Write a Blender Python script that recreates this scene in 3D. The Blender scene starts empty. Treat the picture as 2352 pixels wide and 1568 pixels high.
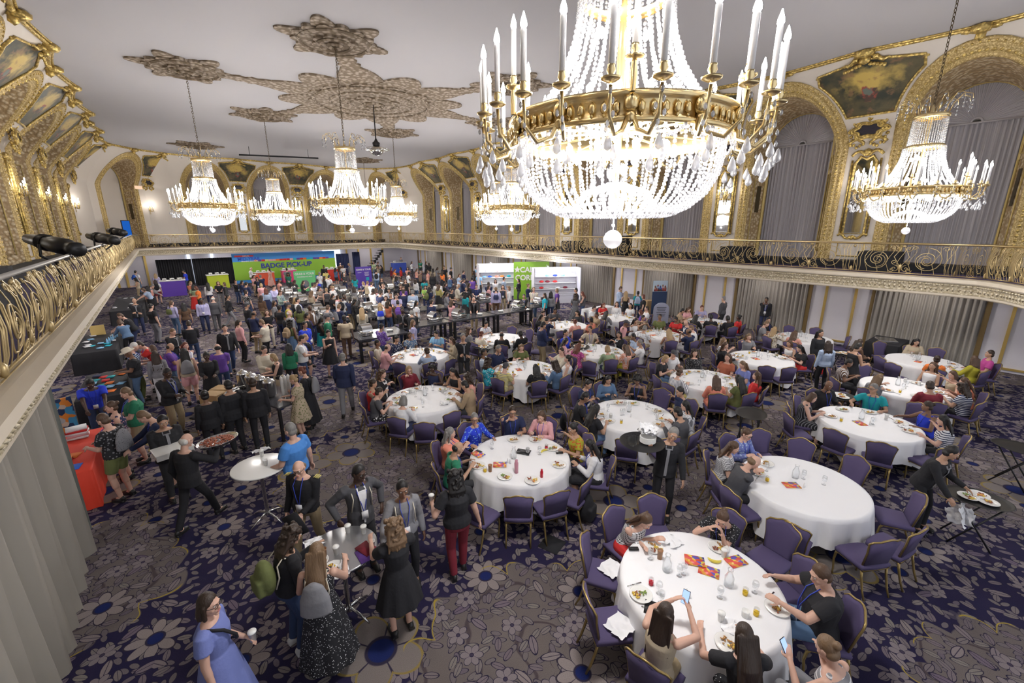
import bpy, bmesh, math, random
import numpy as np
from mathutils import Vector, Matrix
random.seed(7)
SC = bpy.context.scene
COL = SC.collection
PI = math.pi
V = Vector
# ------------------------------------------------------------------ camera
CF, CPITCH, CTH, CRO, CH = 991.3, .2597, .6729, -.0018, 4.95
_fw = V((math.sin(CTH)*math.cos(CPITCH), math.cos(CTH)*math.cos(CPITCH), -math.sin(CPITCH)))
_rt = V((math.cos(CTH), -math.sin(CTH), 0)); _up = _rt.cross(_fw)
_r2 = _rt*math.cos(CRO)+_up*math.sin(CRO); _u2 = -_rt*math.sin(CRO)+_up*math.cos(CRO)
CAMP = V((0, 0, CH))
cam = bpy.data.cameras.new('camera'); co = bpy.data.objects.new('camera', cam); COL.objects.link(co)
cam.sensor_width = 36; cam.lens = CF/2352*36; cam.clip_start = .05; cam.clip_end = 300
mw = Matrix((( _r2.x, _u2.x, -_fw.x, 0), (_r2.y, _u2.y, -_fw.y, 0), (_r2.z, _u2.z, -_fw.z, CH), (0, 0, 0, 1)))
co.matrix_world = mw; SC.camera = co
def at(px, py, z):
    """spot in the room at height z that was surveyed from photo pixel px,py"""
    d = _r2*((px-1176)/CF)-_u2*((py-784)/CF)+_fw
    return CAMP+d*((z-CH)/d.z)
SC.view_settings.view_transform = 'Standard'; SC.view_settings.look = 'None'
SC.view_settings.gamma = 1; SC.view_settings.exposure = 0.8
# ------------------------------------------------------------------ object helpers
def tag(o, label=None, cat=None, group=None, kind=None):
    if label: o['label'] = label
    if cat: o['category'] = cat
    if group: o['group'] = group
    if kind: o['kind'] = kind
    return o
def empty(name, loc=(0, 0, 0), rz=0, label=None, cat=None, group=None):
    o = bpy.data.objects.new(name, None); COL.objects.link(o)
    o.location = loc; o.rotation_euler = (0, 0, rz); o.empty_display_size = .1
    return tag(o, label, cat, group)
def link(name, me, parent=None, mat=None, M=None):
    o = bpy.data.objects.new(name, me); COL.objects.link(o)
    if parent: o.parent = parent
    if M is not None: o.matrix_local = M
    if mat:
        if not me.materials: me.materials.append(mat)
        o.material_slots[0].link = 'OBJECT'; o.material_slots[0].material = mat
    return o
def copy_tree(o, parent=None):
    c = o.copy(); COL.objects.link(c); c.parent = parent
    for ch in list(o.children):
        d = copy_tree(ch, c)
    return c
def Rz(a): return Matrix.Rotation(a, 4, 'Z')
def Rx(a): return Matrix.Rotation(a, 4, 'X')
def Ry(a): return Matrix.Rotation(a, 4, 'Y')
def T(x, y=0, z=0): return Matrix.Translation(V((x, y, z)))
def Sc(x, y, z): return Matrix.Diagonal((x, y, z, 1))
def ico():
    bm = bmesh.new(); bmesh.ops.create_icosphere(bm, subdivisions=1, radius=1)
    v = [tuple(a.co) for a in bm.verts]; f = [[q.index for q in a.verts] for a in bm.faces]; bm.free(); return v, f
ICO = ico()
OCT = ([(1, 0, 0), (-1, 0, 0), (0, 1, 0), (0, -1, 0), (0, 0, 1), (0, 0, -1)],
       [(0, 2, 4), (2, 1, 4), (1, 3, 4), (3, 0, 4), (2, 0, 5), (1, 2, 5), (3, 1, 5), (0, 3, 5)])
class MB:
    def __init__(s): s.v = []; s.f = []; s.m = []; s.cm = 0; s.M = None
    def add(s, vs, fs):
        n = len(s.v)
        if s.M is not None: vs = [tuple(s.M @ V(p)) for p in vs]
        s.v.extend(vs); s.f.extend([tuple(i+n for i in f) for f in fs]); s.m.extend([s.cm]*len(fs))
    def box(s, c, h, M=None):
        vs = [(x*h[0], y*h[1], z*h[2]) for z in (-1, 1) for y in (-1, 1) for x in (-1, 1)]
        if M is not None: vs = [tuple(M @ V(p)) for p in vs]
        vs = [(p[0]+c[0], p[1]+c[1], p[2]+c[2]) for p in vs]
        s.add(vs, [(0, 2, 3, 1), (4, 5, 7, 6), (0, 1, 5, 4), (2, 6, 7, 3), (0, 4, 6, 2), (1, 3, 7, 5)])
    def tube(s, pts, r, n=6, closed=False, cap=True):
        pts = [V(p) for p in pts]; k = len(pts); rr = r if hasattr(r, '__len__') else [r]*k
        vs = []; up = None
        for i, p in enumerate(pts):
            a = pts[(i-1) % k] if (closed or i > 0) else p; b = pts[(i+1) % k] if (closed or i < k-1) else p
            d = (b-a)
            if d.length < 1e-9: d = V((0, 0, 1))
            d.normalize()
            if up is None: up = d.orthogonal().normalized()
            x = up-d*up.dot(d)
            if x.length < 1e-6: x = d.orthogonal()
            x.normalize(); up = x; y = d.cross(x)
            for j in range(n):
                t = 2*PI*j/n; vs.append(tuple(p+(x*math.cos(t)+y*math.sin(t))*rr[i]))
        fs = []
        for i in range(k if closed else k-1):
            a = i*n; b = ((i+1) % k)*n
            for j in range(n): fs.append((a+j, a+(j+1) % n, b+(j+1) % n, b+j))
        if cap and not closed: fs.append(tuple(range(n-1, -1, -1))); fs.append(tuple((k-1)*n+j for j in range(n)))
        s.add(vs, fs)
    def lathe(s, prof, n=24, c=(0, 0, 0), cap=False, sx=1, sy=1):
        vs = [(c[0]+r*math.cos(2*PI*j/n)*sx, c[1]+r*math.sin(2*PI*j/n)*sy, c[2]+z) for r, z in prof for j in range(n)]
        fs = []
        for i in range(len(prof)-1):
            for j in range(n): fs.append((i*n+j, i*n+(j+1) % n, (i+1)*n+(j+1) % n, (i+1)*n+j))
        if cap: fs.append(tuple(range(n-1, -1, -1))); fs.append(tuple((len(prof)-1)*n+j for j in range(n)))
        s.add(vs, fs)
    def ball(s, c, r, lo=False, M=None):
        vv, ff = OCT if lo else ICO
        rr = r if hasattr(r, '__len__') else (r, r, r)
        if M is None: s.add([(c[0]+p[0]*rr[0], c[1]+p[1]*rr[1], c[2]+p[2]*rr[2]) for p in vv], ff)
        else: s.add([tuple(V(c)+(M @ V((p[0]*rr[0], p[1]*rr[1], p[2]*rr[2])))) for p in vv], ff)
    def grid(s, rows, closed=False, flip=False):
        n = len(rows[0]); vs = [tuple(p) for r in rows for p in r]; fs = []
        for i in range(len(rows)-1):
            for j in range(n if closed else n-1):
                q = (i*n+j, i*n+(j+1) % n, (i+1)*n+(j+1) % n, (i+1)*n+j); fs.append(q[::-1] if flip else q)
        s.add(vs, fs)
    def poly(s, out, z0, z1):
        n = len(out); vs = [(x, y, z0) for x, y in out]+[(x, y, z1) for x, y in out]
        s.add(vs, [tuple(range(n-1, -1, -1)), tuple(range(n, 2*n))]+[(i, (i+1) % n, n+(i+1) % n, n+i) for i in range(n)])
    def mesh(s, name, mats=None, smooth=True):
        me = bpy.data.meshes.new(name); me.from_pydata([tuple(p) for p in s.v], [], s.f)
        for m in (mats or []): me.materials.append(m)
        if mats and len(mats) > 1: me.polygons.foreach_set('material_index', s.m)
        me.polygons.foreach_set('use_smooth', [smooth]*len(s.f)); me.update(); return me
    def build(s, name, mat, parent=None, M=None, smooth=True, bevel=0):
        o = link(name, s.mesh(name, mat if isinstance(mat, list) else [mat], smooth), parent, None, M)
        if bevel:
            b = o.modifiers.new('b', 'BEVEL'); b.width = bevel; b.segments = 2; b.limit_method = 'ANGLE'
        return o
def struct(o): o['kind'] = 'structure'; return o
# ------------------------------------------------------------------ materials
def mat(name, col, rough=.6, metal=0, bump=None, emit=None, spec=None, alpha=None, sheen=0):
    m = bpy.data.materials.new(name); m.use_nodes = True; nt = m.node_tree; b = nt.nodes['Principled BSDF']
    b.inputs['Base Color'].default_value = (*col, 1); b.inputs['Roughness'].default_value = rough; b.inputs['Metallic'].default_value = metal
    if spec is not None: b.inputs['Specular IOR Level'].default_value = spec
    if emit: b.inputs['Emission Color'].default_value = (*emit[0], 1); b.inputs['Emission Strength'].default_value = emit[1]
    if bump: # scale, strength, distance
        tc = nt.nodes.new('ShaderNodeTexCoord'); n = nt.nodes.new('ShaderNodeTexNoise'); n.inputs['Scale'].default_value = bump[0]; n.inputs['Detail'].default_value = 3
        if len(bump) > 3:
            mp = nt.nodes.new('ShaderNodeMapping'); mp.inputs['Scale'].default_value = (1, 1, bump[3]); nt.links.new(tc.outputs['Object'], mp.inputs[0]); tc = mp; tc_out = mp.outputs[0]
        else: tc_out = tc.outputs['Object']
        bn = nt.nodes.new('ShaderNodeBump'); bn.inputs['Strength'].default_value = bump[1]; bn.inputs['Distance'].default_value = bump[2]
        nt.links.new(tc_out, n.inputs['Vector']); nt.links.new(n.outputs[0], bn.inputs['Height']); nt.links.new(bn.outputs[0], b.inputs['Normal'])
    return m
class S:
    """socket wrapper: arithmetic builds Math nodes"""
    def __init__(s, nt, sock): s.nt = nt; s.k = sock
    def op(s, o, *a, clamp=False):
        n = s.nt.nodes.new('ShaderNodeMath'); n.operation = o; n.use_clamp = clamp
        for i, x in enumerate((s,)+a):
            if isinstance(x, S): s.nt.links.new(x.k, n.inputs[i])
            else: n.inputs[i].default_value = x
        return S(s.nt, n.outputs[0])
    def __add__(s, o): return s.op('ADD', o)
    def __sub__(s, o): return s.op('SUBTRACT', o)
    def __mul__(s, o): return s.op('MULTIPLY', o)
    def __truediv__(s, o): return s.op('DIVIDE', o)
    def lt(s, o, soft=.02):  # smooth s<o
        return (s*-1+(o if isinstance(o, S) else o)).op('DIVIDE', soft).op('ADD', .5, clamp=True) if not isinstance(o, S) else (o-s).op('DIVIDE', soft).op('ADD', .5, clamp=True)
    def gt(s, o, soft=.02): return (s-o).op('DIVIDE', soft).op('ADD', .5, clamp=True)
def newmat(name, rough=.8):
    m = bpy.data.materials.new(name); m.use_nodes = True; nt = m.node_tree; b = nt.nodes['Principled BSDF']; b.inputs['Roughness'].default_value = rough
    return m, nt, b
def mixc(nt, f, a, b):
    n = nt.nodes.new('ShaderNodeMix'); n.data_type = 'RGBA'
    if isinstance(f, S): nt.links.new(f.k, n.inputs[0])
    else: n.inputs[0].default_value = f
    for i, x in ((6, a), (7, b)):
        if isinstance(x, tuple): n.inputs[i].default_value = (*x[:3], 1)
        else: nt.links.new(x, n.inputs[i])
    return n.outputs[2]
def sep(nt, sock):
    n = nt.nodes.new('ShaderNodeSeparateXYZ'); nt.links.new(sock, n.inputs[0]); return [S(nt, n.outputs[i]) for i in range(3)]
def comb(nt, x, y, z=0):
    n = nt.nodes.new('ShaderNodeCombineXYZ')
    for i, q in enumerate((x, y, z)):
        if isinstance(q, S): nt.links.new(q.k, n.inputs[i])
        else: n.inputs[i].default_value = q
    return n.outputs[0]
def noise(nt, vec, scale, detail=2, rough=.5):
    n = nt.nodes.new('ShaderNodeTexNoise'); n.inputs['Scale'].default_value = scale; n.inputs['Detail'].default_value = detail; n.inputs['Roughness'].default_value = rough
    nt.links.new(vec, n.inputs['Vector']); return S(nt, n.outputs[0])
def voro(nt, x, y, scale, rnd=1.0, off=0):
    n = nt.nodes.new('ShaderNodeTexVoronoi'); n.voronoi_dimensions = '2D'; n.inputs['Scale'].default_value = scale; n.inputs['Randomness'].default_value = rnd
    nt.links.new(comb(nt, x+off, y+off*.7), n.inputs['Vector'])
    px, py, _ = sep(nt, n.outputs['Position']); cr = sep(nt, n.outputs['Color'])
    # local coordinates inside the cell, in cell units
    lx = (x+off-px)*scale; ly = (y+off*.7-py)*scale
    return lx, ly, cr, S(nt, n.outputs['Distance'])
def rot(lx, ly, ang):
    c = ang.op('COSINE'); s_ = ang.op('SINE'); return lx*c-ly*s_, lx*s_+ly*c
def carpet():
    m, nt, b = newmat('carpet', .95); b.inputs['Specular IOR Level'].default_value = .15
    tc = nt.nodes.new('ShaderNodeTexCoord'); x, y, z = sep(nt, tc.outputs['Object'])
    w = noise(nt, tc.outputs['Object'], .35, 1)
    # big fields: floral medallions of greige in the navy ground
    nx = noise(nt, tc.outputs['Object'], .8, 2); ny = noise(nt, comb(nt, x+37, y+11), .8, 2)
    bx = x+(nx-.5)*.9; by = y+(ny-.5)*.9
    gl, gm, gc, gd = voro(nt, bx, by, .21, .45, 3.3)
    ga = gm.op('ARCTAN2', gl); lob = (ga*9).op('SINE').op('ABSOLUTE')*.05
    rad = (gl*gl+gm*gm).op('SQRT')
    edge = rad-lob-.26-(gc[0]*.10)
    field = edge.lt(0, .006); yel = (edge+.004).op('ABSOLUTE').lt(.002, .002)
    yel = yel*((ga*9).op('COSINE').gt(-.1, .3))
    dark = mixc(nt, noise(nt, tc.outputs['Object'], 2.2, 2), (.012, .012, .045), (.028, .02, .052))
    brown = mixc(nt, noise(nt, tc.outputs['Object'], 1.3, 3), (.10, .085, .085), (.165, .14, .13))
    col = mixc(nt, field, dark, brown)
    # ribs of large scrolls in the fields
    sw = ((rad*26+(ga*3).op('SINE')*1.4).op('SINE').op('ABSOLUTE')).lt(.13, .1)*field
    col = mixc(nt, sw*.75, col, (.05, .035, .045))
    def leaves(col, scale, off, a, bb, c1, c2, keep, vein=True):
        lx, ly, cr, d = voro(nt, x, y, scale, .85, off)
        u, v = rot(lx, ly, cr[0]*6.28)
        u2 = u/a; r = (u2*u2+(v/(bb))*(v/(bb)))
        tip = r+u.op('ABSOLUTE')*.6
        msk = tip.lt(1.0, .16)*cr[1].lt(keep, .01)
        cc = mixc(nt, cr[2], c1, c2)
        if vein: cc = mixc(nt, v.op('ABSOLUTE').lt(.012, .012), cc, (.03, .025, .05))
        out = tip.lt(1.35, .12)*cr[1].lt(keep, .01)
        col = mixc(nt, out, col, (.02, .017, .04))
        return mixc(nt, msk, col, cc)
    def flowers(col, scale, off, n, r0, amp, c1, cc, keep, line, rc=.11):
        lx, ly, cr, d = voro(nt, x, y, scale, .75, off)
        an = ly.op('ARCTAN2', lx)+cr[0]*6.28
        r = (lx*lx+ly*ly).op('SQRT')
        pet = (an*(n/2)).op('COSINE').op('ABSOLUTE')*amp+r0
        on = cr[1].lt(keep, .01)
        col = mixc(nt, (r-pet).lt(.022, .008)*on, col, line)
        c_ = mixc(nt, (an*(n/2)).op('COSINE').op('ABSOLUTE').lt(.10, .08), c1, (.03, .025, .05))
        col = mixc(nt, (r-pet).lt(0, .008)*on, col, c_)
        col = mixc(nt, r.lt(rc, .01)*on, col, (.03, .025, .05))
        return mixc(nt, r.lt(rc-.025, .01)*on, col, cc)
    g1 = (.23, .195, .19); g2 = (.15, .12, .14); g3 = (.19, .17, .155)
    col = leaves(col, 6.2, 3.3, .44, .19, (.12, .10, .125), (.15, .13, .13), .75, False)
    col = leaves(col, 4.6, 0, .42, .17, g2, g3, .85)
    col = leaves(col, 3.1, 17.3, .40, .15, g1, (.13, .10, .14), .55)
    col = flowers(col, 2.5, 5.5, 6, .20, .14, (.20, .17, .18), (.05, .04, .07), .42, (.02, .018, .045), .07)
    col = flowers(col, 1.05, 9.1, 8, .17, .15, (.24, .205, .20), (.012, .02, .10), .42, (.03, .024, .04))
    col = flowers(col, .62, 21.7, 5, .20, .12, (.19, .165, .155), (.012, .02, .10), .30, (.24, .18, .06), .12)
    col = mixc(nt, yel, col, (.35, .26, .04))
    # wool tuft grain
    gr = noise(nt, tc.outputs['Object'], 150, 1)
    n = nt.nodes.new('ShaderNodeMix'); n.data_type = 'RGBA'; n.blend_type = 'MULTIPLY'; n.inputs[0].default_value = .55
    nt.links.new(col, n.inputs[6]); nt.links.new(comb(nt, gr*1.7+.2, gr*1.7+.2, gr*1.7+.2), n.inputs[7])
    nt.links.new(n.outputs[2], b.inputs['Base Color'])
    return m
def goldmat(name, c1, c2, scale, metal=.75, rough=.36, bump=.02, strength=.8):
    """carved and gilded plaster: relief by bump, second, darker colour mixed into the hollows"""
    m, nt, b = newmat(name, rough); b.inputs['Metallic'].default_value = metal
    tc = nt.nodes.new('ShaderNodeTexCoord')
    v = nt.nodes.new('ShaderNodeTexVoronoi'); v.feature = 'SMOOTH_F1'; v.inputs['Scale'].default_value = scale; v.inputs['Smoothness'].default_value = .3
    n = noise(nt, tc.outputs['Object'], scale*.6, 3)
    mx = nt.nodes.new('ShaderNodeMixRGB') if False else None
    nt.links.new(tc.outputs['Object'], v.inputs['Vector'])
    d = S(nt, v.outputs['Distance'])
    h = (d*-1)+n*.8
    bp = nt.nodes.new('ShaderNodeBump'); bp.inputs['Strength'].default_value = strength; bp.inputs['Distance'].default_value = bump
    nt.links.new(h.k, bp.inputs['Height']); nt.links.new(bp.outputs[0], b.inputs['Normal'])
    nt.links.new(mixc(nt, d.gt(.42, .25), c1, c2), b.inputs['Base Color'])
    return m
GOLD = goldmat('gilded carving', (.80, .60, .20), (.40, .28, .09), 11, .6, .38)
GOLDS = mat('plain gilding', (.66, .47, .15), .38, .6)
GOLDP = mat('ochre gilded paint', (.52, .39, .14), .45, .2)
BRASS = mat('polished brass', (.76, .60, .32), .28, 1)
RAILG = mat('gilded wrought iron', (.50, .38, .19), .42, .55)
DGOLD = mat('old bronze', (.10, .075, .04), .45, .7)
CREAM = mat('cream plaster', (.60, .55, .49), .7, bump=(6, .2, .004))
PLAST = mat('grey white plaster', (.66, .64, .66), .8)
STONE = goldmat('stone coloured carving', (.70, .63, .49), (.46, .39, .26), 16, 0, .6, .015, .7)
LEDGE = mat('pale stone paint', (.52, .46, .37), .6)
CEIL = mat('ceiling plaster', (.41, .40, .415), .9)
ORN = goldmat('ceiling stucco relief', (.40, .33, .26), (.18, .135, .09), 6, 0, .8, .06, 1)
SOFF = goldmat('stucco scrollwork', (.54, .44, .29), (.32, .22, .11), 8, .1, .55, .04, 1)
DARK = mat('dark glass panel', (.025, .02, .03), .3)
MIRR = mat('mirror glass', (.75, .76, .75), .03, 1)
CURT = mat('grey curtain cloth', (.36, .34, .355), .85, bump=(40, .15, .002))
CURT2 = mat('taupe curtain cloth', (.37, .345, .31), .85, bump=(40, .15, .002))
CURT3 = mat('heavy taupe curtain', (.27, .25, .22), .85, bump=(40, .15, .002))
BLK = mat('black cloth', (.012, .012, .016), .8, bump=(30, .3, .003))
BLKM = mat('black metal', (.02, .02, .022), .4, .3)
LAV = mat('lilac grey wall cloth', (.68, .66, .71), .85, bump=(60, .15, .001))
PURP = mat('purple chair fabric', (.085, .065, .15), .85, bump=(90, .3, .002))
LEN = mat('white table linen', (.86, .86, .88), .75, bump=(5, .25, .012))
CHINA = mat('white china', (.82, .82, .80), .25)
STEEL = mat('stainless steel', (.62, .62, .62), .22, 1)
WOODT = mat('brushed aluminium top', (.50, .50, .51), .3, .85, bump=(3, .1, .002))
GLASS = mat('clear glass', (.9, .93, .95), .05)
gb = GLASS.node_tree.nodes['Principled BSDF']; gb.inputs['Transmission Weight'].default_value = 1.0; gb.inputs['IOR'].default_value = 1.2; gb.inputs['Alpha'].default_value = .45
PURC = mat('purple balcony carpet', (.06, .045, .12), .95)
def emis(name, col, st, sample=False):
    m = bpy.data.materials.new(name); m.use_nodes = True; nt = m.node_tree; nt.nodes.clear()
    e = nt.nodes.new('ShaderNodeEmission'); e.inputs[0].default_value = (*col, 1); e.inputs[1].default_value = st
    o = nt.nodes.new('ShaderNodeOutputMaterial'); nt.links.new(e.outputs[0], o.inputs[0])
    if not sample: m.cycles.emission_sampling = 'NONE'
    return m
BULB = emis('lit bulb', (1, .96, .93), 30)
WIND = emis('daylight behind blind', (.75, .87, 1), 1.6)
def crystal():
    m = bpy.data.materials.new('cut crystal'); m.use_nodes = True; nt = m.node_tree; nt.nodes.clear(); N = nt.nodes.new
    tr = N('ShaderNodeBsdfTranslucent'); tr.inputs[0].default_value = (.30, .30, .32, 1)
    df = N('ShaderNodeBsdfDiffuse'); df.inputs[0].default_value = (.40, .40, .42, 1)
    gl = N('ShaderNodeBsdfGlossy'); gl.inputs[1].default_value = .12; tp = N('ShaderNodeBsdfTransparent')
    a = N('ShaderNodeMixShader'); a.inputs[0].default_value = .35; nt.links.new(tr.outputs[0], a.inputs[1]); nt.links.new(df.outputs[0], a.inputs[2])
    b = N('ShaderNodeMixShader'); b.inputs[0].default_value = .3; nt.links.new(a.outputs[0], b.inputs[1]); nt.links.new(gl.outputs[0], b.inputs[2])
    c = N('ShaderNodeMixShader'); c.inputs[0].default_value = .25; nt.links.new(b.outputs[0], c.inputs[1]); nt.links.new(tp.outputs[0], c.inputs[2])
    o = N('ShaderNodeOutputMaterial'); nt.links.new(c.outputs[0], o.inputs[0]); return m
CRYS = crystal()
def painting(name, seed):
    m, nt, b = newmat(name, .5); tc = nt.nodes.new('ShaderNodeTexCoord'); x, y, z = sep(nt, tc.outputs['Object'])
    u = x-2.725
    n1 = noise(nt, comb(nt, x+seed*3.1, y, z), 1.4, 4, .6); n2 = noise(nt, comb(nt, x+9+seed*5, y, z), 3.2, 4, .6); n3 = noise(nt, comb(nt, x+31-seed, y, z+5), 2.2, 3)
    col = mixc(nt, n1.gt(.5, .2), (.035, .04, .03), (.10, .085, .045))
    r = (u*u*.55+(z-9.95)*(z-9.95)*2.2).op('SQRT')
    col = mixc(nt, (r-(n1-.5)*1.3).lt(.5, .35), col, (.50, .36, .10))
    col = mixc(nt, n2.gt(.6, .1)*.6, col, (.24, .13, .07))
    rf = (u*u*1.6+(z-9.62)*(z-9.62)*3).op('SQRT')
    col = mixc(nt, (rf-(n2-.5)*1.2).lt(.34, .1), col, mixc(nt, n3.gt(.5, .05), (.08, .05, .04), (.30, .07, .05)))
    col = mixc(nt, (rf-(n3-.5)*1.6).lt(.12, .08), col, (.12, .15, .13))
    nt.links.new(col, b.inputs['Base Color']); return m
PAINTS = [painting('ceiling canvas %s' % w, i) for i, w in enumerate(('one', 'two', 'three'))]
# ================================================================== the hall
SB = 5.45; HB = SB/2; XW, XL, YF = 22.4, -4.35, 49.1; ZC = 10.72; ZB = 3.35; XR, XLR, YR = 19.5, -1.54, 45.4; X0 = 9.03
def cove(z): return 0 if z <= 8.1 else 2.6*((z-8.1)/2.62)**1.15
def cw(u, z):      # depth of the coved wall: u from the arch centre line
    k = min(1, abs(u)/HB); return cove(z)*(.86+.14*k**1.5)
A_, AZ0, AZT = 1.6, 8.0, 2.0; BO, BT = 2.04, 2.45
def arch_pts(a, z0, h, zb, n=14, jn=5):
    p = [(-a, zb+(z0-zb)*i/jn) for i in range(jn)]
    p += [(-a*math.cos(PI*i/n/1), z0+h*math.sin(PI*i/n)) for i in range(n+1)]
    return p+[(a, zb+(z0-zb)*i/jn) for i in range(jn-1, -1, -1)]
def half(a, z0, h, z): return a if z <= z0 else (0 if z >= z0+h else a*math.sqrt(max(0, 1-((z-z0)/h)**2)))
# bay meshes in local axes: x along the wall (arch centre 0), y out of the wall into the room, z up
BANDM = goldmat('pale gilt moulding', (.62, .48, .22), (.36, .25, .09), 20, .2, .5, .01, .5)
def bay_meshes():
    R = {}
    # wall surface outside the arch
    zs = [3.3, 5, 6.5, 7.5, 8.1]+[8.1+1.9*i/12 for i in range(1, 13)]+[10.12, 10.3, 10.5, 10.72]
    w = MB()
    for s in (-1, 1):
        rows = []
        for z in zs:
            a = half(A_+.1, AZ0, AZT+.05, z); rows.append([(s*(a+(HB-a)*j/8), cw(a+(HB-a)*j/8, z), z) for j in range(9)])
        w.grid(rows, flip=(s > 0))
    R['wall'] = w.mesh('bay_wall')
    # soffit between front arch and window arch
    f = arch_pts(A_, AZ0, AZT, 3.3); b = arch_pts(1.22, 8.5, 1.22, 3.3)
    s_ = MB(); rows = []
    for t in (0, .33, .66, 1):
        rows.append([((1-t)*p[0]+t*q[0], (1-t)*cw(p[0], p[1])-t*.9, (1-t)*p[1]+t*q[1]) for p, q in zip(f, b)])
    s_.grid(rows); R['soffit'] = s_.mesh('soffit')
    # front band: profile swept round the opening
    m = MB(); m.M = None; rows = []; pr = [(0, -.05), (0, .05), (.05, .07), (.08, .03), (.11, .11), (.21, .13), (.25, .05), (.30, .10), (.36, .09), (.40, .04), (.44, .05), (.44, -.05)]
    zb = 3.5
    f = arch_pts(A_, AZ0, AZT, zb, 20, 4); g = arch_pts(BO, AZ0, BT, zb, 20, 4)
    for p, q in zip(f, g):
        k = .44; rows.append([(p[0]+(q[0]-p[0])*o/k, cw(p[0]+(q[0]-p[0])*o/k, p[1]+(q[1]-p[1])*o/k)+h, p[1]+(q[1]-p[1])*o/k) for o, h in pr])
    m.grid(rows, flip=True); 
    m.cm = 1
    f2 = arch_pts(A_, AZ0, AZT, zb, 34, 28); g2 = arch_pts(BO, AZ0, BT, zb, 34, 28)
    for i, (p, q) in enumerate(zip(f2, g2)):
        for o, r in ((.16, .062), (.33, .035)):
            t = o/.44; u = p[0]+(q[0]-p[0])*t; z = p[1]+(q[1]-p[1])*t
            if o == .33 or i % 1 == 0: m.ball((u, cw(u, z)+.10, z), (r, r*.8, r*1.2))
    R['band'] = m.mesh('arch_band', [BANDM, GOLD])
    # inner gilt frame of window
    m = MB(); g = arch_pts(1.22, 8.5, 1.22, 3.5); g3 = arch_pts(1.36, 8.5, 1.36, 3.5)
    m.grid([[(p[0], -.86, p[1]), (p[0], -.78, p[1]), ((p[0]+q[0])/2, -.75, (p[1]+q[1])/2), (q[0], -.76, q[1]), (q[0], -.7, q[1])] for p, q in zip(g, g3)], flip=True)
    # jamb panels: gilt frames on the reveal and a grille
    for s in (-1, 1):
        def jp(t, z): return (s*(1.6-.38*t), -.9*t*1.0+.0, z)
        for z0, z1 in ((3.9, 7.1), (7.3, 7.8)):
            pts = [jp(.2, z0), jp(.8, z0), jp(.8, z1), jp(.2, z1)]
            pts = [(p[0]-s*.02, p[1], p[2]) for p in pts]
            m.tube(pts, .028, 4, closed=True)
        m.box((0, 0, 0), (0, 0, 0)) if False else None
    R['frame'] = m.mesh('inner_frame')
    m = MB()
    for s in (-1, 1):
        a, b_ = (s*(1.6-.38*.38)-s*.02, -.34), (s*(1.6-.38*.62)-s*.02, -.56)
        m.add([(a[0], a[1], 5.6), (b_[0], b_[1], 5.6), (b_[0], b_[1], 6.8), (a[0], a[1], 6.8)], [(0, 1, 2, 3)])
    R['grille'] = m.mesh('grille', smooth=False)
    # curtain: folded drape and sunburst fan
    m = MB(); n = 120
    xs = [-1.22+2.44*i/n for i in range(n+1)]
    fold = lambda x, z: -.98+.05*math.sin(x*38+math.sin(x*7)*1.5)+.02*math.sin(x*91+z)
    m.grid([[(x, fold(x, z)-.02, z) for x in xs] for z in (3.4, 5, 6.5, 8, 8.5)], flip=True)
    R['drape'] = m.mesh('drape')
    m = MB(); rows = []
    for r in (.12, .4, .8, 1.24):
        rows.append([(r*math.cos(PI*i/128), -.92+.05*r*math.sin(i*PI/2.0+.4), 8.5+r*math.sin(PI*i/128)) for i in range(129)])
    m.grid(rows, flip=True); m.lathe([(0, .06), (.1, .04), (.15, 0)], 12, (0, 0, 0)) if False else None
    m.tube([(.14*math.cos(PI*i/12), -.9, 8.5+.14*math.sin(PI*i/12)) for i in range(13)], .04, 5); m.box((0, -.9, 8.48), (1.2, .02, .03))
    R['fan'] = m.mesh('fan')
    # cream niche instead of curtain
    m = MB(); m.grid([[(-1.22, -.95, 3.3), (1.22, -.95, 3.3)], [(-1.22, -.95, 8.5), (1.22, -.95, 8.5)]], flip=True)
    m.grid([[(r*math.cos(PI*i/24), -.95, 8.5+r*math.sin(PI*i/24)) for i in range(25)] for r in (.01, 1.24)], flip=True)
    R['niche'] = m.mesh('niche')
    # ceiling edge moulding of the bay, zigzag between keystone and pendentive
    m = MB(); pts = [(u, cw(u, ZC)+.02, ZC-.05) for u in [HB*(i/12-1) for i in range(25)]]
    m.tube(pts, .07, 6); m.tube([(p[0], p[1]+.1, ZC-.02) for p in pts], .04, 5)
    m.ball((0, cw(0, ZC)+.12, ZC-.12), (.28, .3, .16)); m.ball((0, cw(0, ZC)-.02, ZC-.26), (.14, .14, .16))
    for s in (-1, 1): m.ball((s*.3, cw(0, ZC)+.02, ZC-.1), (.16, .1, .08))
    R['crown'] = m.mesh('crown')
    # pier pieces, placed at x=HB
    def surf(u, z, d=0): 
        k = min(1, abs(HB-abs(u-0) if False else 0)+0) if False else 0
        uu = HB-abs(u-HB); return (u, cw(uu, z)+d, z)
    def ph(z): return min(1.5, HB-half(BO, AZ0, BT, z)-.13)
    zs = [8.98+1.36*i/10 for i in range(11)]
    m = MB(); rows = []
    for i, z in enumerate(zs):
        h = ph(z); top = .16*(i/10)**3
        rows.append([surf(HB+h*(j/6-1), z+top*(1-abs(j/6-1)), .03) for j in range(13)])
    m.grid(rows, flip=True); R['canvas'] = m.mesh('canvas')
    m = MB(); bd = [r[0] for r in rows]+rows[-1][1:]+[r[-1] for r in rows[::-1]][1:]+rows[0][-2:0:-1]
    m.tube([(p[0], p[1]+.03, p[2]) for p in bd], .045, 6, closed=True)
    tp = surf(HB, 10.5, .12)
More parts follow.
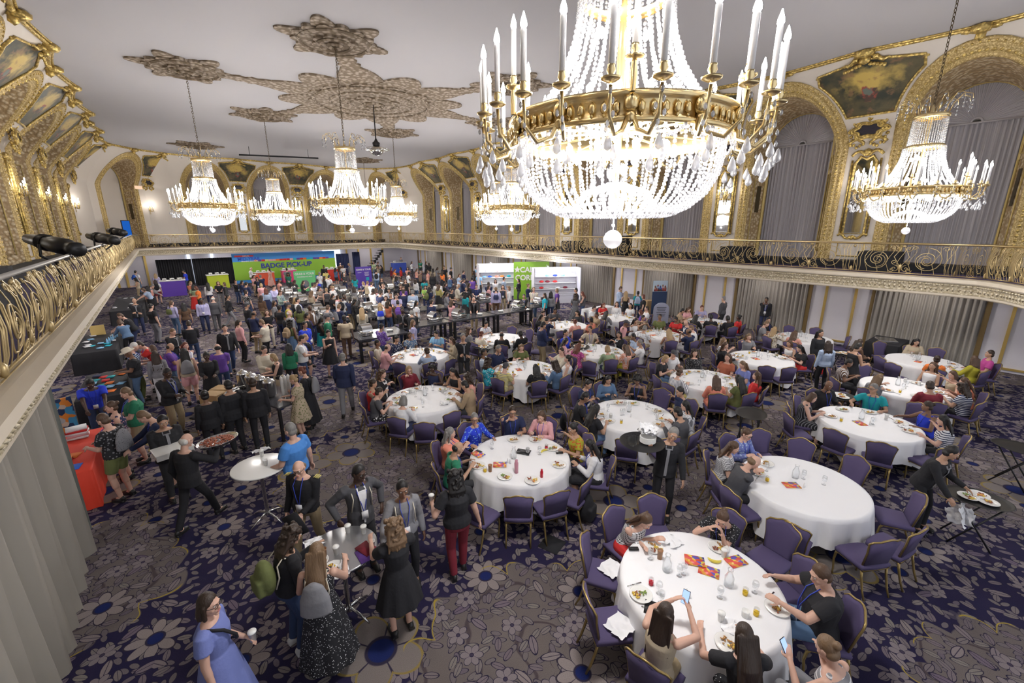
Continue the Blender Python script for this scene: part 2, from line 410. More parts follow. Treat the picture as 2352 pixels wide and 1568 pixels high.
    m.ball((HB, tp[1]+.12, 10.62), (.34, .3, .15)); m.ball((HB, tp[1], 10.45), (.2, .12, .15))
    for s in (-1, 1):
        m.tube([(HB+s*(.2+.5*t), tp[1]-.02-.2*t, 10.5-.12*t+.05*math.sin(t*9)) for t in (0, .2, .4, .6, .8, 1)], [.09, .08, .07, .06, .04, .02], 6)
        for k in range(5): m.ball((HB+s*(.15+.1*k), tp[1]-.1, 10.33-.03*k), (.07, .05, .07))
        m.ball((HB+s*1.5, surf(HB+1.5, 10.3, 0)[1], 10.33), (.12, .06, .08))
    R['pframe'] = m.mesh('frame')
    # cartouche z ~8.55
    m = MB(); cy = surf(HB, 8.55, .12)[1]; o = []
    for i in range(40):
        t = 2*PI*i/40; r = 1+.14*math.cos(6*t); o.append((.36*r*math.cos(t), .19*r*math.sin(t)))
    m.add([(HB+p[0], cy+.10, 8.5+p[1]) for p in o]+[(HB, cy+.12, 8.5)], [(i, (i+1) % 40, 40) for i in range(40)])
    R['cdark'] = m.mesh('panel')
    m = MB()
    for k, r in ((1.08, .04), (1.32, .055), (1.55, .04)): m.tube([(HB+p[0]*k, cy+.13-(k-1)*.12, 8.5+p[1]*(k*1.04)) for p in o], r, 6, closed=True)
    R['cframe_w'] = None
    # mask and scrolls
    m.ball((HB, cy+.12, 8.98), (.16, .12, .2)); m.ball((HB, cy+.1, 9.2), (.22, .08, .1)); m.ball((HB, cy+.1, 9.32), (.1, .08, .08))
    for s in (-1, 1):
        m.tube([(HB+s*(.2+.3*math.sin(t)), cy+.05, 8.92+.22*math.cos(t*1.6)) for t in (0, .5, 1, 1.5, 2, 2.5)], .05, 6)
        m.tube([(HB+s*(.1+.5*t), cy-.02, 8.05+.16*math.sin(t*PI)) for t in (0, .2, .4, .6, .8, 1)], .06, 6)
        for k in range(7): m.ball((HB+s*(.5+.07*math.sin(k*2)), cy-.05, 8.2+.13*k), (.07, .05, .07))
        for k in range(5): m.ball((HB+s*(.12+.1*k), cy-.02, 8.02-.05*k*(k < 3)), (.06, .05, .07))
    R['cframe'] = m.mesh('scroll_frame')
    # mirror 4.6-7.6
    mt = [(-.36, 4.65), (.36, 4.65), (.36, 7.35), (.2, 7.62), (0, 7.5), (-.2, 7.62), (-.36, 7.35)]
    m = MB(); m.add([(HB+x, .05, z) for x, z in mt], [tuple(range(7))]); R['mirror'] = m.mesh('glass_pane', smooth=False)
    m = MB(); m.tube([(HB+x, .07, z) for x, z in mt], .05, 6, closed=True)
    for s in (-1, 1):
        m.tube([(HB+s*.46, .05, 4.6), (HB+s*.46, .05, 7.5)], .035, 6)
        m.tube([(HB+s*(.05+.45*t), .1, 4.55-.1*math.sin(t*6)) for t in (0, .2, .4, .6, .8, 1)], .05, 6)
        m.tube([(HB+s*(.05+.45*t), .1, 7.65+.16*math.sin(t*PI)) for t in (0, .2, .4, .6, .8, 1)], .06, 6)
    m.ball((HB, .1, 4.5), (.12, .08, .1)); m.ball((HB, .1, 7.75), (.16, .1, .16))
    R['mframe'] = m.mesh('frame')
    m = MB(); m.tube([(HB-.45, .03, 3.75), (HB+.45, .03, 3.75), (HB+.45, .03, 4.3), (HB-.45, .03, 4.3)], .03, 4, closed=True); R['dado'] = m.mesh('dado_frame')
    return R
BM = bay_meshes()
# wall sconce: gilt arms, candles, crystal drops
def sconce_meshes():
    g = MB(); c = MB(); b = MB(); d = MB(); g.ball((0, .05, 0), (.07, .05, .16)); g.tube([(0, .05, -.35), (0, .08, .3)], .02, 5)
    for i, (x, z, y) in enumerate(((-.26, .1, .2), (-.13, .22, .26), (0, .34, .3), (.13, .22, .26), (.26, .1, .2))):
        g.tube([(0, .08, -.05), (x*.5, y*.9, -.14), (x, y, -.02), (x, y, z)], .013, 5); g.lathe([(.045, 0), (.05, .015), (.015, .02)], 8, (x, y, z))
        c.tube([(x, y, z+.01), (x, y, z+.17)], .016, 6); b.ball((x, y, z+.21), (.022, .022, .05))
        for k in range(4): d.ball((x*.9+.02*math.sin(k*3), y+.02, z-.08-.06*k), (.014, .014, .026))
    return g.mesh('arm'), c.mesh('candle'), b.mesh('bulb'), d.mesh('crystal_drops')
SM = sconce_meshes(); CANDLE = mat('candle tube', (.85, .84, .84), .5)
names_side = {'right': 'right wall', 'left': 'left wall', 'far': 'far wall', 'corner': 'far corner'}
ORDN = ['nearest the camera', 'second from the camera', 'third from the camera', 'fourth from the camera', 'fifth from the camera', 'sixth from the camera', 'seventh from the camera', 'farthest from the camera']
ORDF = ['leftmost', 'middle', 'rightmost']
lamps = []
def part(root, key, name, m): o = link(name, BM[key], root, m); return o
def bay(M, side, where, k, curtain=True, pier=True, mirror=True, light=True):
    def st(key, name, m):
        me = BM[key]; o = link(name, me, None, m); o.matrix_world = M; return struct(o)
    sd = side if side != 'corner' else 'far'
    st('wall', 'wall_'+sd, CREAM); st('soffit', 'wall_'+sd, SOFF); st('band', 'trim_1', None); st('frame', 'trim_2', GOLDP); st('crown', 'trim_3', GOLD); st('grille', 'trim_5', DGOLD)
    if curtain:
        r = empty('window_curtain', label='grey pleated curtain with sunburst top, %s' % where, cat='curtain', group='curtains in the gallery arches'); r.matrix_world = M
        link('drape', BM['drape'], r, CURT); link('fan', BM['fan'], r, CURT)
    else: st('niche', 'wall_'+sd, CREAM)
    if pier:
        w2 = where
        r = empty('ceiling_painting', label='pendentive painting in gilt frame beside arch, %s' % w2, cat='painting', group='pendentive paintings round the ceiling'); r.matrix_world = M
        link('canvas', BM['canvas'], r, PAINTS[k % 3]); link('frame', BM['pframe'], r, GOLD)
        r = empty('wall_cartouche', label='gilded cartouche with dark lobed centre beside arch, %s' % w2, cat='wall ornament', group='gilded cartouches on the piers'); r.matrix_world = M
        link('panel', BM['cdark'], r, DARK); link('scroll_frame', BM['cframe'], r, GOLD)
        st('dado', 'trim_4', GOLDS)
        if mirror:
            r = empty('wall_mirror', label='tall gilt framed mirror beside arch, %s' % w2, cat='mirror', group='tall mirrors on the piers'); r.matrix_world = M
            link('glass_pane', BM['mirror'], r, MIRR); link('frame', BM['mframe'], r, GOLD)
        p = M @ T(HB, .12, 6.35)
        r = empty('wall_sconce', label='gilt candle sconce beside arch, %s' % w2, cat='wall lamp', group='candle sconces on the piers'); r.matrix_world = p
        for me, nm, mm in zip(SM, ('arm', 'candle', 'bulb', 'crystal_drops'), (GOLD, CANDLE, BULB, CRYS)): link(nm, me, r, mm)
        if light: lamps.append(((p @ V((0, .45, .35))), 14, .12))
AW = {}
for k in range(-1, 8):
    Y = 2.84+SB*k
    # right wall: local x -> -Y, local y -> -X
    Mr = Matrix(((0, -1, 0, XW), (-1, 0, 0, Y), (0, 0, 1, 0), (0, 0, 0, 1)))
    bay(Mr, 'right', 'right wall, %s' % (ORDN[k] if k >= 0 else 'just outside the right edge'), k)
    Ml = Matrix(((0, 1, 0, XL), (1, 0, 0, Y), (0, 0, 1, 0), (0, 0, 0, 1))) @ Sc(1, 1, 1)
    if k >= 0: bay(Ml, 'left', 'left wall, %s' % ORDN[k], k+1)
for i in range(3):
    Mf = Matrix(((1, 0, 0, 4.03+5*i), (0, -1, 0, YF), (0, 0, 1, 0), (0, 0, 0, 1))) @ Sc(5/SB, 1, 1)
    bay(Mf, 'far', 'far wall, %s of three' % ORDF[i], i)
for s in (-1, 1):
    n = V((-s*.66, -.751, 0)); u = V((.751, -.66*s, 0)) if s > 0 else V((.751, .66, 0))
    c = V((X0+s*(9.17), 45.1, 0))-n*2.6
    Mc = Matrix(((u.x, n.x, 0, c.x), (u.y, n.y, 0, c.y), (0, 0, 1, 0), (0, 0, 0, 1))) @ Sc(4.25/SB, 1, 1)
    bay(Mc, 'corner', 'the %s far corner niche' % ('right' if s > 0 else 'left'), 1+s, curtain=False, mirror=False)
    if s < 0:  # piece right of corner already; add left far first pier
        pass
    # fillers between bays
    for (ax, ay, anx, any_), in (((X0+s*(XW-X0), 2.84+SB*7.5, -s, 0),), ((X0+s*7.5, YF, 0, -1),)):
        end = c+u*((HB*4.25/SB)*(s if ax != X0+s*7.5 else -s))
        m = MB(); rows = []
        for z in [3.3, 8.1]+[8.1+2.62*i/8 for i in range(1, 9)]:
            w = cove(z); rows.append([(ax+anx*w, ay+any_*w, z), (end.x+n.x*w, end.y+n.y*w, z)])
        m.grid(rows); struct(m.build('wall_far', CREAM))
# ceiling, floors, lower walls
m = MB(); m.box((9, 21.5, ZC+.1), (15, 29, .1)); struct(m.build('ceiling', CEIL, smooth=False))
m = MB(); m.box((9, 21.5, -.1), (14.6, 29, .1)); struct(m.build('floor', carpet(), smooth=False))
m = MB()
m.box((XW+.1, 21, 1.6), (.1, 28, 1.7)); struct(m.build('wall_right', LAV, smooth=False))
m = MB(); m.box((XL-.1, 21, 1.6), (.1, 28, 1.7)); struct(m.build('wall_left', LAV, smooth=False))
m = MB(); m.box((9, YF+.1, 1.6), (14, .1, 1.7)); struct(m.build('wall_far', LAV, smooth=False))
m = MB(); m.box((XW+1.3, 21, 7), (.1, 28, 4)); m.box((XL-1.3, 21, 7), (.1, 28, 4)); m.box((9, YF+1.3, 7), (14, .1, 4)); struct(m.build('wall_outer', CREAM, smooth=False))
# balcony path (front edge), counter-clockwise seen from the room: left near -> left far -> far -> right -> near right
path = [(XLR, -4), (XLR, 44.2), (XLR+.35, YR-.3), (XLR+1.2, YR), (X0*2-XLR-1.2, YR), (X0*2-XLR-.3, YR-.35), (19.62, 44.2), (19.62, 15.6), (19.42, 15.4), (19.42, 2.0), (19.3, 1.3), (18.7, .75), (17.9, .3), (17.3, -.3), (16.9, -1.2), (16.8, -4)]
def sweep(mb, prof, path):
    P = [V((x, y, 0)) for x, y in path]; rows = []
    for i, p in enumerate(P):
        a = (p-P[i-1]).normalized() if i else (P[1]-p).normalized(); b = (P[i+1]-p).normalized() if i < len(P)-1 else a
        na = V((a.y, -a.x, 0)); nb = V((b.y, -b.x, 0)); n = (na+nb); n = n/max(.5, n.length**2/2) if n.length > 0 else na
        rows.append([tuple(p+n*o+V((0, 0, z))) for o, z in prof])
    mb.grid(rows)
m = MB(); sweep(m, [(-.1, 3.36), (.1, 3.36), (.25, 3.34), (.27, 3.24), (.24, 3.2), (.17, 3.18)], path); struct(m.build('trim_6', LEDGE, smooth=False))
m = MB(); sweep(m, [(.17, 3.18), (.2, 3.15), (.17, 3.12), (.15, 3.1), (.1, 3.0), (.05, 2.93), (.06, 2.88), (.03, 2.86)], path); struct(m.build('trim_7', STONE))
m = MB(); sweep(m, [(.03, 2.86), (.03, 2.8), (0, 2.77), (-.1, 2.77)], path); struct(m.build('trim_8', LEDGE, smooth=False))
# egg and leaf rows on the cornice
m = MB()
for i in range(len(path)-1):
    a, b = V((*path[i], 0)), V((*path[i+1], 0)); L = (b-a).length; d = (b-a)/L; n = V((d.y, -d.x, 0)); near = abs(a.x-b.x) < .3 and L > 5
    k = int(L/.13); A = Matrix.Rotation(math.atan2(d.y, d.x), 3, 'Z')
    for j in range(k):
        p = a+d*(j+.5)*L/k; m.ball(tuple(p+n*.2+V((0, 0, 3.15))), (.05, .035, .035), lo=True, M=A); m.ball(tuple(p+n*.1+V((0, 0, 3.02))), (.045, .05, .07), lo=True, M=A)
        if j % 2: m.ball(tuple(p+n*.045+V((0, 0, 2.9))), (.05, .025, .03), lo=True, M=A)
struct(m.build('trim_9', STONE))
# balcony slab and risers
m = MB()
m.box(((XLR+XL)/2-.05, 20, 3.28), ((XLR-XL)/2+.05, 29, .06)); m.box(((XW+19.6)/2, 20, 3.28), ((XW-19.6)/2+.1, 29, .06)); m.box((9, (YR+YF)/2+.1, 3.281), (12, (YF-YR)/2+.1, .06)); m.poly([(19.6, -4), (19.6, 2), (19.25, 1.3), (18.7, .85), (17.95, .4), (17.4, -.25), (17, -1.2), (16.9, -4)], 3.22, 3.33)
struct(m.build('floor_gallery', PURC, smooth=False))
m = MB(); m.box((XW-.6, 20, 3.48), (.55, 26, .13)); m.box((XL+.5, 20, 3.48), (.5, 26, .13)); m.box((9, YF-.6, 3.48), (11, .5, .13)); struct(m.build('floor_riser', BLK, smooth=False))
# underside
# lower right wall: curtains between pilasters, gilt strips
zt = 3.2
for k in range(-1, 8):
    Yp = 5.57+SB*k
    m = MB()
    for dy, w in ((-1.12, .07), (1.12, .07)): m.box((XW-.04, Yp+dy, zt/2), (.05, w, zt/2))
    struct(m.build('trim_10', DGOLD if False else mat('bronze pilaster', (.22, .15, .06), .45, .4) if k == -1 else bpy.data.materials['bronze pilaster'], smooth=False))
    m = MB()
    for dy in (-.52, .52): m.box((XW-.03, Yp+dy, zt/2+.06), (.03, .045, zt/2-.06))
    m.box((XW-.03, Yp, .13), (.03, .55, .035)); struct(m.build('trim_11', GOLDS, smooth=False))
    if k in (0, 2, 4):
        m = MB(); m.box((XW-.02, Yp+(1.0 if k == 0 and False else 0), 2.75), (.02, .42, .2)); m.box((XW-.02, Yp, .75), (.02, .42, .16)); struct(m.build('trim_12', mat('vent grille', (.2, .19, .2), .6), smooth=False)) if k == 2 else None
def drape_strip(name, p0, p1, z0, z1, mt, label, cat='curtain', group=None, amp=.06, per=.16, kind=None):
    a, b = V(p0), V(p1); L = (b-a).length; d = (b-a)/L; n = V((d.y, -d.x, 0)); k = max(8, int(L/per*6)); rnd = random.random()*9
    rows = []
    for z in (z0, z0+(z1-z0)*.25, z0+(z1-z0)*.6, z1-.1, z1):
        sp = 1+.25*(1-(z-z0)/(z1-z0)); r = []
        for i in range(k+1):
            s = L*i/k; o = amp*sp*(math.sin(s/per*2*PI+1.3*math.sin(s*1.7+rnd))+.35*math.sin(s/per*1.13*PI+z*.6))
            p = a+d*s+n*o; r.append((p.x, p.y, z))
        rows.append(r)
    m = MB(); m.grid(rows); o = m.build(name, mt)
    if kind: o['kind'] = kind
    else: tag(o, label, cat, group)
    return o
for k in range(0, 8):
    Yc = 5.57-HB+SB*k
    drape_strip('wall_curtain', (XW-.12, Yc-1.55, 0), (XW-.12, Yc+1.55, 0), .02, 3.25, CURT2, 'taupe floor length curtain below the right gallery, %s' % ORDN[k], group='curtains on the lower right wall')
for s in (-2.3, 2.3): pass
# far lower wall details
m = MB()
for x in (-3.2, -2.6, -1.2, 15.9, 17.2, 18.6, 20): m.box((x, YF-.05, 1.6), (.08, .06, 1.6))
struct(m.build('trim_13', GOLDS, smooth=False))
# black pipe and drape along far left, behind the banner
drape_strip('black_drape', (-.5, 46.6, 0), (1.9, 46.6, 0), .02, 2.35, BLK, 'black pipe and drape curtain behind the purple counter', group='black backdrop curtains')
drape_strip('black_drape', (1.95, 46.6, 0), (5.0, 46.6, 0), .02, 2.35, BLK, 'black pipe and drape curtain behind the lime counter', group='black backdrop curtains')
drape_strip('blue_drape', (13.9, 46.4, 0), (15.2, 46.4, 0), .02, 2.3, mat('navy drape', (.02, .03, .09), .8), 'blue drape beside the daylit doorway on the far wall', group='blue backdrop curtains')
drape_strip('blue_drape', (15.7, 46.8, 0), (16.5, 46.8, 0), .02, 2.4, bpy.data.materials['navy drape'], 'navy drape right of the daylit doorway', group='blue backdrop curtains')
m = MB(); m.box((14.3, YF-.1, 1.5), (.9, .03, 1.4)); struct(m.build('window_1', WIND, smooth=False))
for i, x in enumerate((1.85, 3.6)):
    m = MB(); m.box((x, YF-.1, 1.6), (.1, .03, 1.5)); struct(m.build('window_%d' % (i+2), WIND, smooth=False))
# left lower curtains close to the camera
drape_strip('floor_curtain', (-1.62, -2, 0), (-1.70, 9.0, 0), .02, 2.8, CURT3, 'huge taupe curtain hanging from the left gallery beside the camera', amp=.09, per=.42)
m = MB(); rows = []
for z in (.02, 1.4, 2.8): rows.append([(-1.72+.0*i+(.05 if i % 2 else -.05)*(1), 9.05+.1*i, z) for i in range(4)])
m.grid(rows); tag(m.build('partition_end', mat('dark grey drape', (.12, .13, .12), .9)), 'narrow dark grey drape edge beside the huge taupe curtain', 'drape')
# small recessed downlights under the gallery
DL = MB(); DL.lathe([(0, -.005), (.07, -.005), (.09, -.02), (.095, 0)], 16); DL = DL.mesh('lamp', [BULB])
for x, y in [(21.0, 2.84+SB*k) for k in range(0, 8)]+[(-3.0, 8+6*k) for k in range(0, 6)]+[(x, 47.3) for x in (0, 4.5, 9, 13.5, 18)]:
    o = link('downlight', DL); o.location = (x, y, 3.215); tag(o, 'small recessed downlight in the gallery soffit', 'ceiling light', 'downlights under the gallery')
    lamps.append((V((x, y, 3.1)), 32, .08))
# railing
def rail_panel():
    L = 2.725; m = MB(); z0, z1 = 3.42, 4.34; H = z1-z0
    bul = lambda z: .10*math.sin(PI*(z-z0)/H)
    def c(pts, r=.011): m.tube([(x, bul(z), z) for x, z in pts], r, 4, cap=False)
    def spiral(cx, cz, R, turns, a0, dr, r=.011):
        n = int(14*turns); c([(cx+dr*R*(1-.85*i/n)*math.cos(a0+turns*2*PI*i/n), cz+R*(1-.85*i/n)*math.sin(a0+turns*2*PI*i/n)) for i in range(n+1)], r)
    m.tube([(0, 0, z0), (L, 0, z0)], .016, 4); m.tube([(0, 0, z0-.06), (L, 0, z0-.06)], .012, 4)
    for cx, s in ((.72, 1), (L-.72, -1)):
        spiral(cx, 3.86, .40, 2.1, PI/2, s, .013); spiral(cx+s*.02, 3.84, .24, 1.3, -PI/2, s)
        spiral(cx-s*.40, 4.23, .09, 1.2, 0, s); spiral(cx+s*.36, 4.24, .08, 1.1, 0, -s); spiral(cx+s*.42, 3.52, .09, 1.2, PI, s)
    mid = L/2
    for s in (-1, 1):
        spiral(mid+s*.15, 3.56, .12, 1.3, PI/2, s); spiral(mid+s*.17, 3.78, .08, 1.2, -PI/2, s); spiral(mid+s*.13, 4.22, .1, 1.3, PI, -s)
        c([(mid, z0), (mid+s*.05, 3.7), (mid+s*.2, 3.95), (mid+s*.07, 4.2), (mid+s*.25, z1)])
        for k in range(3):
            x = (0 if s > 0 else L)+s*(.05+.09*k)
            c([(x, z0), (x+s*.03, 3.6), (x+s*.01, 3.9), (x+s*.06, 4.15), (x+s*.03, z1)])
    for k in range(9):
        x = .18+k*.295; c([(x, z0), (x-.03, 3.55), (x-.10, 3.75), (x-.02, 3.95), (x+.06, 4.12), (x+.02, 4.28), (x-.04, 4.30), (x-.05, 4.24)], .009)
    m.ball((mid, .06, 3.62), (.05, .03, .12)); m.ball((mid, .03, 4.3), (.07, .03, .04)); m.ball((0, .04, 3.5), (.05, .05, .1)); m.ball((0, .03, 4.28), (.05, .03, .06))
    return m.mesh('scroll_panel')
RP = rail_panel()
def railing(side, pts, lab):
    r = empty('balcony_railing', label=lab, cat='railing', group='gilded gallery railings')
    for i in range(len(pts)-1):
        a, b = V((*pts[i], 0)), V((*pts[i+1], 0)); L = (b-a).length; n = max(1, round(L/2.725)); an = math.atan2((b-a).y, (b-a).x); s = L/n/2.725
        for k in range(n):
            p = a+(b-a)*k/n; q = V((0, -1, 0)); link('scroll_panel', RP, r, RAILG, T(*p) @ Rz(an) @ Sc(s, -1, 1))
    m = MB(); m.tube([(x, y, 4.38) for x, y in pts], .035, 8); m.build('handrail', BRASS if side != 'left' else mat('worn pale handrail', (.55, .53, .5), .35, .5), r)
railing('left', path[:3], 'ornate gilded scroll railing of the left gallery beside the camera')
railing('far', path[2:6], 'ornate gilded scroll railing along the far gallery above the banner')
railing('right', path[5:], 'ornate gilded scroll railing along the right gallery below the arches')
# stage lights and black tables on the left balcony
def followspot(A, B, lab):
    A, B = V(A), V(B); c = (A+B)/2; L = (B-A).length; r = empty('followspot', c, 0, lab, 'spotlight')
    q = (B-A).to_track_quat('Z', 'Y').to_matrix().to_4x4(); m = MB(); m.M = q
    m.lathe([(0, -L/2), (.11, -L/2), (.13, -L*.35), (.16, -L*.2), (.15, 0), (.18, L*.05), (.18, L*.3), (.12, L*.33), (.14, L*.42), (.15, L/2), (0, L/2-.02)], 14)
    for k in range(5): m.lathe([(.165, -L*.18+.05*k), (.185, -L*.17+.05*k), (.165, -L*.16+.05*k)], 14)
    m.build('body', BLKM, r); s_ = (B-A).cross(V((0, 0, 1))).normalized()*.21
    m = MB(); m.tube([tuple(s_), tuple(s_*1.1+V((0, 0, -.25))), (0, 0, -.42), tuple(-s_*1.1+V((0, 0, -.25))), tuple(-s_)], .03, 6); m.tube([(0, 0, -.42), (0, 0, -1.0)], .035, 6)
    for k in range(3): m.tube([(0, 0, -.75), (.12*math.cos(k*2.1)-.2, .12*math.sin(k*2.1), ZB+.02-c.z)], .025, 5)
    m.build('stand', BLKM, r)
# ================================================================== ceiling relief
def starpoly(R, lobes, amp, n=160, ph=0, pw=1.0): return [((R*(1-amp+amp*abs(math.cos(lobes*t/2+ph))**pw)*math.cos(t)), (R*(1-amp+amp*abs(math.cos(lobes*t/2+ph))**pw)*math.sin(t))) for t in [2*PI*i/n for i in range(n)]]
CEN = V((9.03, 21.9, ZC)); HEX = [(-7.22, 0), (7.22, 0), (-3.61, -6.03), (-3.61, 6.03), (3.61, 6.03), (3.61, -6.03)]
def relief(name, loc, layers, rings, lab, cat, group=None, rz=0):
    m = MB()
    for out, h0, h1 in layers:
        m.poly(out, -h1, -h0)
    for R, r, z in rings: m.tube([(R*math.cos(2*PI*i/48), R*math.sin(2*PI*i/48), -z) for i in range(48)], r, 5, closed=True)
    o = m.build(name, ORN, smooth=False); o.location = loc; o.rotation_euler = (0, 0, rz); return tag(o, lab, cat, group)
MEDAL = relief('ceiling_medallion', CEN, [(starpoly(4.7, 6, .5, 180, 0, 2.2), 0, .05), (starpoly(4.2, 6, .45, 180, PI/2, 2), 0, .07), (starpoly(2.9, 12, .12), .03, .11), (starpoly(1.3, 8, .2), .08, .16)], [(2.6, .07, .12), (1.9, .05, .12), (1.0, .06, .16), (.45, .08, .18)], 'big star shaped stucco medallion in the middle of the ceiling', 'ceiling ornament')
for i, (hx, hy) in enumerate(HEX):
    a = math.atan2(hy, hx); m = MB(); L = math.hypot(hx, hy)
    out = []; n = 12
    for j in range(n+1): t = 3.4+(L-1.3-3.4)*j/n; out.append((t, .28+.5*(1-j/n)**2+.08*math.sin(j*2.6)))
    out += [(x, -y) for x, y in out[::-1]]
    m.poly(out, -.06, 0); m.poly(starpoly(.55, 6, .3), -.1, 0)
    o = m.build('scroll_arm', ORN, MEDAL, smooth=False); o.rotation_euler = (0, 0, a)
CH_POS = [(CEN.x+a, CEN.y+b) for a, b in HEX]+[(3.44, 2.75), (15.1, 2.65), (3.24, 40.8), (15.4, 40.5)]
WHO = ['far left, the big one on the longest chain', 'behind the central row at right', 'left of centre', 'back left, small', 'back centre, small', 'right of centre behind the huge one', 'huge one nearest the camera', 'at the right edge', 'farthest left at the back wall', 'farthest at the back wall, mostly hidden']
for i, (x, y) in enumerate(CH_POS):
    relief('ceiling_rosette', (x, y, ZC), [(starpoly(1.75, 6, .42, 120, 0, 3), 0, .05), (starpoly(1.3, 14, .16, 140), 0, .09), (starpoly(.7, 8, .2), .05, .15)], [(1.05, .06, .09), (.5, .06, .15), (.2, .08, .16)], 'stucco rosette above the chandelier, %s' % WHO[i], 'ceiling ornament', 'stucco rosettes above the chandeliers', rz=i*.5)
# ================================================================== chandeliers
BALLG = mat('glass ball', (.55, .55, .58), .08); BALLG.node_tree.nodes['Principled BSDF'].inputs['Alpha'].default_value = .7
def crystal_chandelier():
    r = empty('chandelier')
    R = .97
    m = MB(); m.lathe([(R-.03, -.09), (R+.015, -.1), (R+.03, -.08), (R+.01, -.055), (R, -.04), (R, .05), (R+.015, .065), (R+.035, .085), (R+.02, .11), (R-.03, .11), (R-.03, -.09)], 96)
    for k in range(72):
        t = 2*PI*k/72; c = (math.cos(t)*(R+.015), math.sin(t)*(R+.015), .0); A = Matrix.Rotation(t, 3, 'Z')
        m.ball(c, (.015, .03, .045), M=A); m.ball((c[0], c[1], -.05), (.012, .014, .02), lo=True, M=A)
    m.lathe([(.34, 1.02), (.37, 1.04), (.37, 1.09), (.34, 1.11)], 40); m.lathe([(.31, 1.7), (.345, 1.72), (.345, 1.77), (.31, 1.79), (.05, 1.8)], 40)
    m.build('ring', BRASS, r)
    m = MB(); m.lathe([(.02, -.55), (.035, 0), (.05, .6), (.03, 1.2), (.05, 1.8), (.02, 2.0)], 10)
    for k in range(12):
        t = PI*2*k/12; m.tube([(0, 0, .02), (R*math.cos(t), R*math.sin(t), 0)], .012, 4)
    m.build('stem', BRASS, r)
    def beads(mb, pts, sp, br):
        # place beads evenly along a polyline
        acc = 0
        for a, b in zip(pts, pts[1:]):
            a, b = V(a), V(b); L = (b-a).length; 
            while acc < L: mb.ball(a+(b-a)*acc/L, (br, br, br*1.12), lo=False); acc += sp
            acc -= L
    m = MB(); prof = [(.90, -.07), (.90, -.22), (.87, -.38), (.79, -.53), (.66, -.64), (.50, -.71), (.42, -.72)]
    for k in range(64):
        t = 2*PI*k/64; beads(m, [(p*math.cos(t), p*math.sin(t), z) for p, z in prof], .034, .0155)
    for rr, zz in ((.42, -.72), (.55, -.695)):
        for k in range(int(rr*160)): t = 2*PI*k/int(rr*160); m.ball((rr*math.cos(t), rr*math.sin(t), zz), .0155)
    for k in range(30): t = 2*PI*k/30; beads(m, [(.42*math.cos(t), .42*math.sin(t), -.72), (.3*math.cos(t), .3*math.sin(t), -.5), (.05*math.cos(t), .05*math.sin(t), -.42)], .04, .0155)
    # swags under ring
    for k in range(24):
        t0, t1 = 2*PI*k/24, 2*PI*(k+1)/24
        beads(m, [((R+.0)*math.cos(t0+(t1-t0)*j/6), (R+.0)*math.sin(t0+(t1-t0)*j/6), -.1-.08*math.sin(PI*j/6)) for j in range(7)], .03, .014)
    o = m.build('bead_basket', CRYS, r); o['kind'] = 'stuff'
    m = MB(); prof = [(.82, .11), (.66, .28), (.52, .5), (.43, .75), (.38, 1.03)]
    for k in range(34):
        t = 2*PI*k/34; beads(m, [(p*math.cos(t), p*math.sin(t), z) for p, z in prof], .042, .02)
    for k in range(44):
        t = 2*PI*k/44; beads(m, [(.34*math.cos(t), .34*math.sin(t), 1.1), (.32*math.cos(t), .32*math.sin(t), 1.7)], .036, .016)
    for k in range(40):
        t = 2*PI*k/40; beads(m, [(.4*math.cos(t), .4*math.sin(t), 1.04), (.41*math.cos(t), .41*math.sin(t), .92)], .036, .016)
    o = m.build('bead_tent', CRYS, r); o['kind'] = 'stuff'
    # plume crown
    m = MB(); mc = MB()
    for k in range(12):
        t = 2*PI*k/12; c, s = math.cos(t), math.sin(t)
        m.tube([(c*.3, s*.3, 1.78), (c*.36, s*.36, 2.0), (c*.5, s*.5, 2.17), (c*.64, s*.64, 2.12), (c*.66, s*.66, 2.02)], .009, 4)
        for z in (1.98, 1.9, 1.82): mc.ball((c*.67, s*.67, z), (.02, .02, .035))
        mc.ball((c*.5, s*.5, 2.12), .025); mc.ball((c*.4, s*.4, 1.95), (.02, .02, .05)); mc.ball((c*.6, s*.6, 2.02), .02)
    m.build('plume_frame', BRASS, r); mc.build('plume_crystals', CRYS, r)
    m = MB(); m.lathe([(0, -.09), (.04, -.08), (.07, -.055), (.088, -.02), (.09, .0), (.088, .02), (.07, .055), (.04, .08), (0, .09)], 20, (0, 0, -.93)); m.tube([(0, 0, -.84), (0, 0, -.45)], .008, 5); m.ball((0, 0, -.8), .02); m.build('crystal_ball', BALLG, r)
    m = MB()
    for k in range(10):
        t = 2*PI*k/10; m.ball((.5*math.cos(t), .5*math.sin(t), -.16), (.035, .035, .055)); m.ball((.42*math.cos(t+.3), .42*math.sin(t+.3), .30), (.03, .03, .05))
    for k in range(4): t = PI/2*k+.4; m.ball((.16*math.cos(t), .16*math.sin(t), -.32), (.035, .035, .055)); m.ball((.2*math.cos(t), .2*math.sin(t), .8), (.03, .03, .05))
    m.build('inner_bulbs', BULB, r)
    # arms: two lower candles each, every other arm also carries an upright one
    AM = []
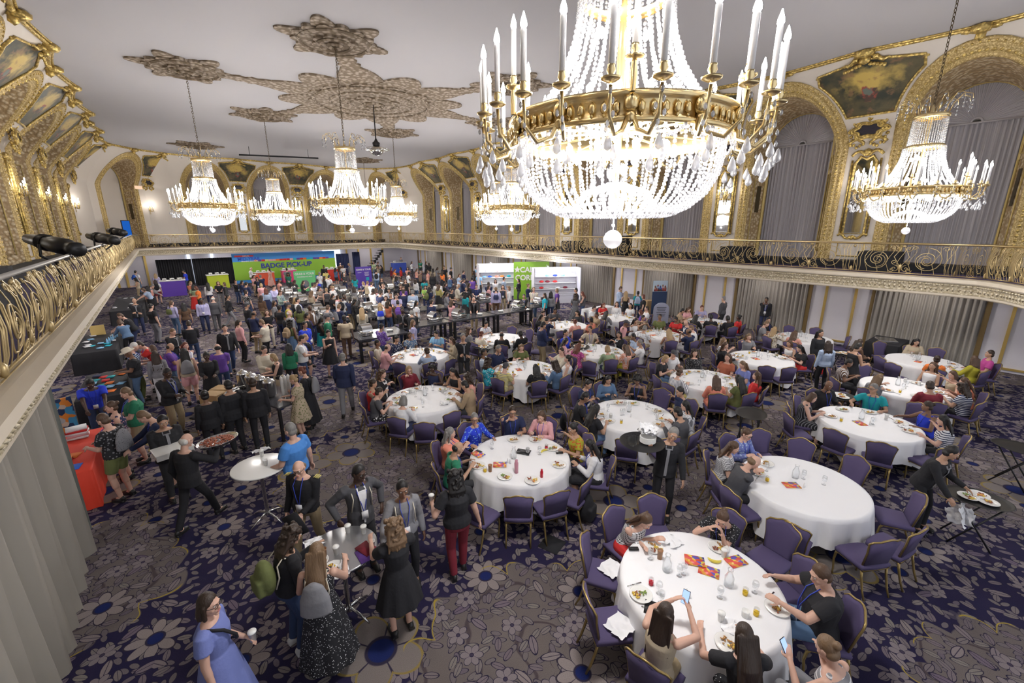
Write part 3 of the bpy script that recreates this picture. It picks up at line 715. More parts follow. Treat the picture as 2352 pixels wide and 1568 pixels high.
    for var in (0, 1):
        g = MB(); d = MB(); CPOS = []; c = MB(); c.tube([(0, 0, 0), (0, 0, .33)], .021, 8); b = MB(); b.lathe([(.012, 0), (.024, .02), (.022, .045), (.012, .075), (.003, .105)], 8, (0, 0, .33))
        g.ball((R+.03, 0, .02), (.04, .06, .07)); g.ball((R+.03, 0, -.07), (.03, .04, .05))
        for ang, rr, z0 in ((-.13, 1.24, .10), (.13, 1.24, .10), (0, 1.03, .28))[:3 if var else 2]:
            x, y = rr*math.cos(ang), rr*math.sin(ang); h = .33
            if rr > 1.1: g.tube([(R+.02, 0, -.02), (1.02*math.cos(ang*.4), 1.02*math.sin(ang*.4), -.16), (1.12*math.cos(ang*.8), 1.12*math.sin(ang*.8), -.2), (1.22*math.cos(ang), 1.22*math.sin(ang), -.1), (x, y, z0-.03)], [.022, .018, .016, .014, .012], 6)
            else: g.lathe([(.02, -.2), (.028, -.1), (.018, 0)], 8, (x, y, z0))
            g.lathe([(.0, -.02), (.03, -.015), (.062, .0), (.066, .012), (.03, .015), (.02, .03), (.03, .05), (.024, .075), (.026, .085), (0, .085)], 14, (x, y, z0))
            CPOS.append((x, y, z0+.08))
            if rr > 1.1:
                for k in range(6): d.ball((x+.03*math.cos(k*2.4), y+.03*math.sin(k*2.4), z0-.07-.045*k), (.014, .014, .024))
                for k in range(3): d.lathe([(0, .05), (.012, .03), (.03, -.02), (.026, -.045), (0, -.062)], 7, (x+.045*math.cos(k*2.1), y+.045*math.sin(k*2.1), z0-.37-.06*k))
        gm, cm_, bm_, dm = g.mesh('candle_arm', [BRASS]), c.mesh('candle', [CANDLE]), b.mesh('bulb', [BULB]), d.mesh('crystal_drops', [CRYS])
        AM.append((gm, dm, list(CPOS)))
    for k in range(12):
        gm, dm, CPOS = AM[k % 2]; a = link('candle_arm', gm, r, None, Rz(2*PI*k/12+.1))
        
        for q in CPOS: link('candle', cm_, a, None, T(*q)); link('bulb', bm_, a, None, T(*q))
        link('crystal_drops', dm, a)
    return r
CHP = crystal_chandelier()
m = MB(); zt_, zb_ = ZC-5.76-.1, 1.95; n = int((zt_-zb_)/.085)
for k in range(n):
    z = zb_+.085*k+.05; m.tube([((.026*math.cos(t) if k % 2 else 0), (0 if k % 2 else .026*math.cos(t)), z+.055*math.sin(t)) for t in [2*PI*j/8 for j in range(8)]], .0085, 4, closed=True)
m.lathe([(.17, 0), (.15, -.03), (.05, -.06), (0, -.07)], 16, (0, 0, zt_+.1)); m.build('chain', mat('chain bronze', (.16, .12, .07), .4, .7), CHP)
for i, (x, y) in enumerate(CH_POS):
    c = CHP if i == 0 else copy_tree(CHP)
    c.location = (x, y, 5.76); c.rotation_euler = (0, 0, i*.37)
    tag(c, 'crystal chandelier with gilt ring, %s' % WHO[i], 'chandelier', 'crystal chandeliers')
    for dz, w, rr in ((.35, 260, .3), (-.35, 380, .35)):
        l = bpy.data.lights.new('chandelier_light', 'POINT'); l.energy = w; l.shadow_soft_size = rr; l.color = (1, .975, .96); o = bpy.data.objects.new('chandelier_light', l); COL.objects.link(o); o.location = (x, y, 5.76+dz)
# mirror ball with glass dish under the centre medallion
r = empty('pendant_lamp', (9.03, 21.9, 8.6), 0, 'glass dish pendant with mirror ball under the big ceiling medallion', 'pendant lamp')
m = MB(); m.lathe([(0, -.28), (.2, -.24), (.3, -.1), (.3, 0), (.2, .12), (0, .16)], 24); m.build('mirror_ball', MIRR, r)
m = MB(); m.lathe([(.25, .1), (.5, .06), (.62, .0), (.5, -.04), (.25, -.02)], 24); m.build('glass_dish', GLASS, r)
m = MB(); m.lathe([(.16, .16), (.18, .3), (.1, .36), (.03, .5), (.02, 2.1)], 12); m.build('rod', BLKM, r)
m = MB(); m.box((0, 0, 0), (2.7, .03, .05)); o = m.build('lighting_bar', BLKM); o.location = (8.2, 38.5, ZC-.6); o.rotation_euler = (0, 0, -.35)
for s in (-2, 2): pass
m = MB(); m.tube([(-2, 0, 0), (-2, 0, .6)], .02, 4); m.tube([(2, 0, 0), (2, 0, .6)], .02, 4); m.build('hanger', BLKM, o)
tag(o, 'thin black lighting bar hung below the ceiling near the far wall', 'lighting bar')
# ================================================================== people
def evalmesh(mb, name, vox, smooth=2, fac=.5, deci=None):
    me = mb.mesh('tmp'); o = bpy.data.objects.new('tmp', me); COL.objects.link(o)
    r = o.modifiers.new('r', 'REMESH'); r.mode = 'VOXEL'; r.voxel_size = vox
    if smooth: s = o.modifiers.new('s', 'SMOOTH'); s.iterations = smooth; s.factor = fac
    if deci: d = o.modifiers.new('d', 'DECIMATE'); d.ratio = deci
    dg = bpy.context.evaluated_depsgraph_get(); dg.update()
    out = bpy.data.meshes.new_from_object(o.evaluated_get(dg)); out.name = name
    out.polygons.foreach_set('use_smooth', [True]*len(out.polygons))
    bpy.data.objects.remove(o); bpy.data.meshes.remove(me); return out
def cap(m, a, b, ra, rb, n=12):
    a, b = V(a), V(b); d = b-a; L = d.length
    if L < 1e-5: m.ball(a, ra); return
    d /= L; pts = [a-d*ra*.98, a-d*ra*.8, a-d*ra*.4, a, b, b+d*rb*.4, b+d*rb*.8, b+d*rb*.98]; rr = [ra*.2, ra*.6, ra*.917, ra, rb, rb*.917, rb*.6, rb*.2]
    m.tube(pts, rr, n)
def ell(m, c, r, M=None, n=14):
    rows = []; M = M or Matrix.Identity(3)
    vs = []; fs = []
    for i in range(n+1):
        p = PI*i/n; k = 16
        for j in range(k): t = 2*PI*j/k; q = M @ V((max(.02, math.sin(p))*math.cos(t)*r[0], max(.02, math.sin(p))*math.sin(t)*r[1], -math.cos(p)*r[2])); vs.append((c[0]+q.x, c[1]+q.y, c[2]+q.z))
    for i in range(n):
        for j in range(16): fs.append((i*16+j, i*16+(j+1) % 16, (i+1)*16+(j+1) % 16, (i+1)*16+j))
    fs.append(tuple(range(15, -1, -1))); fs.append(tuple(n*16+j for j in range(16))); m.add(vs, fs)
def loftr(m, rings, n=20):
    """rings: (centre, xvec, yvec)"""
    rows = [[tuple(c+x*math.cos(2*PI*j/n)+y*math.sin(2*PI*j/n)) for j in range(n)] for c, x, y in rings]
    m.grid(rows, closed=True); k = len(m.v)
    b = k-len(rows)*n; m.f.append(tuple(range(b+n-1, b-1, -1))); m.f.append(tuple(range(k-n, k))); m.m += [0, 0]
def ik(a, t, l1, l2, pole):
    a, t, pole = V(a), V(t), V(pole); d = t-a; L = min(d.length, (l1+l2)*.995); dn = d.normalized(); t = a+dn*L
    c = (l1*l1+L*L-l2*l2)/(2*L); h = math.sqrt(max(0, l1*l1-c*c)); p = (pole-dn*pole.dot(dn))
    if p.length < 1e-4: p = dn.orthogonal()
    return a+dn*c+p.normalized()*h, t
# pose: lean, head pitch, head yaw, left hand, right hand (local), seated?, feet
POSES = {
 's': dict(L=(-.24, .06, .80), R=(.24, .06, .80)),
 'h': dict(L=(-.12, .34, 1.10), R=(.13, .34, 1.10), hp=.35),
 'p': dict(L=(-.20, .10, .82), R=(.10, .30, 1.22), hp=.3),
 'c': dict(L=(.06, .20, 1.10), R=(-.06, .20, 1.06)),
 'w': dict(L=(-.25, .22, .88), R=(.25, -.14, .84), fL=(-.09, -.22, .12), fR=(.09, .28, .08), lean=.06),
 'l': dict(L=(-.15, .50, 1.00), R=(.16, .52, .98), lean=.45, hp=.45),
 'k': dict(L=(-.21, -.02, .98), R=(.21, -.02, .98), eo=1.0),
 'y': dict(L=(-.22, .05, .8), R=(.1, .16, 1.40), hp=.15, hy=-.3),
 't': dict(L=(-.13, .36, .83), R=(.15, .34, .85), seat=1, lean=.16, hp=.35),
 'u': dict(L=(-.15, .36, .82), R=(.06, .22, 1.06), seat=1, lean=.14, hp=.25),
 'b': dict(L=(-.14, .28, .66), R=(.14, .28, .66), seat=1, lean=-.06, hp=.05),
 'o': dict(L=(-.1, .34, .98), R=(.12, .36, 1.0), seat=1, lean=.02, hp=.2, hy=.4),
 'v': dict(L=(-.2, .40, .80), R=(.36, .34, .82), seat=1, lean=.1, hp=.1, hy=-.6),
}
def skel(pd, fem=False, bulk=1.0):
    J = {}; st = pd.get('seat', 0); pz = .545 if st else .93
    pz += pd.get('dz', 0)
    P = V((0, 0, pz)); lean = pd.get('lean', 0); sl = pd.get('side', 0)
    sd = V((math.sin(sl), math.sin(lean), math.cos(lean))).normalized(); bk = V((0, math.cos(lean), -math.sin(lean)))
    if lean > .3 and not st: P = P+V((0, -.10, 0))
    tw = pd.get('tw', 0); rt = V((math.cos(tw), math.sin(tw), 0)); sw = (.165 if fem else .185)
    J['P'] = P; J['sd'] = sd; J['bk'] = bk; J['rt'] = rt
    N = P+sd*.51+bk*(-.01); J['N'] = N
    hp, hy, hr = pd.get('hp', .08)+lean*.4, pd.get('hy', 0)+tw, pd.get('hr', 0)
    HM = (Rz(hy) @ Rx(-hp) @ Ry(hr)); J['HM'] = HM
    J['H'] = N+HM.to_3x3() @ V((0, .02, .165)); J['lean'] = lean
    for k, s in (('L', -1), ('R', 1)):
        sh = N-sd*.075+rt*(s*sw); t = V(pd[k]); eo = pd.get('eo', .35); pole = V((s*eo*(1.6 if st else 1), -1.0, -.5)) if not pd.get('up'+k) else V((s*1, 0, -.6))
        e, h = ik(sh, t, .285, .255, pole); J['sh'+k], J['el'+k], J['ha'+k] = sh, e, h
        hip = P+V((s*.092, 0, -.02)); f = V(pd.get('f'+k, (s*.11, .36, .09) if st else (s*.105, 0.0, .09)))
        kn, an = ik(hip, f, .43 if st else .417, .43 if st else .417, V((s*.12, 1, .6 if st else .0))); J['hi'+k], J['kn'+k], J['an'+k] = hip, kn, an
    return J
def hand(m, el, ha, s, fine, curl=.5, spread=0, pn=None):
    d = (ha-el).normalized(); pn = V(pn) if pn is not None else V((-s*.6, 0, -.8)); pn = (pn-d*pn.dot(d)).normalized(); x = d.cross(pn)*s
    A = Matrix((x, d, pn)).transposed()
    ell(m, ha+d*.045, (.040, .052, .017), A, 8)
    for i, (o, L) in enumerate(((-.030, .062), (-.010, .072), (.010, .068), (.030, .052))):
        b = ha+d*.085+x*o; c = curl*(.8+.1*i); sp = x*(o*spread*6)
        d1 = (d*math.cos(c)+pn*math.sin(c)+sp).normalized(); d2 = (d*math.cos(2.1*c)+pn*math.sin(2.1*c)+sp).normalized()
        r = .0095 if fine else .011
        k = b+d1*L*.55; cap(m, b-d*.02, k, r, r*.93, 8); cap(m, k, k+d2*L*.45, r*.93, r*.78, 8)
    b = ha+d*.02-x*.032; t1 = (d*.55-x*.6+pn*.5).normalized(); k = b+t1*.04; cap(m, b, k, .0125, .0115, 8); cap(m, k, k+(d*.8-x*.1+pn*.5).normalized()*.032, .0115, .009, 8)
def trunk(J, fem, bulk, inf=0, t0=-.11, t1=.52):
    P, sd, bk, rt = J['P'], J['sd'], J['bk'], J['rt']; R = []
    prof = [(-.10, .12, .10), (-.04, .158, .118), (.04, .160 if not fem else .166, .120), (.14, .138 if not fem else .122, .105), (.26, .152 if not fem else .138, .118+(.01 if fem else 0)), (.36, .163 if not fem else .148, .122+(.012 if fem else 0)), (.43, .165 if not fem else .148, .10), (.475, .125 if not fem else .11, .075), (.51, .062, .056)]
    for t, w, d in prof:
        if t < t0-.001 or t > t1+.001: continue
        k = min(1, max(0, (t)/.4)); x = V((1, 0, 0)).lerp(rt, k).normalized(); bf = bulk if t < .4 else 1+(bulk-1)*.4
        y = sd.cross(x).normalized(); pz = P+sd*t+(bk*(.03*(bulk-1)*4*(1-abs(t-.12)/.3)) if abs(t-.12) < .3 else V((0, 0, 0)))
        R.append((pz, x*(w*bf+inf), y*(d*bf+inf)))
    return R
def body_mesh(J, fem, bulk, vox, fine, pd, full=True):
    m = MB(); lb = 1+(bulk-1)*.7
    loftr(m, trunk(J, fem, bulk)); HM = J['HM'].to_3x3(); H = J['H']
    ell(m, H, (.074, .090, .112), HM); ell(m, H+HM @ V((0, .012, -.055)), (.056, .070, .062), HM)   # skull, jaw
    cap(m, J['N']-J['sd']*.03, H+HM @ V((0, -.02, -.06)), .056 if not fem else .048, .05 if not fem else .043)
    cap(m, H+HM @ V((0, .085, .012)), H+HM @ V((0, .101, -.028)), .008, .0125, 8)
    ell(m, H+HM @ V((0, .083, -.06)), (.025, .012, .012), HM, 8); ell(m, H+HM @ V((0, .072, -.095)), (.026, .02, .018), HM, 8)
    ell(m, H+HM @ V((0, .076, .035)), (.05, .016, .012), HM, 8)
    for s in (-1, 1): ell(m, H+HM @ V((s*.076, -.005, -.005)), (.010, .018, .030), HM, 8); ell(m, H+HM @ V((s*.04, .055, -.03)), (.022, .022, .025), HM, 8)
    for k, s in (('L', -1), ('R', 1)):
        sh, el, ha = J['sh'+k], J['el'+k], J['ha'+k]
        cap(m, sh, el, .050*lb, .040*lb); cap(m, el, ha, .039*lb, .026); cap(m, el, el.lerp(ha, .35), .038*lb, .037*lb)
        hand(m, el, ha, s, fine, pd.get('curl'+k, .45), pd.get('spr'+k, 0), pd.get('pn'+k))
        hi, kn, an = J['hi'+k], J['kn'+k], J['an'+k]
        cap(m, hi, kn, .082*lb, .055*lb); cap(m, kn, an, .050*lb, .036); cap(m, kn.lerp(an, .12), kn.lerp(an, .45), .05*lb, .052*lb)
        cap(m, an, an+V((s*.012, .14, -.055)), .036, .030)
    return evalmesh(m, 'body', vox, 3 if not fine else 2)
def top_mesh(J, fem, bulk, vox, kind):
    m = MB(); lb = 1+(bulk-1)*.7; inf = .026 if kind in 'jw' else .018
    low = -.09 if kind != 'k' else -.06
    R = trunk(J, fem, bulk, inf, low, .475 if kind not in 'k' else .43)
    if kind in 'jw': # longer hem
        c, x, y = R[0]; R.insert(0, (c-J['sd']*.06, x*1.04, y*1.02))
    if kind == 'k': R.append((R[-1][0]+J['sd']*.03, R[-1][1]*.55, R[-1][2]*.7))
    loftr(m, R)
    for k in 'LR':
        sh, el, ha = J['sh'+k], J['el'+k], J['ha'+k]
        if kind == 'k': cap(m, sh.lerp(J['N'], .45), sh.lerp(J['N'], .3)-J['sd']*.12, .03, .05); continue
        if kind in 'tpd': 
            e = sh.lerp(el, .62); m.tube([sh.lerp(J['N'], .35), sh, sh.lerp(el, .3), e], [.05*lb+.012, .05*lb+.022, .05*lb+.024, .047*lb+.026], 14)
        else:
            cap(m, sh, el, .05*lb+.017, .04*lb+.016); m.tube([sh.lerp(J['N'], .35), sh, sh.lerp(el, .3)], [.05*lb+.012, .05*lb+.022, .05*lb+.018], 14); m.tube([el, el.lerp(ha, .5), el.lerp(ha, .97)], [.04*lb+.016, .036+.014, .030+.012], 14); ell(m, el, [.04*lb+.017]*3)
    return evalmesh(m, 'shirt', vox, 3)
def skirt(m, J, st, L, fl, lb, pleat=0):
    P = J['P']; n = 40
    if st:
        for k in 'LR': cap(m, J['hi'+k], J['kn'+k].lerp(J['hi'+k], .0 if L > .4 else .3), .1*lb+.02, .075*lb+.02)
        cap(m, P+V((0, .1, -.02)), J['knL'].lerp(J['knR'], .5).lerp(P, .15), .1, .08)
        if L > .5:
            for k in 'LR': cap(m, J['kn'+k], J['kn'+k].lerp(J['an'+k], .7), .085, .085)
            cap(m, J['knL'].lerp(J['knR'], .5), J['anL'].lerp(J['anR'], .5).lerp(J['knL'].lerp(J['knR'], .5), .3), .085, .08)
        return
    rows = []
    for i in range(9):
        t = i/8; z = .12-t*(L+.12); w = .15+(.05+fl)*t**.8
        c = P+V((0, .0, z)) if i else P+J['sd']*.12
        rows.append((c, w*lb, (w*.85)*lb, t))
    R = [[tuple(c+V(((w*(1+pleat*t*math.sin(j*2*PI/n*9)))*math.cos(2*PI*j/n), (d*(1+pleat*t*math.sin(j*2*PI/n*9)))*math.sin(2*PI*j/n), 0))) for j in range(n)] for c, w, d, t in rows]
    m.grid(R, closed=True, flip=True); k = len(m.v); b = k-9*n; m.f.append(tuple(range(b, b+n))); m.f.append(tuple(range(k-1, k-n-1, -1))); m.m += [0, 0]
def bottom_mesh(J, fem, bulk, vox, kind, st):
    m = MB(); lb = 1+(bulk-1)*.7
    loftr(m, trunk(J, fem, bulk, .012, -.10, .14))
    if kind == 'k': skirt(m, J, st, .45, .05, lb, .04)
    elif kind == 'K': skirt(m, J, st, .72, .12, lb, .05)
    else:
        for k in 'LR':
            hi, kn, an = J['hi'+k], J['kn'+k], J['an'+k]
            if kind == 's': m.tube([hi+V((0, 0, .02)), hi.lerp(kn, .4), hi.lerp(kn, .75)], [.09*lb, .09*lb+.006, .075*lb+.014], 14)
            else: cap(m, hi, kn, .088*lb, .064*lb); m.tube([kn, kn.lerp(an, .5), kn.lerp(an, .98)], [.064*lb, .058*lb, .052], 14)
    return evalmesh(m, 'trousers', vox, 3)
def dress_mesh(J, fem, bulk, vox, kind, st, L=.45):
    m = MB(); lb = 1+(bulk-1)*.7; top = 'k' if kind in 'qQ' else 't'
    R = trunk(J, fem, bulk, .018, -.09, .475 if top == 't' else .43); 
    if top == 'k': R.append((R[-1][0]+J['sd']*.03, R[-1][1]*.55, R[-1][2]*.7))
    loftr(m, R)
    for k in 'LR':
        sh, el = J['sh'+k], J['el'+k]
        if top == 't': m.tube([sh.lerp(J['N'], .35), sh, sh.lerp(el, .3), sh.lerp(el, .5)], [.062, .07, .076, .08], 14)
        else: cap(m, sh.lerp(J['N'], .45), sh.lerp(J['N'], .3)-J['sd']*.12, .03, .05)
    skirt(m, J, st, .75 if kind in 'DQ' else .42, .14 if kind in 'DQ' else .10, lb, .05)
    return evalmesh(m, 'dress', vox, 2)
def hair_mesh(style, vox):
    m = MB(); c = V((0, -.015, .034))
    if style in 'x': 
        for s in (-1, 1): ell(m, (s*.055, -.045, -.015), (.026, .045, .04))
        ell(m, (0, -.042, -.012), (.0795, .062, .066))
    else: ell(m, c, (.081, .088, .099)); ell(m, (0, -.04, -.03), (.078, .062, .065))
    if style == 's': pass
    if style in 'lLc':
        r = .028 if style != 'c' else .045
        L = {'l': -.30, 'L': -.46, 'c': -.26}[style]; w = .07 if style != 'c' else .10
        loftr(m, [(V((0, -.055, .04)), V((w*.9, 0, 0)), V((0, .045, 0))), (V((0, -.07, -.08)), V((w*1.18, 0, 0)), V((0, .042, 0))), (V((0, -.10, (L-.08)/2)), V((w*1.25, 0, 0)), V((0, .04, 0))), (V((0, -.095, L)), V((w*.8, 0, 0)), V((0, .02, 0)))])
        for s in (-1, 1): cap(m, (s*.072, -.01, .02), (s*.085, -.01, -.16), .02, .018)
        for i in range(9): u = (i-4)/4; cap(m, (u*.085, -.085, .03), (u*.115+.012*math.sin(i*2.3), -.125+.03*abs(u), L*(.92+.1*math.cos(i*1.9))), .020, .013, 8)
    if style in 'ca':
        rnd = random.Random(3)
        for i in range(110):
            t = rnd.random()*2*PI; z = rnd.uniform(-.24 if style == 'c' else -.10, .13); q = .10 if style == 'c' else .115; rr = q*math.sqrt(max(.1, 1-((z-.02)/(.2 if z > 0 else .4))**2))
            y = math.sin(t)*rr-.03
            if y > .05 and z < .05: continue
            if y > 0.03 and abs(math.cos(t)*rr) < .06 and z < .07: continue
            m.ball((math.cos(t)*rr, y, z), rnd.uniform(.018, .030))
    if style == 'o':
        loftr(m, [(V((0, -.045, .05)), V((.07, 0, 0)), V((0, .05, 0))), (V((0, -.05, -.06)), V((.095, 0, 0)), V((0, .055, 0))), (V((0, -.045, -.125)), V((.09, 0, 0)), V((0, .05, 0)))])
        for s in (-1, 1): cap(m, (s*.075, .0, .03), (s*.082, .01, -.10), .02, .02)
    if style == 'b': ell(m, (0, -.105, .06), (.042, .038, .042))
    if style == 'y': cap(m, (0, -.11, .03), (0, -.14, -.2), .03, .018); cap(m, (0, -.09, .03), (0, -.11, .03), .03, .03)
    if style == 'g': # baseball cap
        m = MB(); ell(m, (0, -.012, .045), (.088, .10, .085)); m.box((0, .12, .035), (.06, .05, .006)); ell(m, (0, -.05, -.02), (.076, .055, .05))
    if style == 'h':
        m = MB(); m.lathe([(.165, .0), (.16, .012), (.10, .02), (.095, .06), (.085, .105), (.04, .12), (0, .118), (0, .03), (.16, -.006), (.165, 0)], 28, (0, -.005, .055), sy=1.15)
    me = evalmesh(m, 'hair', vox, 1 if style in 'ca' else 2); return me
def face_meshes():
    e = MB(); ir = MB(); br = MB(); lp = MB(); gl = MB()
    for s in (-1, 1):
        ell(e, (s*.030, .0765, .012), (.0135, .011, .009), None, 6); ell(ir, (s*.030, .0835, .012), (.0062, .0055, .0065), None, 6)
        br.tube([(s*.014, .090, .031), (s*.03, .087, .036), (s*.046, .076, .032)], [.0035, .004, .002], 5)
        gl.tube([(s*.032+.024*math.cos(t), .094-.15*abs(s*.032+.024*math.cos(t))**1.5, .010+.018*math.sin(t)) for t in [2*PI*i/14 for i in range(14)]], .0026, 4, closed=True)
        gl.tube([(s*.056, .085, .014), (s*.076, .04, .012), (s*.078, -.01, .008)], .0024, 4)
    gl.tube([(-.009, .101, .013), (.009, .101, .013)], .0024, 4)
    ell(lp, (0, .092, -.0555), (.021, .008, .0045), None, 6); ell(lp, (0, .091, -.0645), (.018, .008, .005), None, 6)
    return e.mesh('eyes'), ir.mesh('irises'), br.mesh('eyebrows'), lp.mesh('lips'), gl.mesh('glasses')
FE, FI, FB, FL, FG = face_meshes()
SKIN = {str(i+1): mat('skin tone %s' % n, c, .5) for i, (n, c) in enumerate((('fair', (.62, .38, .29)), ('tan', (.46, .27, .18)), ('brown', (.22, .115, .07)), ('deep', (.075, .038, .025))))}
for mm in SKIN.values():
    b_ = mm.node_tree.nodes['Principled BSDF']; b_.inputs['Subsurface Weight'].default_value = 0
LIP = {'1': mat('pink lips', (.50, .18, .16), .4), '2': mat('rose lips', (.38, .14, .12), .4), '3': mat('brown lips', (.17, .06, .05), .4), '4': mat('dark lips', (.08, .03, .03), .4)}
EYEW = mat('eye white', (.75, .73, .70), .25); EYED = mat('dark iris', (.03, .02, .015), .2)
HC = {'k': ('black', (.012, .010, .010)), 'd': ('dark brown', (.035, .02, .013)), 'n': ('brown', (.085, .045, .025)), 'r': ('reddish brown', (.13, .035, .02)), 'y': ('blonde', (.36, .24, .12)), 'g': ('grey', (.20, .19, .18)), 'w': ('white', (.62, .60, .57)), 't': ('light brown', (.18, .11, .06))}
HS = {'s': 'short', 'x': 'balding', 'l': 'long', 'L': 'very long', 'c': 'long curly', 'a': 'voluminous curly', 'o': 'bobbed', 'b': 'bunned', 'y': 'ponytailed', 'g': '', 'h': ''}
HM_ = {k: mat(v[0]+' hair', v[1], .5, bump=(90, .8, .006, .12)) for k, v in HC.items()}
CC = dict(azure=(.07, .25, .66), black=(.014, .014, .018), dark=(.04, .04, .045), navy=(.016, .024, .075), blue=(.03, .12, .55), royal=(.02, .05, .60), teal=(.01, .30, .34), green=(.02, .19, .10), olive=(.13, .15, .05), sage=(.28, .36, .22), lime=(.36, .60, .12), white=(.74, .74, .76), cream=(.62, .57, .47), beige=(.46, .38, .27), tan=(.36, .26, .16), brown=(.11, .06, .035), grey=(.22, .22, .24), charcoal=(.07, .07, .08), lavender=(.42, .40, .62), purple=(.14, .06, .33), pink=(.72, .38, .40), coral=(.75, .26, .18), salmon=(.70, .34, .28), red=(.60, .03, .03), burgundy=(.19, .015, .03), orange=(.80, .20, .04), rust=(.42, .13, .07), mustard=(.40, .36, .03), yellow=(.72, .64, .22), skyblue=(.25, .50, .75), paleblue=(.40, .50, .68), denim=(.09, .16, .28), jeans=(.035, .06, .14), khaki=(.32, .25, .15), periwinkle=(.17, .21, .50), magenta=(.45, .06, .26), turquoise=(.02, .42, .55))
_cm = {}
def cloth(spec):
    """colour or colour/pattern/second colour"""
    if spec in _cm: return _cm[spec]
    p = spec.split('/'); c = CC[p[0]]
    if len(p) == 1: m = mat(p[0]+' cloth', c, .85, bump=(18, .45, .012))
    else:
        m, nt, b = newmat('%s %s cloth' % (p[0], p[1]), .85); c2 = CC[p[2]]; tc = nt.nodes.new('ShaderNodeTexCoord'); x, y, z = sep(nt, tc.outputs['Object']); n = noise(nt, tc.outputs['Object'], 14, 1)
        if p[1] == 'striped': f = (z*150).op('SINE').gt(.35, .15)
        elif p[1] == 'upright': f = ((x+y*.6)*150).op('SINE').gt(.55, .15)
        elif p[1] == 'plaid': f = ((z*190).op('SINE').gt(.2, .2)+((x+y*.7)*190).op('SINE').gt(.2, .2))*.5
        elif p[1] in ('dotted', 'floral'):
            v = nt.nodes.new('ShaderNodeTexVoronoi'); v.inputs['Scale'].default_value = 45 if p[1] == 'dotted' else 22; nt.links.new(tc.outputs['Object'], v.inputs['Vector'])
            f = S(nt, v.outputs['Distance']).lt(.22 if p[1] == 'dotted' else .33, .05)
        nt.links.new(mixc(nt, f, c, c2), b.inputs['Base Color'])
    _cm[spec] = m; return m
SHOE = mat('black shoe leather', (.02, .02, .02), .4); SHOEW = mat('white trainers', (.6, .6, .6), .6)
LANY = mat('blue lanyard', (.03, .06, .45), .5); BADGE = mat('white badge card', (.75, .75, .78), .4)
_mc = {}
PN = dict(s='standing', h='standing with both hands raised in front', p='standing with one hand raised', c='standing with folded hands', w='walking', l='leaning forward', k='standing with hands on hips', y='standing with a hand at the face', t='seated eating', u='seated with a hand near the face', b='seated leaning back', o='seated talking', v='seated with one arm out')
TOPN = dict(t='t-shirt', p='polo shirt', l='long sleeved top', j='jacket', w='waiter jacket', k='sleeveless top', d='dress', D='long dress', q='sleeveless dress', Q='long sleeveless dress')
BOTN = dict(p='trousers', s='shorts', k='skirt', K='long skirt')
PEOPLE = []
def shoes_mesh(J, vox):
    m = MB()
    for k, s in (('L', -1), ('R', 1)):
        an = J['an'+k]; b = V((an.x, an.y, max(.045, an.z-.035)))
        ell(m, b+V((s*.008, .055, -.005)), (.047, .13, .04)); ell(m, b+V((0, -.02, .015)), (.042, .055, .05))
        m.box(b+V((s*.008, .055, -.038)), (.04, .12, .008))
    return evalmesh(m, 'shoes', vox, 1)
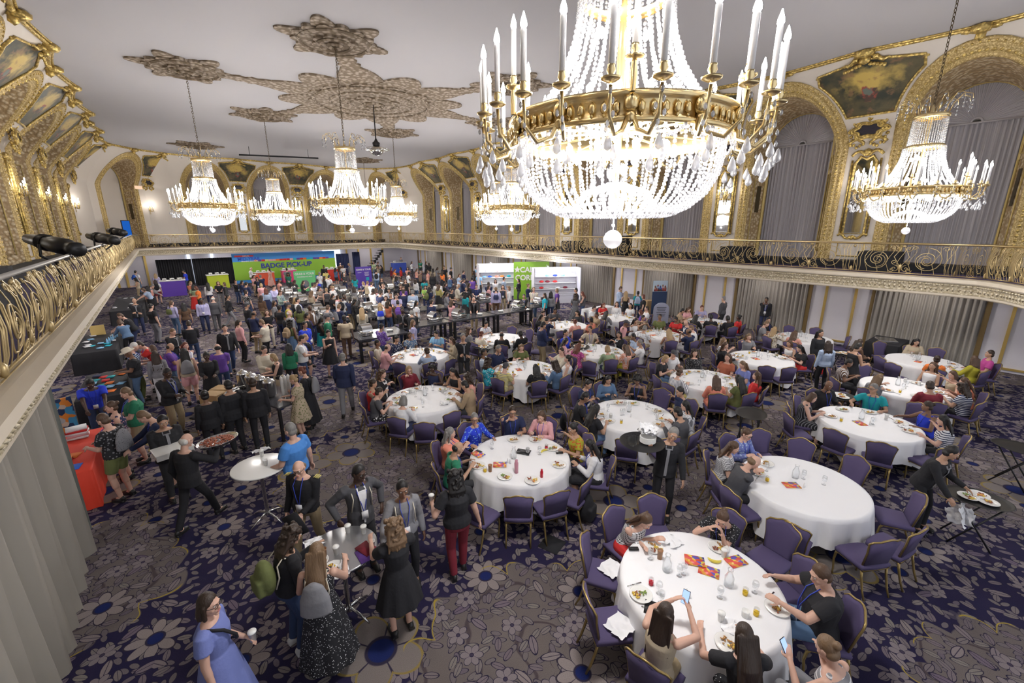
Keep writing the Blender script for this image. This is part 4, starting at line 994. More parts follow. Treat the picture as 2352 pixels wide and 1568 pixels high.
def person(loc, face, pose='s', top='grey-t', bot='black-p', hair='ds', skin='1', h=1.0, fine=False, pd=None, bulk=1.0, acc='', label=None, bag=None, group=None, deci=None):
    """loc: floor point; face: heading angle (local +Y direction in world)"""
    fem = hair[1] not in 'sxgh' or hair[0] == '_'
    base = dict(POSES[pose]); 
    if pd: base.update(pd)
    st = base.get('seat', 0); vox = .0075 if fine else .0135; key = (pose, fem, round(bulk, 2), fine) if not pd else None
    J = skel(base, fem, bulk)
    def cached(nm, fn):
        if key is None: return fn()
        k = (nm,)+key
        if k not in _mc: _mc[k] = fn()
        return _mc[k]
    r = empty('person', (loc[0], loc[1], 0), face-PI/2); r.scale = (h, h, h)
    link('body', cached('b', lambda: body_mesh(J, fem, bulk, vox, fine, base)), r, SKIN[skin])
    tc, tk = top.split('-'); bc, bk = bot.split('-')
    vv = .010 if fine else .0145
    if tk in 'dDqQ': link('dress', cached('d'+tk, lambda: dress_mesh(J, fem, bulk, vv, tk, st)), r, cloth(tc))
    else:
        link('jacket' if tk in 'jw' else 'shirt', cached('t'+(tk if tk != 'p' else 't'), lambda: top_mesh(J, fem, bulk, vv, tk)), r, cloth(tc))
        link({'p': 'trousers', 's': 'shorts', 'k': 'skirt', 'K': 'skirt'}[bk], cached('p'+bk, lambda: bottom_mesh(J, fem, bulk, vv, bk, st)), r, cloth(bc))
    HMx = T(*J['H']) @ J['HM']
    if hair[1] != '0':
        hk = ('hair', hair[1], fine)
        if hk not in _mc: _mc[hk] = hair_mesh(hair[1], .007 if fine else .011)
        nm = 'cap' if hair[1] == 'g' else 'hat' if hair[1] == 'h' else 'hair'
        link(nm, _mc[hk], r, HM_[hair[0]] if nm == 'hair' else cloth('cream' if hair[1] == 'h' else 'charcoal'), HMx)
    link('eyes', FE, r, EYEW, HMx); link('irises', FI, r, EYED, HMx); link('eyebrows', FB, r, HM_[hair[0]] if hair[0] not in 'wy' else HM_['t'], HMx); link('lips', FL, r, LIP[skin], HMx)
    if 'g' in acc: link('glasses', FG, r, BLKM, HMx)
    link('shoes', cached('s', lambda: shoes_mesh(J, vv)), r, SHOEW if 'W' in acc else SHOE)
    bm_ = trunk(J, fem, bulk, .03)
    if 'n' in acc or tk in 'w' or (tk == 'j' and 'n' not in acc):
        def ln(kind):
            m = MB(); ch = [(c, y) for c, x, y in bm_]; 
            fr = lambda i, k=1.0, dx=0: ch[i][0]+ch[i][1]*k+J['rt']*dx
            if kind == 'lan':
                for s in (-1, 1): m.tube([fr(8, .6, s*.05)+V((0, 0, .0)), fr(6, 1.05, s*.062), fr(4, 1.12, s*.03), fr(3, 1.22, s*.008)], .006, 4)
                return m.mesh('lanyard')
            if kind == 'bad':
                c = fr(3, 1.32); up = J['sd']; A = Matrix((J['rt'], J['sd'].cross(J['rt']), up)).transposed().to_4x4(); m.box(c-up*.05, (.045, .004, .06), A); return m.mesh('badge')
            w = .022 if kind == 'w' else .05
            pts = [fr(i, 1.07) for i in (1, 2, 3, 4, 5, 6)]; rt = J['rt']
            m.grid([[tuple(p-rt*w*(1 if kind == 'w' else (j+1)/5)), tuple(p+rt*w*(1 if kind == 'w' else (j+1)/5))] for j, p in enumerate(pts)]); m.tube([fr(7, .9, -.05), fr(6, 1.0, -.06 if kind != 'w' else -.05), fr(6, 1.0, .05), fr(7, .9, .05)], .014, 5)
            return m.mesh('placket')
        if 'n' in acc: link('lanyard', cached('lan', lambda: ln('lan')), r, LANY); link('badge', cached('bad', lambda: ln('bad')), r, BADGE)
        if tk == 'w': link('placket', cached('plw', lambda: ln('w')), r, cloth('grey'))
        elif tk == 'j' and 'J' not in acc: link('shirt_front', cached('plj', lambda: ln('j')), r, cloth('white'))
    r['category'] = 'person'; r['group'] = group or ('seated diners' if st else 'people standing in the hall')
    PEOPLE.append(dict(o=r, label=label, top=tc, tk=tk, bot=bc, bk=bk, hair=hair, pose=pose, st=st, loc=V((loc[0], loc[1], 0)), J=J))
    r['_x'] = 0; del r['_x']
    W = T(loc[0], loc[1], 0) @ Rz(face-PI/2) @ Sc(h, h, h)
    return r, J, W
# ================================================================== furniture
def ground(px, py, z=0): p = at(px, py, z); return V((p.x, p.y, 0))
def chair_meshes():
    o = []; n = 10
    sm = MB(); pts = [(-.235, .21), (-.15, .235), (0, .24), (.15, .235), (.235, .21), (.225, -.2), (.0, -.215), (-.225, -.2)]
    rows = []
    for z, k in ((.405, .9), (.41, 1), (.455, 1.02), (.475, .95), (.485, .6), (.487, .1)): rows.append([(x*k, y*k, z) for x, y in pts])
    sm.grid(rows, closed=True); sm.f.append(tuple(range(7, -1, -1))); sm.m.append(0); q = len(sm.v); sm.f.append(tuple(range(q-8, q))); sm.m.append(0)
    # backrest: crown topped panel tilted backwards, facing +y
    out = [(-.19, .47), (-.205, .7), (-.235, .86), (-.20, .90), (-.12, .915), (-.06, .945), (0, .955), (.06, .945), (.12, .915), (.20, .90), (.235, .86), (.205, .7), (.19, .47)]
    def bp(x, z, d): return (x, -.20-(z-.45)*.20+.05*(x/.23)**2+d, z)
    bm_ = MB(); k = len(out)
    f = [bp(x*.97, z if z < .5 else z-.008, .022) for x, z in out]; b = [bp(x*.97, z if z < .5 else z-.008, -.02) for x, z in out]; fi = [bp(x*.7, .47+(z-.47)*.85+.03, .036) for x, z in out]
    bm_.grid([b, f, fi], closed=True); bm_.f.append(tuple(range(k-1, -1, -1))); bm_.m.append(0); q = len(bm_.v); bm_.f.append(tuple(range(q-k, q))); bm_.m.append(0)
    fr = MB(); fr.tube([bp(x, z, 0) for x, z in out], .013, 6); 
    for s in (-1, 1): fr.tube([bp(s*.19, .47, 0), (s*.2, -.2, .40)], .013, 6)
    fr.tube([(-.2, -.2, .395), (-.22, .2, .395), (.22, .2, .395), (.2, -.2, .395)], .012, 4, closed=True)
    lf = MB(); lf.tube([(0, 0, .40), (0, .035, .36), (0, .05, .25), (0, .03, .1), (0, .03, 0)], [.018, .018, .016, .014, .013], 6)
    lb = MB(); lb.tube([(0, 0, .40), (0, -.02, .3), (0, -.07, .12), (0, -.12, 0)], [.018, .017, .015, .013], 6)
    return sm.mesh('seat', [PURP]), bm_.mesh('backrest', [PURP]), fr.mesh('frame', [CHG]), lf.mesh('leg', [CHG]), lb.mesh('leg', [CHG])
CHG = mat('antique gold metal', (.36, .26, .10), .38, .7)
CM = chair_meshes(); CHAIRS = []
def chair(loc, face, label, group='purple banquet chairs at the round tables'):
    r = empty('banquet_chair', (loc[0], loc[1], 0), face-PI/2, label, 'chair', group)
    for nm, me in zip(('seat', 'backrest', 'frame'), CM[:3]): link(nm, me, r)
    for s in (-1, 1): link('leg', CM[3], r, None, T(s*.205, .17, 0)); link('leg', CM[4], r, None, T(s*.195, -.18, 0))
    CHAIRS.append(r); return r
TABLES = {1: (4.46, 1.95), 2: (4.65, 5.61), 3: (7.81, 1.96), 4: (11.6, 1.94), 5: (15.0, 1.95), 6: (18.54, 2.1), 7: (19.0, 5.63), 8: (14.85, 5.5), 9: (11.45, 5.6), 10: (7.86, 5.45), 11: (8.1, 9.5), 12: (6.3, 12.9), 13: (4.61, 9.35), 14: (9.76, 12.89), 15: (13.39, 13.0), 16: (11.31, 9.47), 17: (16.41, 12.6), 18: (15.03, 9.44), 19: (18.9, 9.46)}
TN = {1: 'the biggest round table at the front right', 2: 'the round table with a black tablet', 3: 'the mostly empty round table behind the front one', 4: 'the round table at centre right', 5: 'the second table from the right edge', 6: 'the farthest right table', 7: 'the empty back table at right', 8: 'the table behind the walking women', 9: 'the table with the white tent card', 10: 'the table by the tray waiter', 11: 'the table of the yellow striped shirt', 12: 'the table beside the standing waiter', 13: 'the table of the tan suit', 14: 'the small back table by the buffet', 15: 'the back table below the booth', 16: 'the table of the magenta dress', 17: 'the back table by the roll-up banner', 18: 'the table of the white shirt man', 19: 'the table by the security guard'}
TR = .93
def cloth_mesh(seed):
    rnd = random.Random(seed); n = 96; m = MB(); a0 = rnd.random()*6
    top = [(0, 0, .762)]; rows = []
    for r, z in ((.5, .762), (TR-.03, .762), (TR+.004, .757)): rows.append([(r*math.cos(2*PI*j/n), r*math.sin(2*PI*j/n), z) for j in range(n)])
    for i in range(1, 8):
        t = i/7; row = []
        for j in range(n):
            a = 2*PI*j/n; sq = abs(math.cos(2*(a-a0)))  # square cloth corners hang lower
            drop = .46+.22*sq**3
            w = (math.sin(a*15+seed+2*math.sin(a*3))+.6*math.sin(a*26+seed*2))*.034*t**.8; r = TR+.012+.035*t+w+.05*t*sq**3
            row.append((r*math.cos(a), r*math.sin(a), .757-drop*t))
        rows.append(row)
    m.grid(rows, closed=True, flip=True); m.v.append((0, 0, .762)); c = len(m.v)-1
    for j in range(n): m.f.append((c, j, (j+1) % n)); m.m.append(0)
    return m.mesh('tablecloth')
CLOTHS = [cloth_mesh(i) for i in range(4)]
tm = MB(); tm.lathe([(0, .725), (TR-.01, .725), (TR-.01, .752), (0, .752)], 40); TTOP = tm.mesh('tabletop', [BLKM])
tm = MB(); tm.tube([(.35, -.45, 0), (.35, -.45, .72), (.35, .45, .72), (.35, .45, 0)], .015, 5); TLEG = tm.mesh('leg', [BLKM])
for k, (x, y) in TABLES.items():
    r = empty('round_table', (x, y, 0), k*.7, 'folding round table under white linen: %s' % TN[k], 'table', 'round banquet tables')
    link('tabletop', TTOP, r); link('leg', TLEG, r); link('leg', TLEG, r, None, Rz(PI))
    o = link('tablecloth', CLOTHS[k % 4], None, LEN); o.location = (x, y, 0); o.rotation_euler = (0, 0, k*1.1); tag(o, 'white linen cloth on %s' % TN[k], 'tablecloth', 'white tablecloths')
# ------------------------------------------------------------------ tableware
FOODS = [mat('scrambled egg', (.72, .50, .07), .6), mat('fried bacon', (.28, .07, .03), .5), mat('browned potato', (.42, .22, .07), .6), mat('cut melon', (.65, .25, .08), .5), mat('green salad', (.22, .32, .06), .6)]
pm = MB(); pm.lathe([(0, .008), (.075, .008), (.085, .012), (.125, .024), (.133, .024), (.13, .018), (.08, .0), (0, .0)], 32); PLATE = pm.mesh('dish', [CHINA])
def food_mesh(seed):
    rnd = random.Random(seed); m = MB()
    for cl in range(3):
        cx, cy = rnd.uniform(-.05, .05), rnd.uniform(-.05, .05); m.cm = rnd.choice([0, 1, 2, 1, 3, 4] if cl else [0, 0, 3]) 
        for i in range(9): m.ball((cx+rnd.gauss(0, .02), cy+rnd.gauss(0, .018), .018+rnd.random()*.014), (rnd.uniform(.01, .022), rnd.uniform(.008, .014), rnd.uniform(.006, .011)), M=Matrix.Rotation(rnd.random()*3, 3, 'Z'))
    return m.mesh('food', FOODS)
FOODM = [food_mesh(i) for i in range(6)]
def lm(prof, n=20, mt=None, nm='x'): m = MB(); m.lathe(prof, n); return m.mesh(nm, [mt])
GL = lm([(0, .0), (.028, 0), (.033, .09), (.031, .09), (.026, .006), (0, .006)], 16, GLASS, 'tumbler')
GOB = lm([(0, 0), (.033, .0), (.03, .006), (.006, .012), (.006, .05), (.03, .07), (.038, .11), (.034, .155), (.032, .155), (.036, .11), (.0, .065)], 18, GLASS, 'goblet')
CARF = lm([(0, 0), (.05, 0), (.055, .02), (.055, .13), (.03, .18), (.028, .22), (.036, .24), (.034, .24), (.025, .215), (.052, .125), (.05, .006), (0, .006)], 20, GLASS, 'carafe')
CUPP = lm([(0, 0), (.028, 0), (.038, .1), (.041, .1), (.041, .106), (.036, .106), (.034, .09), (0, .088)], 20, CHINA, 'paper_cup')
CUPL = lm([(0, 0), (.028, 0), (.038, .1), (.042, .1), (.042, .112), (.036, .115), (.034, .12), (0, .12)], 20, CHINA, 'paper_cup')
MUG = lm([(0, 0), (.035, 0), (.04, .07), (.042, .08), (.038, .08), (.034, .06), (0, .055)], 18, CHINA, 'mug')
COFF = mat('milky coffee', (.34, .18, .09), .4); JUICE = mat('orange juice', (.85, .55, .02), .3); REDJ = mat('red juice', (.55, .01, .03), .3)
ICED = lm([(0, 0), (.03, 0), (.036, .13), (.038, .13), (.034, .105), (0, .105)], 18, COFF, 'iced_coffee')
JU = lm([(0, .003), (.027, .003), (.03, .05), (0, .05)], 14, JUICE, 'juice'); JR = lm([(0, .003), (.027, .003), (.03, .05), (0, .05)], 14, REDJ, 'juice')
sh = lm([(0, 0), (.017, 0), (.016, .04), (.011, .07), (.012, .085), (0, .09)], 12, None, 'shaker'); 
KNI = MB(); KNI.box((0, 0, .003), (.008, .06, .0015)); KNI.box((0, .09, .003), (.005, .045, .002)); KNI = KNI.mesh('knife', [STEEL])
FRK = MB(); FRK.box((0, -.03, .003), (.003, .07, .0015)); FRK.box((0, .06, .004), (.010, .022, .0012)); FRK = FRK.mesh('fork', [STEEL])
def banana():
    m = MB(); m.tube([(.09*math.cos(t), .09*math.sin(t), .02) for t in [2.2*i/8 for i in range(9)]], [.006, .014, .018, .02, .02, .02, .018, .013, .005], 6); return m.mesh('banana', [mat('banana peel', (.70, .58, .08), .5)])
BAN = banana()
def book_mesh():
    m = MB(); m.box((0, 0, .006), (.085, .12, .006)); return m.mesh('booklet')
BOOK = book_mesh()
def printed(nm, base, cols, sc):
    m, nt, b = newmat(nm, .4); tc = nt.nodes.new('ShaderNodeTexCoord'); v = nt.nodes.new('ShaderNodeTexVoronoi'); v.inputs['Scale'].default_value = sc; nt.links.new(tc.outputs['Object'], v.inputs['Vector']); c = sep(nt, v.outputs['Color'])
    k = mixc(nt, c[0].gt(.5, .01), base, cols[0]); k = mixc(nt, c[1].gt(.66, .01), k, cols[1]); k = mixc(nt, c[2].gt(.72, .01), k, cols[2]); nt.links.new(k, b.inputs['Base Color']); return m
PROG = printed('programme cover', (.75, .10, .08), [(.8, .35, .05), (.15, .12, .55), (.85, .7, .1)], 22)
NAPM = None
def napkin_mesh(seed, s=.11):
    rnd = random.Random(seed); m = MB(); n = 9; rows = []
    for i in range(n): rows.append([((i/(n-1)-.5)*2*s+rnd.gauss(0, .012), (j/(n-1)-.5)*2*s+rnd.gauss(0, .012), max(.004, .02+.02*math.sin(i*1.7+seed)*math.cos(j*1.3)+rnd.gauss(0, .006))) for j in range(n)])
    m.grid(rows); return m.mesh('napkin', [LEN])
NAP = [napkin_mesh(i) for i in range(3)]; NAPB = napkin_mesh(7, .14)
TRK = {k: 0 for k in TABLES}
CLK = ['front', 'front right', 'right', 'back right', 'back', 'back left', 'left', 'front left']
def side_of(p, c):
    """which side of c (seen from the camera) is p"""
    d = V((p[0]-c[0], p[1]-c[1])); f = V((c[0], c[1])).normalized(); a = math.atan2(d.x*f.y-d.y*f.x, -(d.x*f.x+d.y*f.y)); return CLK[int(round(a/(PI/4))) % 8]
_lc = {}
def thing(me, nm, loc, rz, label, cat, group=None, mt=None, children=(), z=None, mtx=None):
    if children:
        r = empty(nm, loc, rz, label, cat, group)
        for c in children: link(c[0], c[1], r, *(c[2:]))
        return r
    o = link(nm, me, None, mt); o.location = loc; o.rotation_euler = (0, 0, rz); return tag(o, label, cat, group)
def onT(k, u, v): x, y = TABLES[k]; return (x+u, y+v, .764)
def plate(k, p, rz, seed, col=''):
    tn = TN[k] if k in TN else k
    return thing(None, 'dinner_plate', p, rz, 'white plate of food at the %s of %s' % (side_of(p, TABLES[k]), TN[k]), 'plate', 'breakfast plates', children=(('dish', PLATE), ('food', FOODM[seed % 6])))
def simple(nm, me, p, lab, cat, k, rz=0, ch=None): return thing(me, nm, p, rz, '%s at the %s of %s' % (lab, side_of(p, TABLES[k]), TN[k]), cat, cat+' set on the tables', children=ch or ())
def setting(k, seats, seed):
    rnd = random.Random(seed); x, y = TABLES[k]; far = V((x, y)).length > 12
    for i, a in enumerate(seats):
        d = V((math.cos(a), math.sin(a))); p = (x+d.x*.68, y+d.y*.68, .764)
        if rnd.random() < .85: plate(k, p, rnd.random()*6, rnd.randrange(6))
        q = V((-d.y, d.x)); g = (x+d.x*.52+q.x*.2, y+d.y*.52+q.y*.2, .764)
        c = rnd.random()
        if c < .35: simple('goblet', GOB, g, 'empty stemmed water glass', 'glass', k)
        elif c < .55: simple('juice_glass', None, g, 'small glass of orange juice', 'glass', k, ch=(('tumbler', GL), ('juice', JU)))
        elif c < .8: simple('paper_cup', CUPL, g, 'white paper cup with lid', 'cup', k)
        if rnd.random() < .4: simple('knife', KNI, (x+d.x*.66+q.x*.17, y+d.y*.66+q.y*.17, .764), 'table knife', 'knife', k, a+rnd.uniform(-.5, .5))
        if rnd.random() < .3: simple('napkin', NAP[i % 3], (x+d.x*.62-q.x*.22, y+d.y*.62-q.y*.22, .764), 'crumpled white napkin', 'napkin', k, rnd.random()*3)
    simple('carafe', CARF, (x+.1, y+.15, .764), 'clear glass water carafe', 'carafe', k)
    simple('salt_shaker', sh, (x-.1, y-.05, .764), 'small salt shaker', 'shaker', k); 
    for j in range(2): simple('goblet', GOB, (x+rnd.uniform(-.25, .25), y+rnd.uniform(-.25, .25), .764), 'unused stemmed glass', 'glass', k)
    if rnd.random() < .6: simple('programme_booklet', None, (x-.2, y+.1, .764), 'colourful programme booklet', 'booklet', k, rnd.random()*3, ch=(('cover', BOOK, PROG),))
sh.materials.append(STEEL)
# ------------------------------------------------------------------ seated people: "x y pose top bottom hair skin acc"
SEATED = {
2: ["1030 987 o coral-t black-p gl 1 n", "1035 1015 t green-t dark-p kx 2 n", "1090 948 v royal/floral/skyblue-l black-p gb 2 gn", "1176 934 u navy-t dark-p ds 2 gn", "1246 940 t pink-l dark-p no 1 n", "1303 974 u mustard/floral/red-t dark-p kb 2", "1368 1010 t white-j black-k kl 2 nJ"],
3: ["1707 978 t periwinkle/floral/paleblue-l dark-p nb 1 gn", "1672 1010 t grey/plaid/white-t black-p nl 1"],
4: ["1898 875 u black-l black-p kx 3 n", "1875 902 t black/upright/grey-q black-p no 1", "2010 888 v teal-t grey-p gs 2 gn", "2122 922 v royal-k black-p db 3 n", "2152 950 u white/striped/navy-t black-p kl 1"],
5: ["1940 825 t brown/upright/white-t black-p ks 3", "2028 858 u grey-t rust-s tL 1", "2142 829 b white-k white-k nl 2", "2138 880 t burgundy-l black-p ds 2", "2190 852 u beige-k dark-p no 1", "2228 866 t rust-t dark-p nL 1", "2210 878 t navy/striped/white-t black-p dc 2"],
6: ["2108 777 t beige-l black-p kl 2", "2153 812 b orange-t black-p db 2", "2231 815 v mustard-l black-p nl 1", "2268 804 b magenta-t navy-p ds 2"],
7: ["1757 729 v black-t black-p ks 2 n", "1737 736 t grey-t khaki-p ts 1", "1790 752 o cream/floral/brown-l dark-p yL 1", "1773 765 t salmon-t dark-p nl 1"],
8: ["1671 777 o white/striped/navy-t dark-p tL 1", "1697 783 v black-l dark-p nl 1", "1714 760 u grey-t jeans-p tl 1", "1827 782 u white-k dark-p no 2", "1840 788 t black-t red-k kL 1"],
9: ["1670 810 b rust-t dark-p nl 1", "1592 800 b black/dotted/white-j dark-p dc 1 J", "1714 827 t periwinkle-t jeans-p tl 1", "1729 848 b red-l dark-p nl 1", "1702 862 t olive-d dark-p kL 2", "1641 855 t coral-l coral-k nl 1", "1570 844 t white/upright/navy-l yellow-p nb 1", "1525 811 t black-t denim-p yo 1", "1543 801 u white-t khaki-p dg 1"],
10: ["1350 867 t navy-t dark-p kb 2 n", "1387 859 t denim-l dark-p kl 2", "1466 857 t black-k black-p ka 3 n", "1569 892 u navy-l dark-p ks 2", "1339 904 t black-p navy-p ks 3 n", "1376 926 t black-t denim-p kL 2", "1578 924 u white/upright/grey-l dark-p kl 1 g", "1543 931 t charcoal-j black-p ks 2 J"],
11: ["1160 799 u navy-j navy-p gs 2 J", "1197 787 t olive-t jeans-p tl 1", "1279 800 o cream-l cream-p ds 1", "1292 811 b white-k khaki-p kb 1", "1280 829 t denim-l black-p dc 1", "1231 836 t black-t black-p kl 2", "1158 833 t yellow/striped/grey-t khaki-s gg 1", "1133 818 o turquoise/floral/white-d black-p dc 2", "1116 801 b paleblue/striped/white-t navy-p ks 3"],
12: ["870 782 b cream-l jeans-p ks 3", "893 790 t pink-t jeans-p dx 1", "912 770 u navy/floral/white-l dark-p kb 2", "942 762 b denim/floral/cream-t dark-p db 3", "1004 760 t skyblue-t navy-p ks 2 n", "1034 773 u beige-l beige-p nl 1", "981 799 o paleblue-l khaki-p ds 2"],
13: ["875 847 o black-j dark-p nc 1", "855 870 o red-k black-p db 2", "867 888 t charcoal-t black/floral/white-K db 1", "927 907 t white-l navy-k go 1", "937 838 u burgundy-j dark-p yo 1 gJ", "994 834 u navy-k black-p ka 4", "1044 842 t black-k black-p kL 2", "1078 857 u salmon-t navy/floral/pink-K dc 2", "1048 876 t tan-j dark-p ks 2 J"],
14: ["1089 748 b grey-l dark-p nc 1", "1103 760 t cream-l dark-p rb 1", "1128 740 t white-t dark-p kb 2 n", "1152 762 t black-j black-p kx 3", "1199 762 t black-j black-p ks 4"],
15: ["1238 720 t black-t dark-p kl 2", "1254 716 u beige-t dark-p ds 1", "1273 707 t charcoal-t dark-p ks 3", "1319 713 t dark-l dark-p kl 2", "1324 732 t salmon-t dark-p rb 1", "1353 728 b coral-t khaki-p ks 3", "1370 717 o tan-t khaki-p ks 3", "1257 727 o navy-t dark-p ks 2"],
16: ["1303 758 b royal-t dark-p ks 2", "1309 774 t pink/floral/white-l dark-p kL 2", "1337 784 t magenta/floral/pink-d dark-p rl 1", "1350 741 v cream/plaid/tan-t dark-p ds 2 n", "1391 788 t sage-l jeans-p yo 1", "1426 760 o black-j black-p kl 2", "1457 766 u paleblue-l navy-p ks 3", "1478 781 o white-t black-p gs 2", "1441 791 t orange/plaid/white-t mustard-p nl 1"],
17: ["1387 689 t red-t dark-p rl 1", "1417 690 b white-l dark-p nl 1", "1438 693 b white-t dark-p kl 2", "1368 702 t white-t dark-p ds 1", "1401 710 t grey-l dark-p kL 2", "1466 708 t purple-t dark-p ro 1", "1484 704 b white-t dark-p ds 1"],
18: ["1435 732 u pink-t khaki-p kg 3", "1457 730 u white-k dark-p kl 2", "1484 719 o brown/floral/cream-t dark-p kb 2", "1516 722 b olive-t dark-p ks 3", "1492 746 t white/floral/grey-t khaki-p gs 2", "1543 754 t burgundy/striped/white-k dark-p yL 2", "1588 752 t white-t black-p ts 1", "1606 756 o navy-t white-p kx 3", "1573 733 t navy-j dark-p dx 1", "1564 726 t red-t dark-p ks 3"],
19: ["1562 709 t tan/floral/beige-t khaki-p ks 2", "1584 704 t pink-t dark-p nl 1", "1611 701 t lavender-t dark-p rs 1", "1600 722 t black-j black-p kl 2", "1641 724 t black-t black-p ks 4", "1677 732 t black-j black-p ks 4", "1694 719 b red-t black-p kb 4"]}
HEAD = dict(t=1.25, u=1.25, b=1.30, o=1.28, v=1.26)
for k, L in SEATED.items():
    c = V((*TABLES[k], 0)); seats = []
    cand = []
    for s in L:
        f = s.split(); p = ground(float(f[0]), float(f[1])+2, HEAD[f[2]]); d = p-c; cand.append([f, math.atan2(d.y, d.x), d.length])
    cand.sort(key=lambda q: q[1])
    for it in range(60):  # keep neighbours apart round the table
        for i in range(len(cand)):
            a, b = cand[i], cand[(i+1) % len(cand)]; g = (b[1]-a[1]) % (2*PI)
            if len(cand) > 1 and g < .50: a[1] -= (.50-g)/2; b[1] += (.50-g)/2
    for f, a, dl in cand:
        fine = k in (2, 3); rr = min(max(dl+.05, TR+.31), TR+.55); loc = c+V((math.cos(a), math.sin(a), 0))*rr
        person(loc, a+PI, f[2], f[3], f[4], f[5], f[6], 1.0 if f[5][1] in 'sx' else .96, fine, acc=f[7] if len(f) > 7 else '', bulk=1.0+.12*(hash(f[0][:3]+'a') % 2 if False else (int(f[0]) % 3)/2))
        PEOPLE[-1]['tab'] = k; PEOPLE[-1]['label'] = None
        chair(c+V((math.cos(a), math.sin(a), 0))*(rr+.02), a+PI, None); CHAIRS[-1]['_t'] = k; CHAIRS[-1]['_p'] = f[3]+'~'+f[5]
        seats.append(a)
    if k != 2: setting(k, seats, k*3+1)
# empty chairs: table, pixel of the top of the backrest
EMPTY = {1: [(1352, 1235), (1362, 1365), (1497, 1142), (1810, 1200), (1835, 1285)], 2: [(1190, 1135), (1280, 1125), (1340, 1100), (1400, 980), (1120, 1150)],
3: [(1750, 990), (1680, 1010), (1835, 1022), (1945, 1058), (2110, 1135), (2110, 1210), (2030, 1235), (1825, 1200), (1680, 1120)], 4: [(1830, 920), (1815, 950), (1925, 985), (2030, 1012), (2120, 1000), (2190, 990), (1940, 905), (2235, 925)],
5: [(1920, 868), (1985, 838), (1775, 0)][:2]+[(2245, 905)], 6: [(2020, 785), (2055, 818), (2150, 800), (2160, 775), (2305, 850), (2000, 838)], 7: [(1815, 748), (1873, 755), (1910, 770), (1790, 790)], 8: [(1760, 835), (1800, 840), (1640, 805), (1845, 800), (1870, 808)],
9: [(1555, 870), (1665, 905)], 10: [(1440, 1005), (1545, 985), (1520, 895)], 11: [(1270, 812), (1250, 890), (1320, 850)], 12: [(920, 830), (1010, 830)], 13: [(900, 968), (1010, 950), (960, 980)], 14: [(1130, 795), (1172, 752), (1215, 757), (1230, 790)],
15: [(1290, 760), (1345, 745)], 16: [(1400, 830), (1450, 825), (1320, 820)], 17: [(1392, 728), (1430, 733)], 18: [(1550, 785), (1490, 780), (1610, 775)], 19: [(1645, 755), (1630, 722), (1662, 745), (1540, 720)]}
used_ang = {k: [] for k in TABLES}
for c_ in CHAIRS:
    k = c_['_t']; used_ang[k].append(math.atan2(c_.location.y-TABLES[k][1], c_.location.x-TABLES[k][0]))
for k, L in EMPTY.items():
    c = V((*TABLES[k], 0))
    for px, py in L:
        p = ground(px, py, .93); d = p-c; a = math.atan2(d.y, d.x)
        for _ in range(8):
            cl = [u for u in used_ang[k] if abs((a-u+PI) % (2*PI)-PI) < .42]
            if cl: u = cl[0]; a = u+(.43 if ((a-u+PI) % (2*PI)-PI) >= 0 else -.43)
        if any(abs((a-u+PI) % (2*PI)-PI) < .40 for u in used_ang[k]): continue
        used_ang[k].append(a); rr = min(max(d.length-.22, TR+.26), TR+.6)
        q = c+V((math.cos(a), math.sin(a), 0))*rr; chair(q, a+PI+random.uniform(-.15, .15), None); CHAIRS[-1]['_t'] = k; CHAIRS[-1]['_p'] = ''
# ================================================================== named foreground people
def facing(loc, code):
    f = V((loc[0], loc[1])).normalized(); r = V((f.y, -f.x)); t = code*PI/4; d = -f*math.cos(t)+r*math.sin(t); return math.atan2(d.y, d.x)
def hero(px, py, code, pose, top, bot, hair, skin, label, pd=None, h=1.0, bulk=1.0, acc='', z=1.735, loc=None):
    loc = loc or ground(px, py, z*h); return person(loc, facing(loc, code) if code is not None else 0, pose, top, bot, hair, skin, h, True, pd, bulk, acc, label, group='people standing near the camera')
HW = {}
HW['blue'] = hero(467, 1362, 1.4, 'h', 'periwinkle-D', 'black-p', 'do', '1', 'person in a periwinkle linen dress and black glasses holding a white cup', dict(L=(-.14, .20, 1.0), R=(.26, .05, .80), hp=.1, hy=-.2), h=.97, acc='g')
HW['curl'] = hero(640, 1216, 2.4, 'h', 'black-l', 'jeans-p', 'dc', '2', 'person with long curly ombre hair, black top and jeans at the metal table', dict(L=(-.05, .36, 1.24), R=(.18, .30, 1.12), hp=.4, lean=.12), h=.97, acc='W')
HW['long'] = hero(722, 1252, 3.6, 'h', 'black/dotted/white-Q', 'black-p', 'tL', '1', 'person with very long light brown hair and black dotted dress, back turned', dict(L=(-.2, .3, 1.08), R=(.2, .40, 1.16), hp=.25), h=.96)
HW['blk'] = hero(903, 1190, 4.4, 'h', 'black-d', 'black-p', 'tc', '1', 'person with tousled light brown hair in a black dress, seen from behind', dict(L=(-.18, .42, 1.22), R=(.16, .34, 1.36), hp=.1), h=.96)
HW['off'] = hero(690, 1045, 7.2, 'w', 'black-l', 'khaki-p', 'tx', '1', 'person in black jacket with gold shoulder stripes and khaki trousers holding a folder', dict(L=(-.08, .26, .98), R=(.28, .08, .85), hp=.3, hy=.2), h=1.03, acc='gn')
HW['suit'] = hero(816, 1062, .4, 'k', 'charcoal-j', 'dark-p', 'ks', '4', 'person in dark suit and bow tie with both hands on hips by metal table', dict(L=(-.30, .02, .98), R=(.30, .02, .98), hy=.35, hp=.25), h=1.03, acc='gn')
HW['gray'] = hero(921, 1098, .2, 'h', 'grey-l', 'black-p', 'kb', '3', 'smiling person in grey button shirt with blue lanyard at the metal table', dict(L=(-.25, .05, .85), R=(.34, .34, 1.04), hp=.2), h=.98, acc='n')
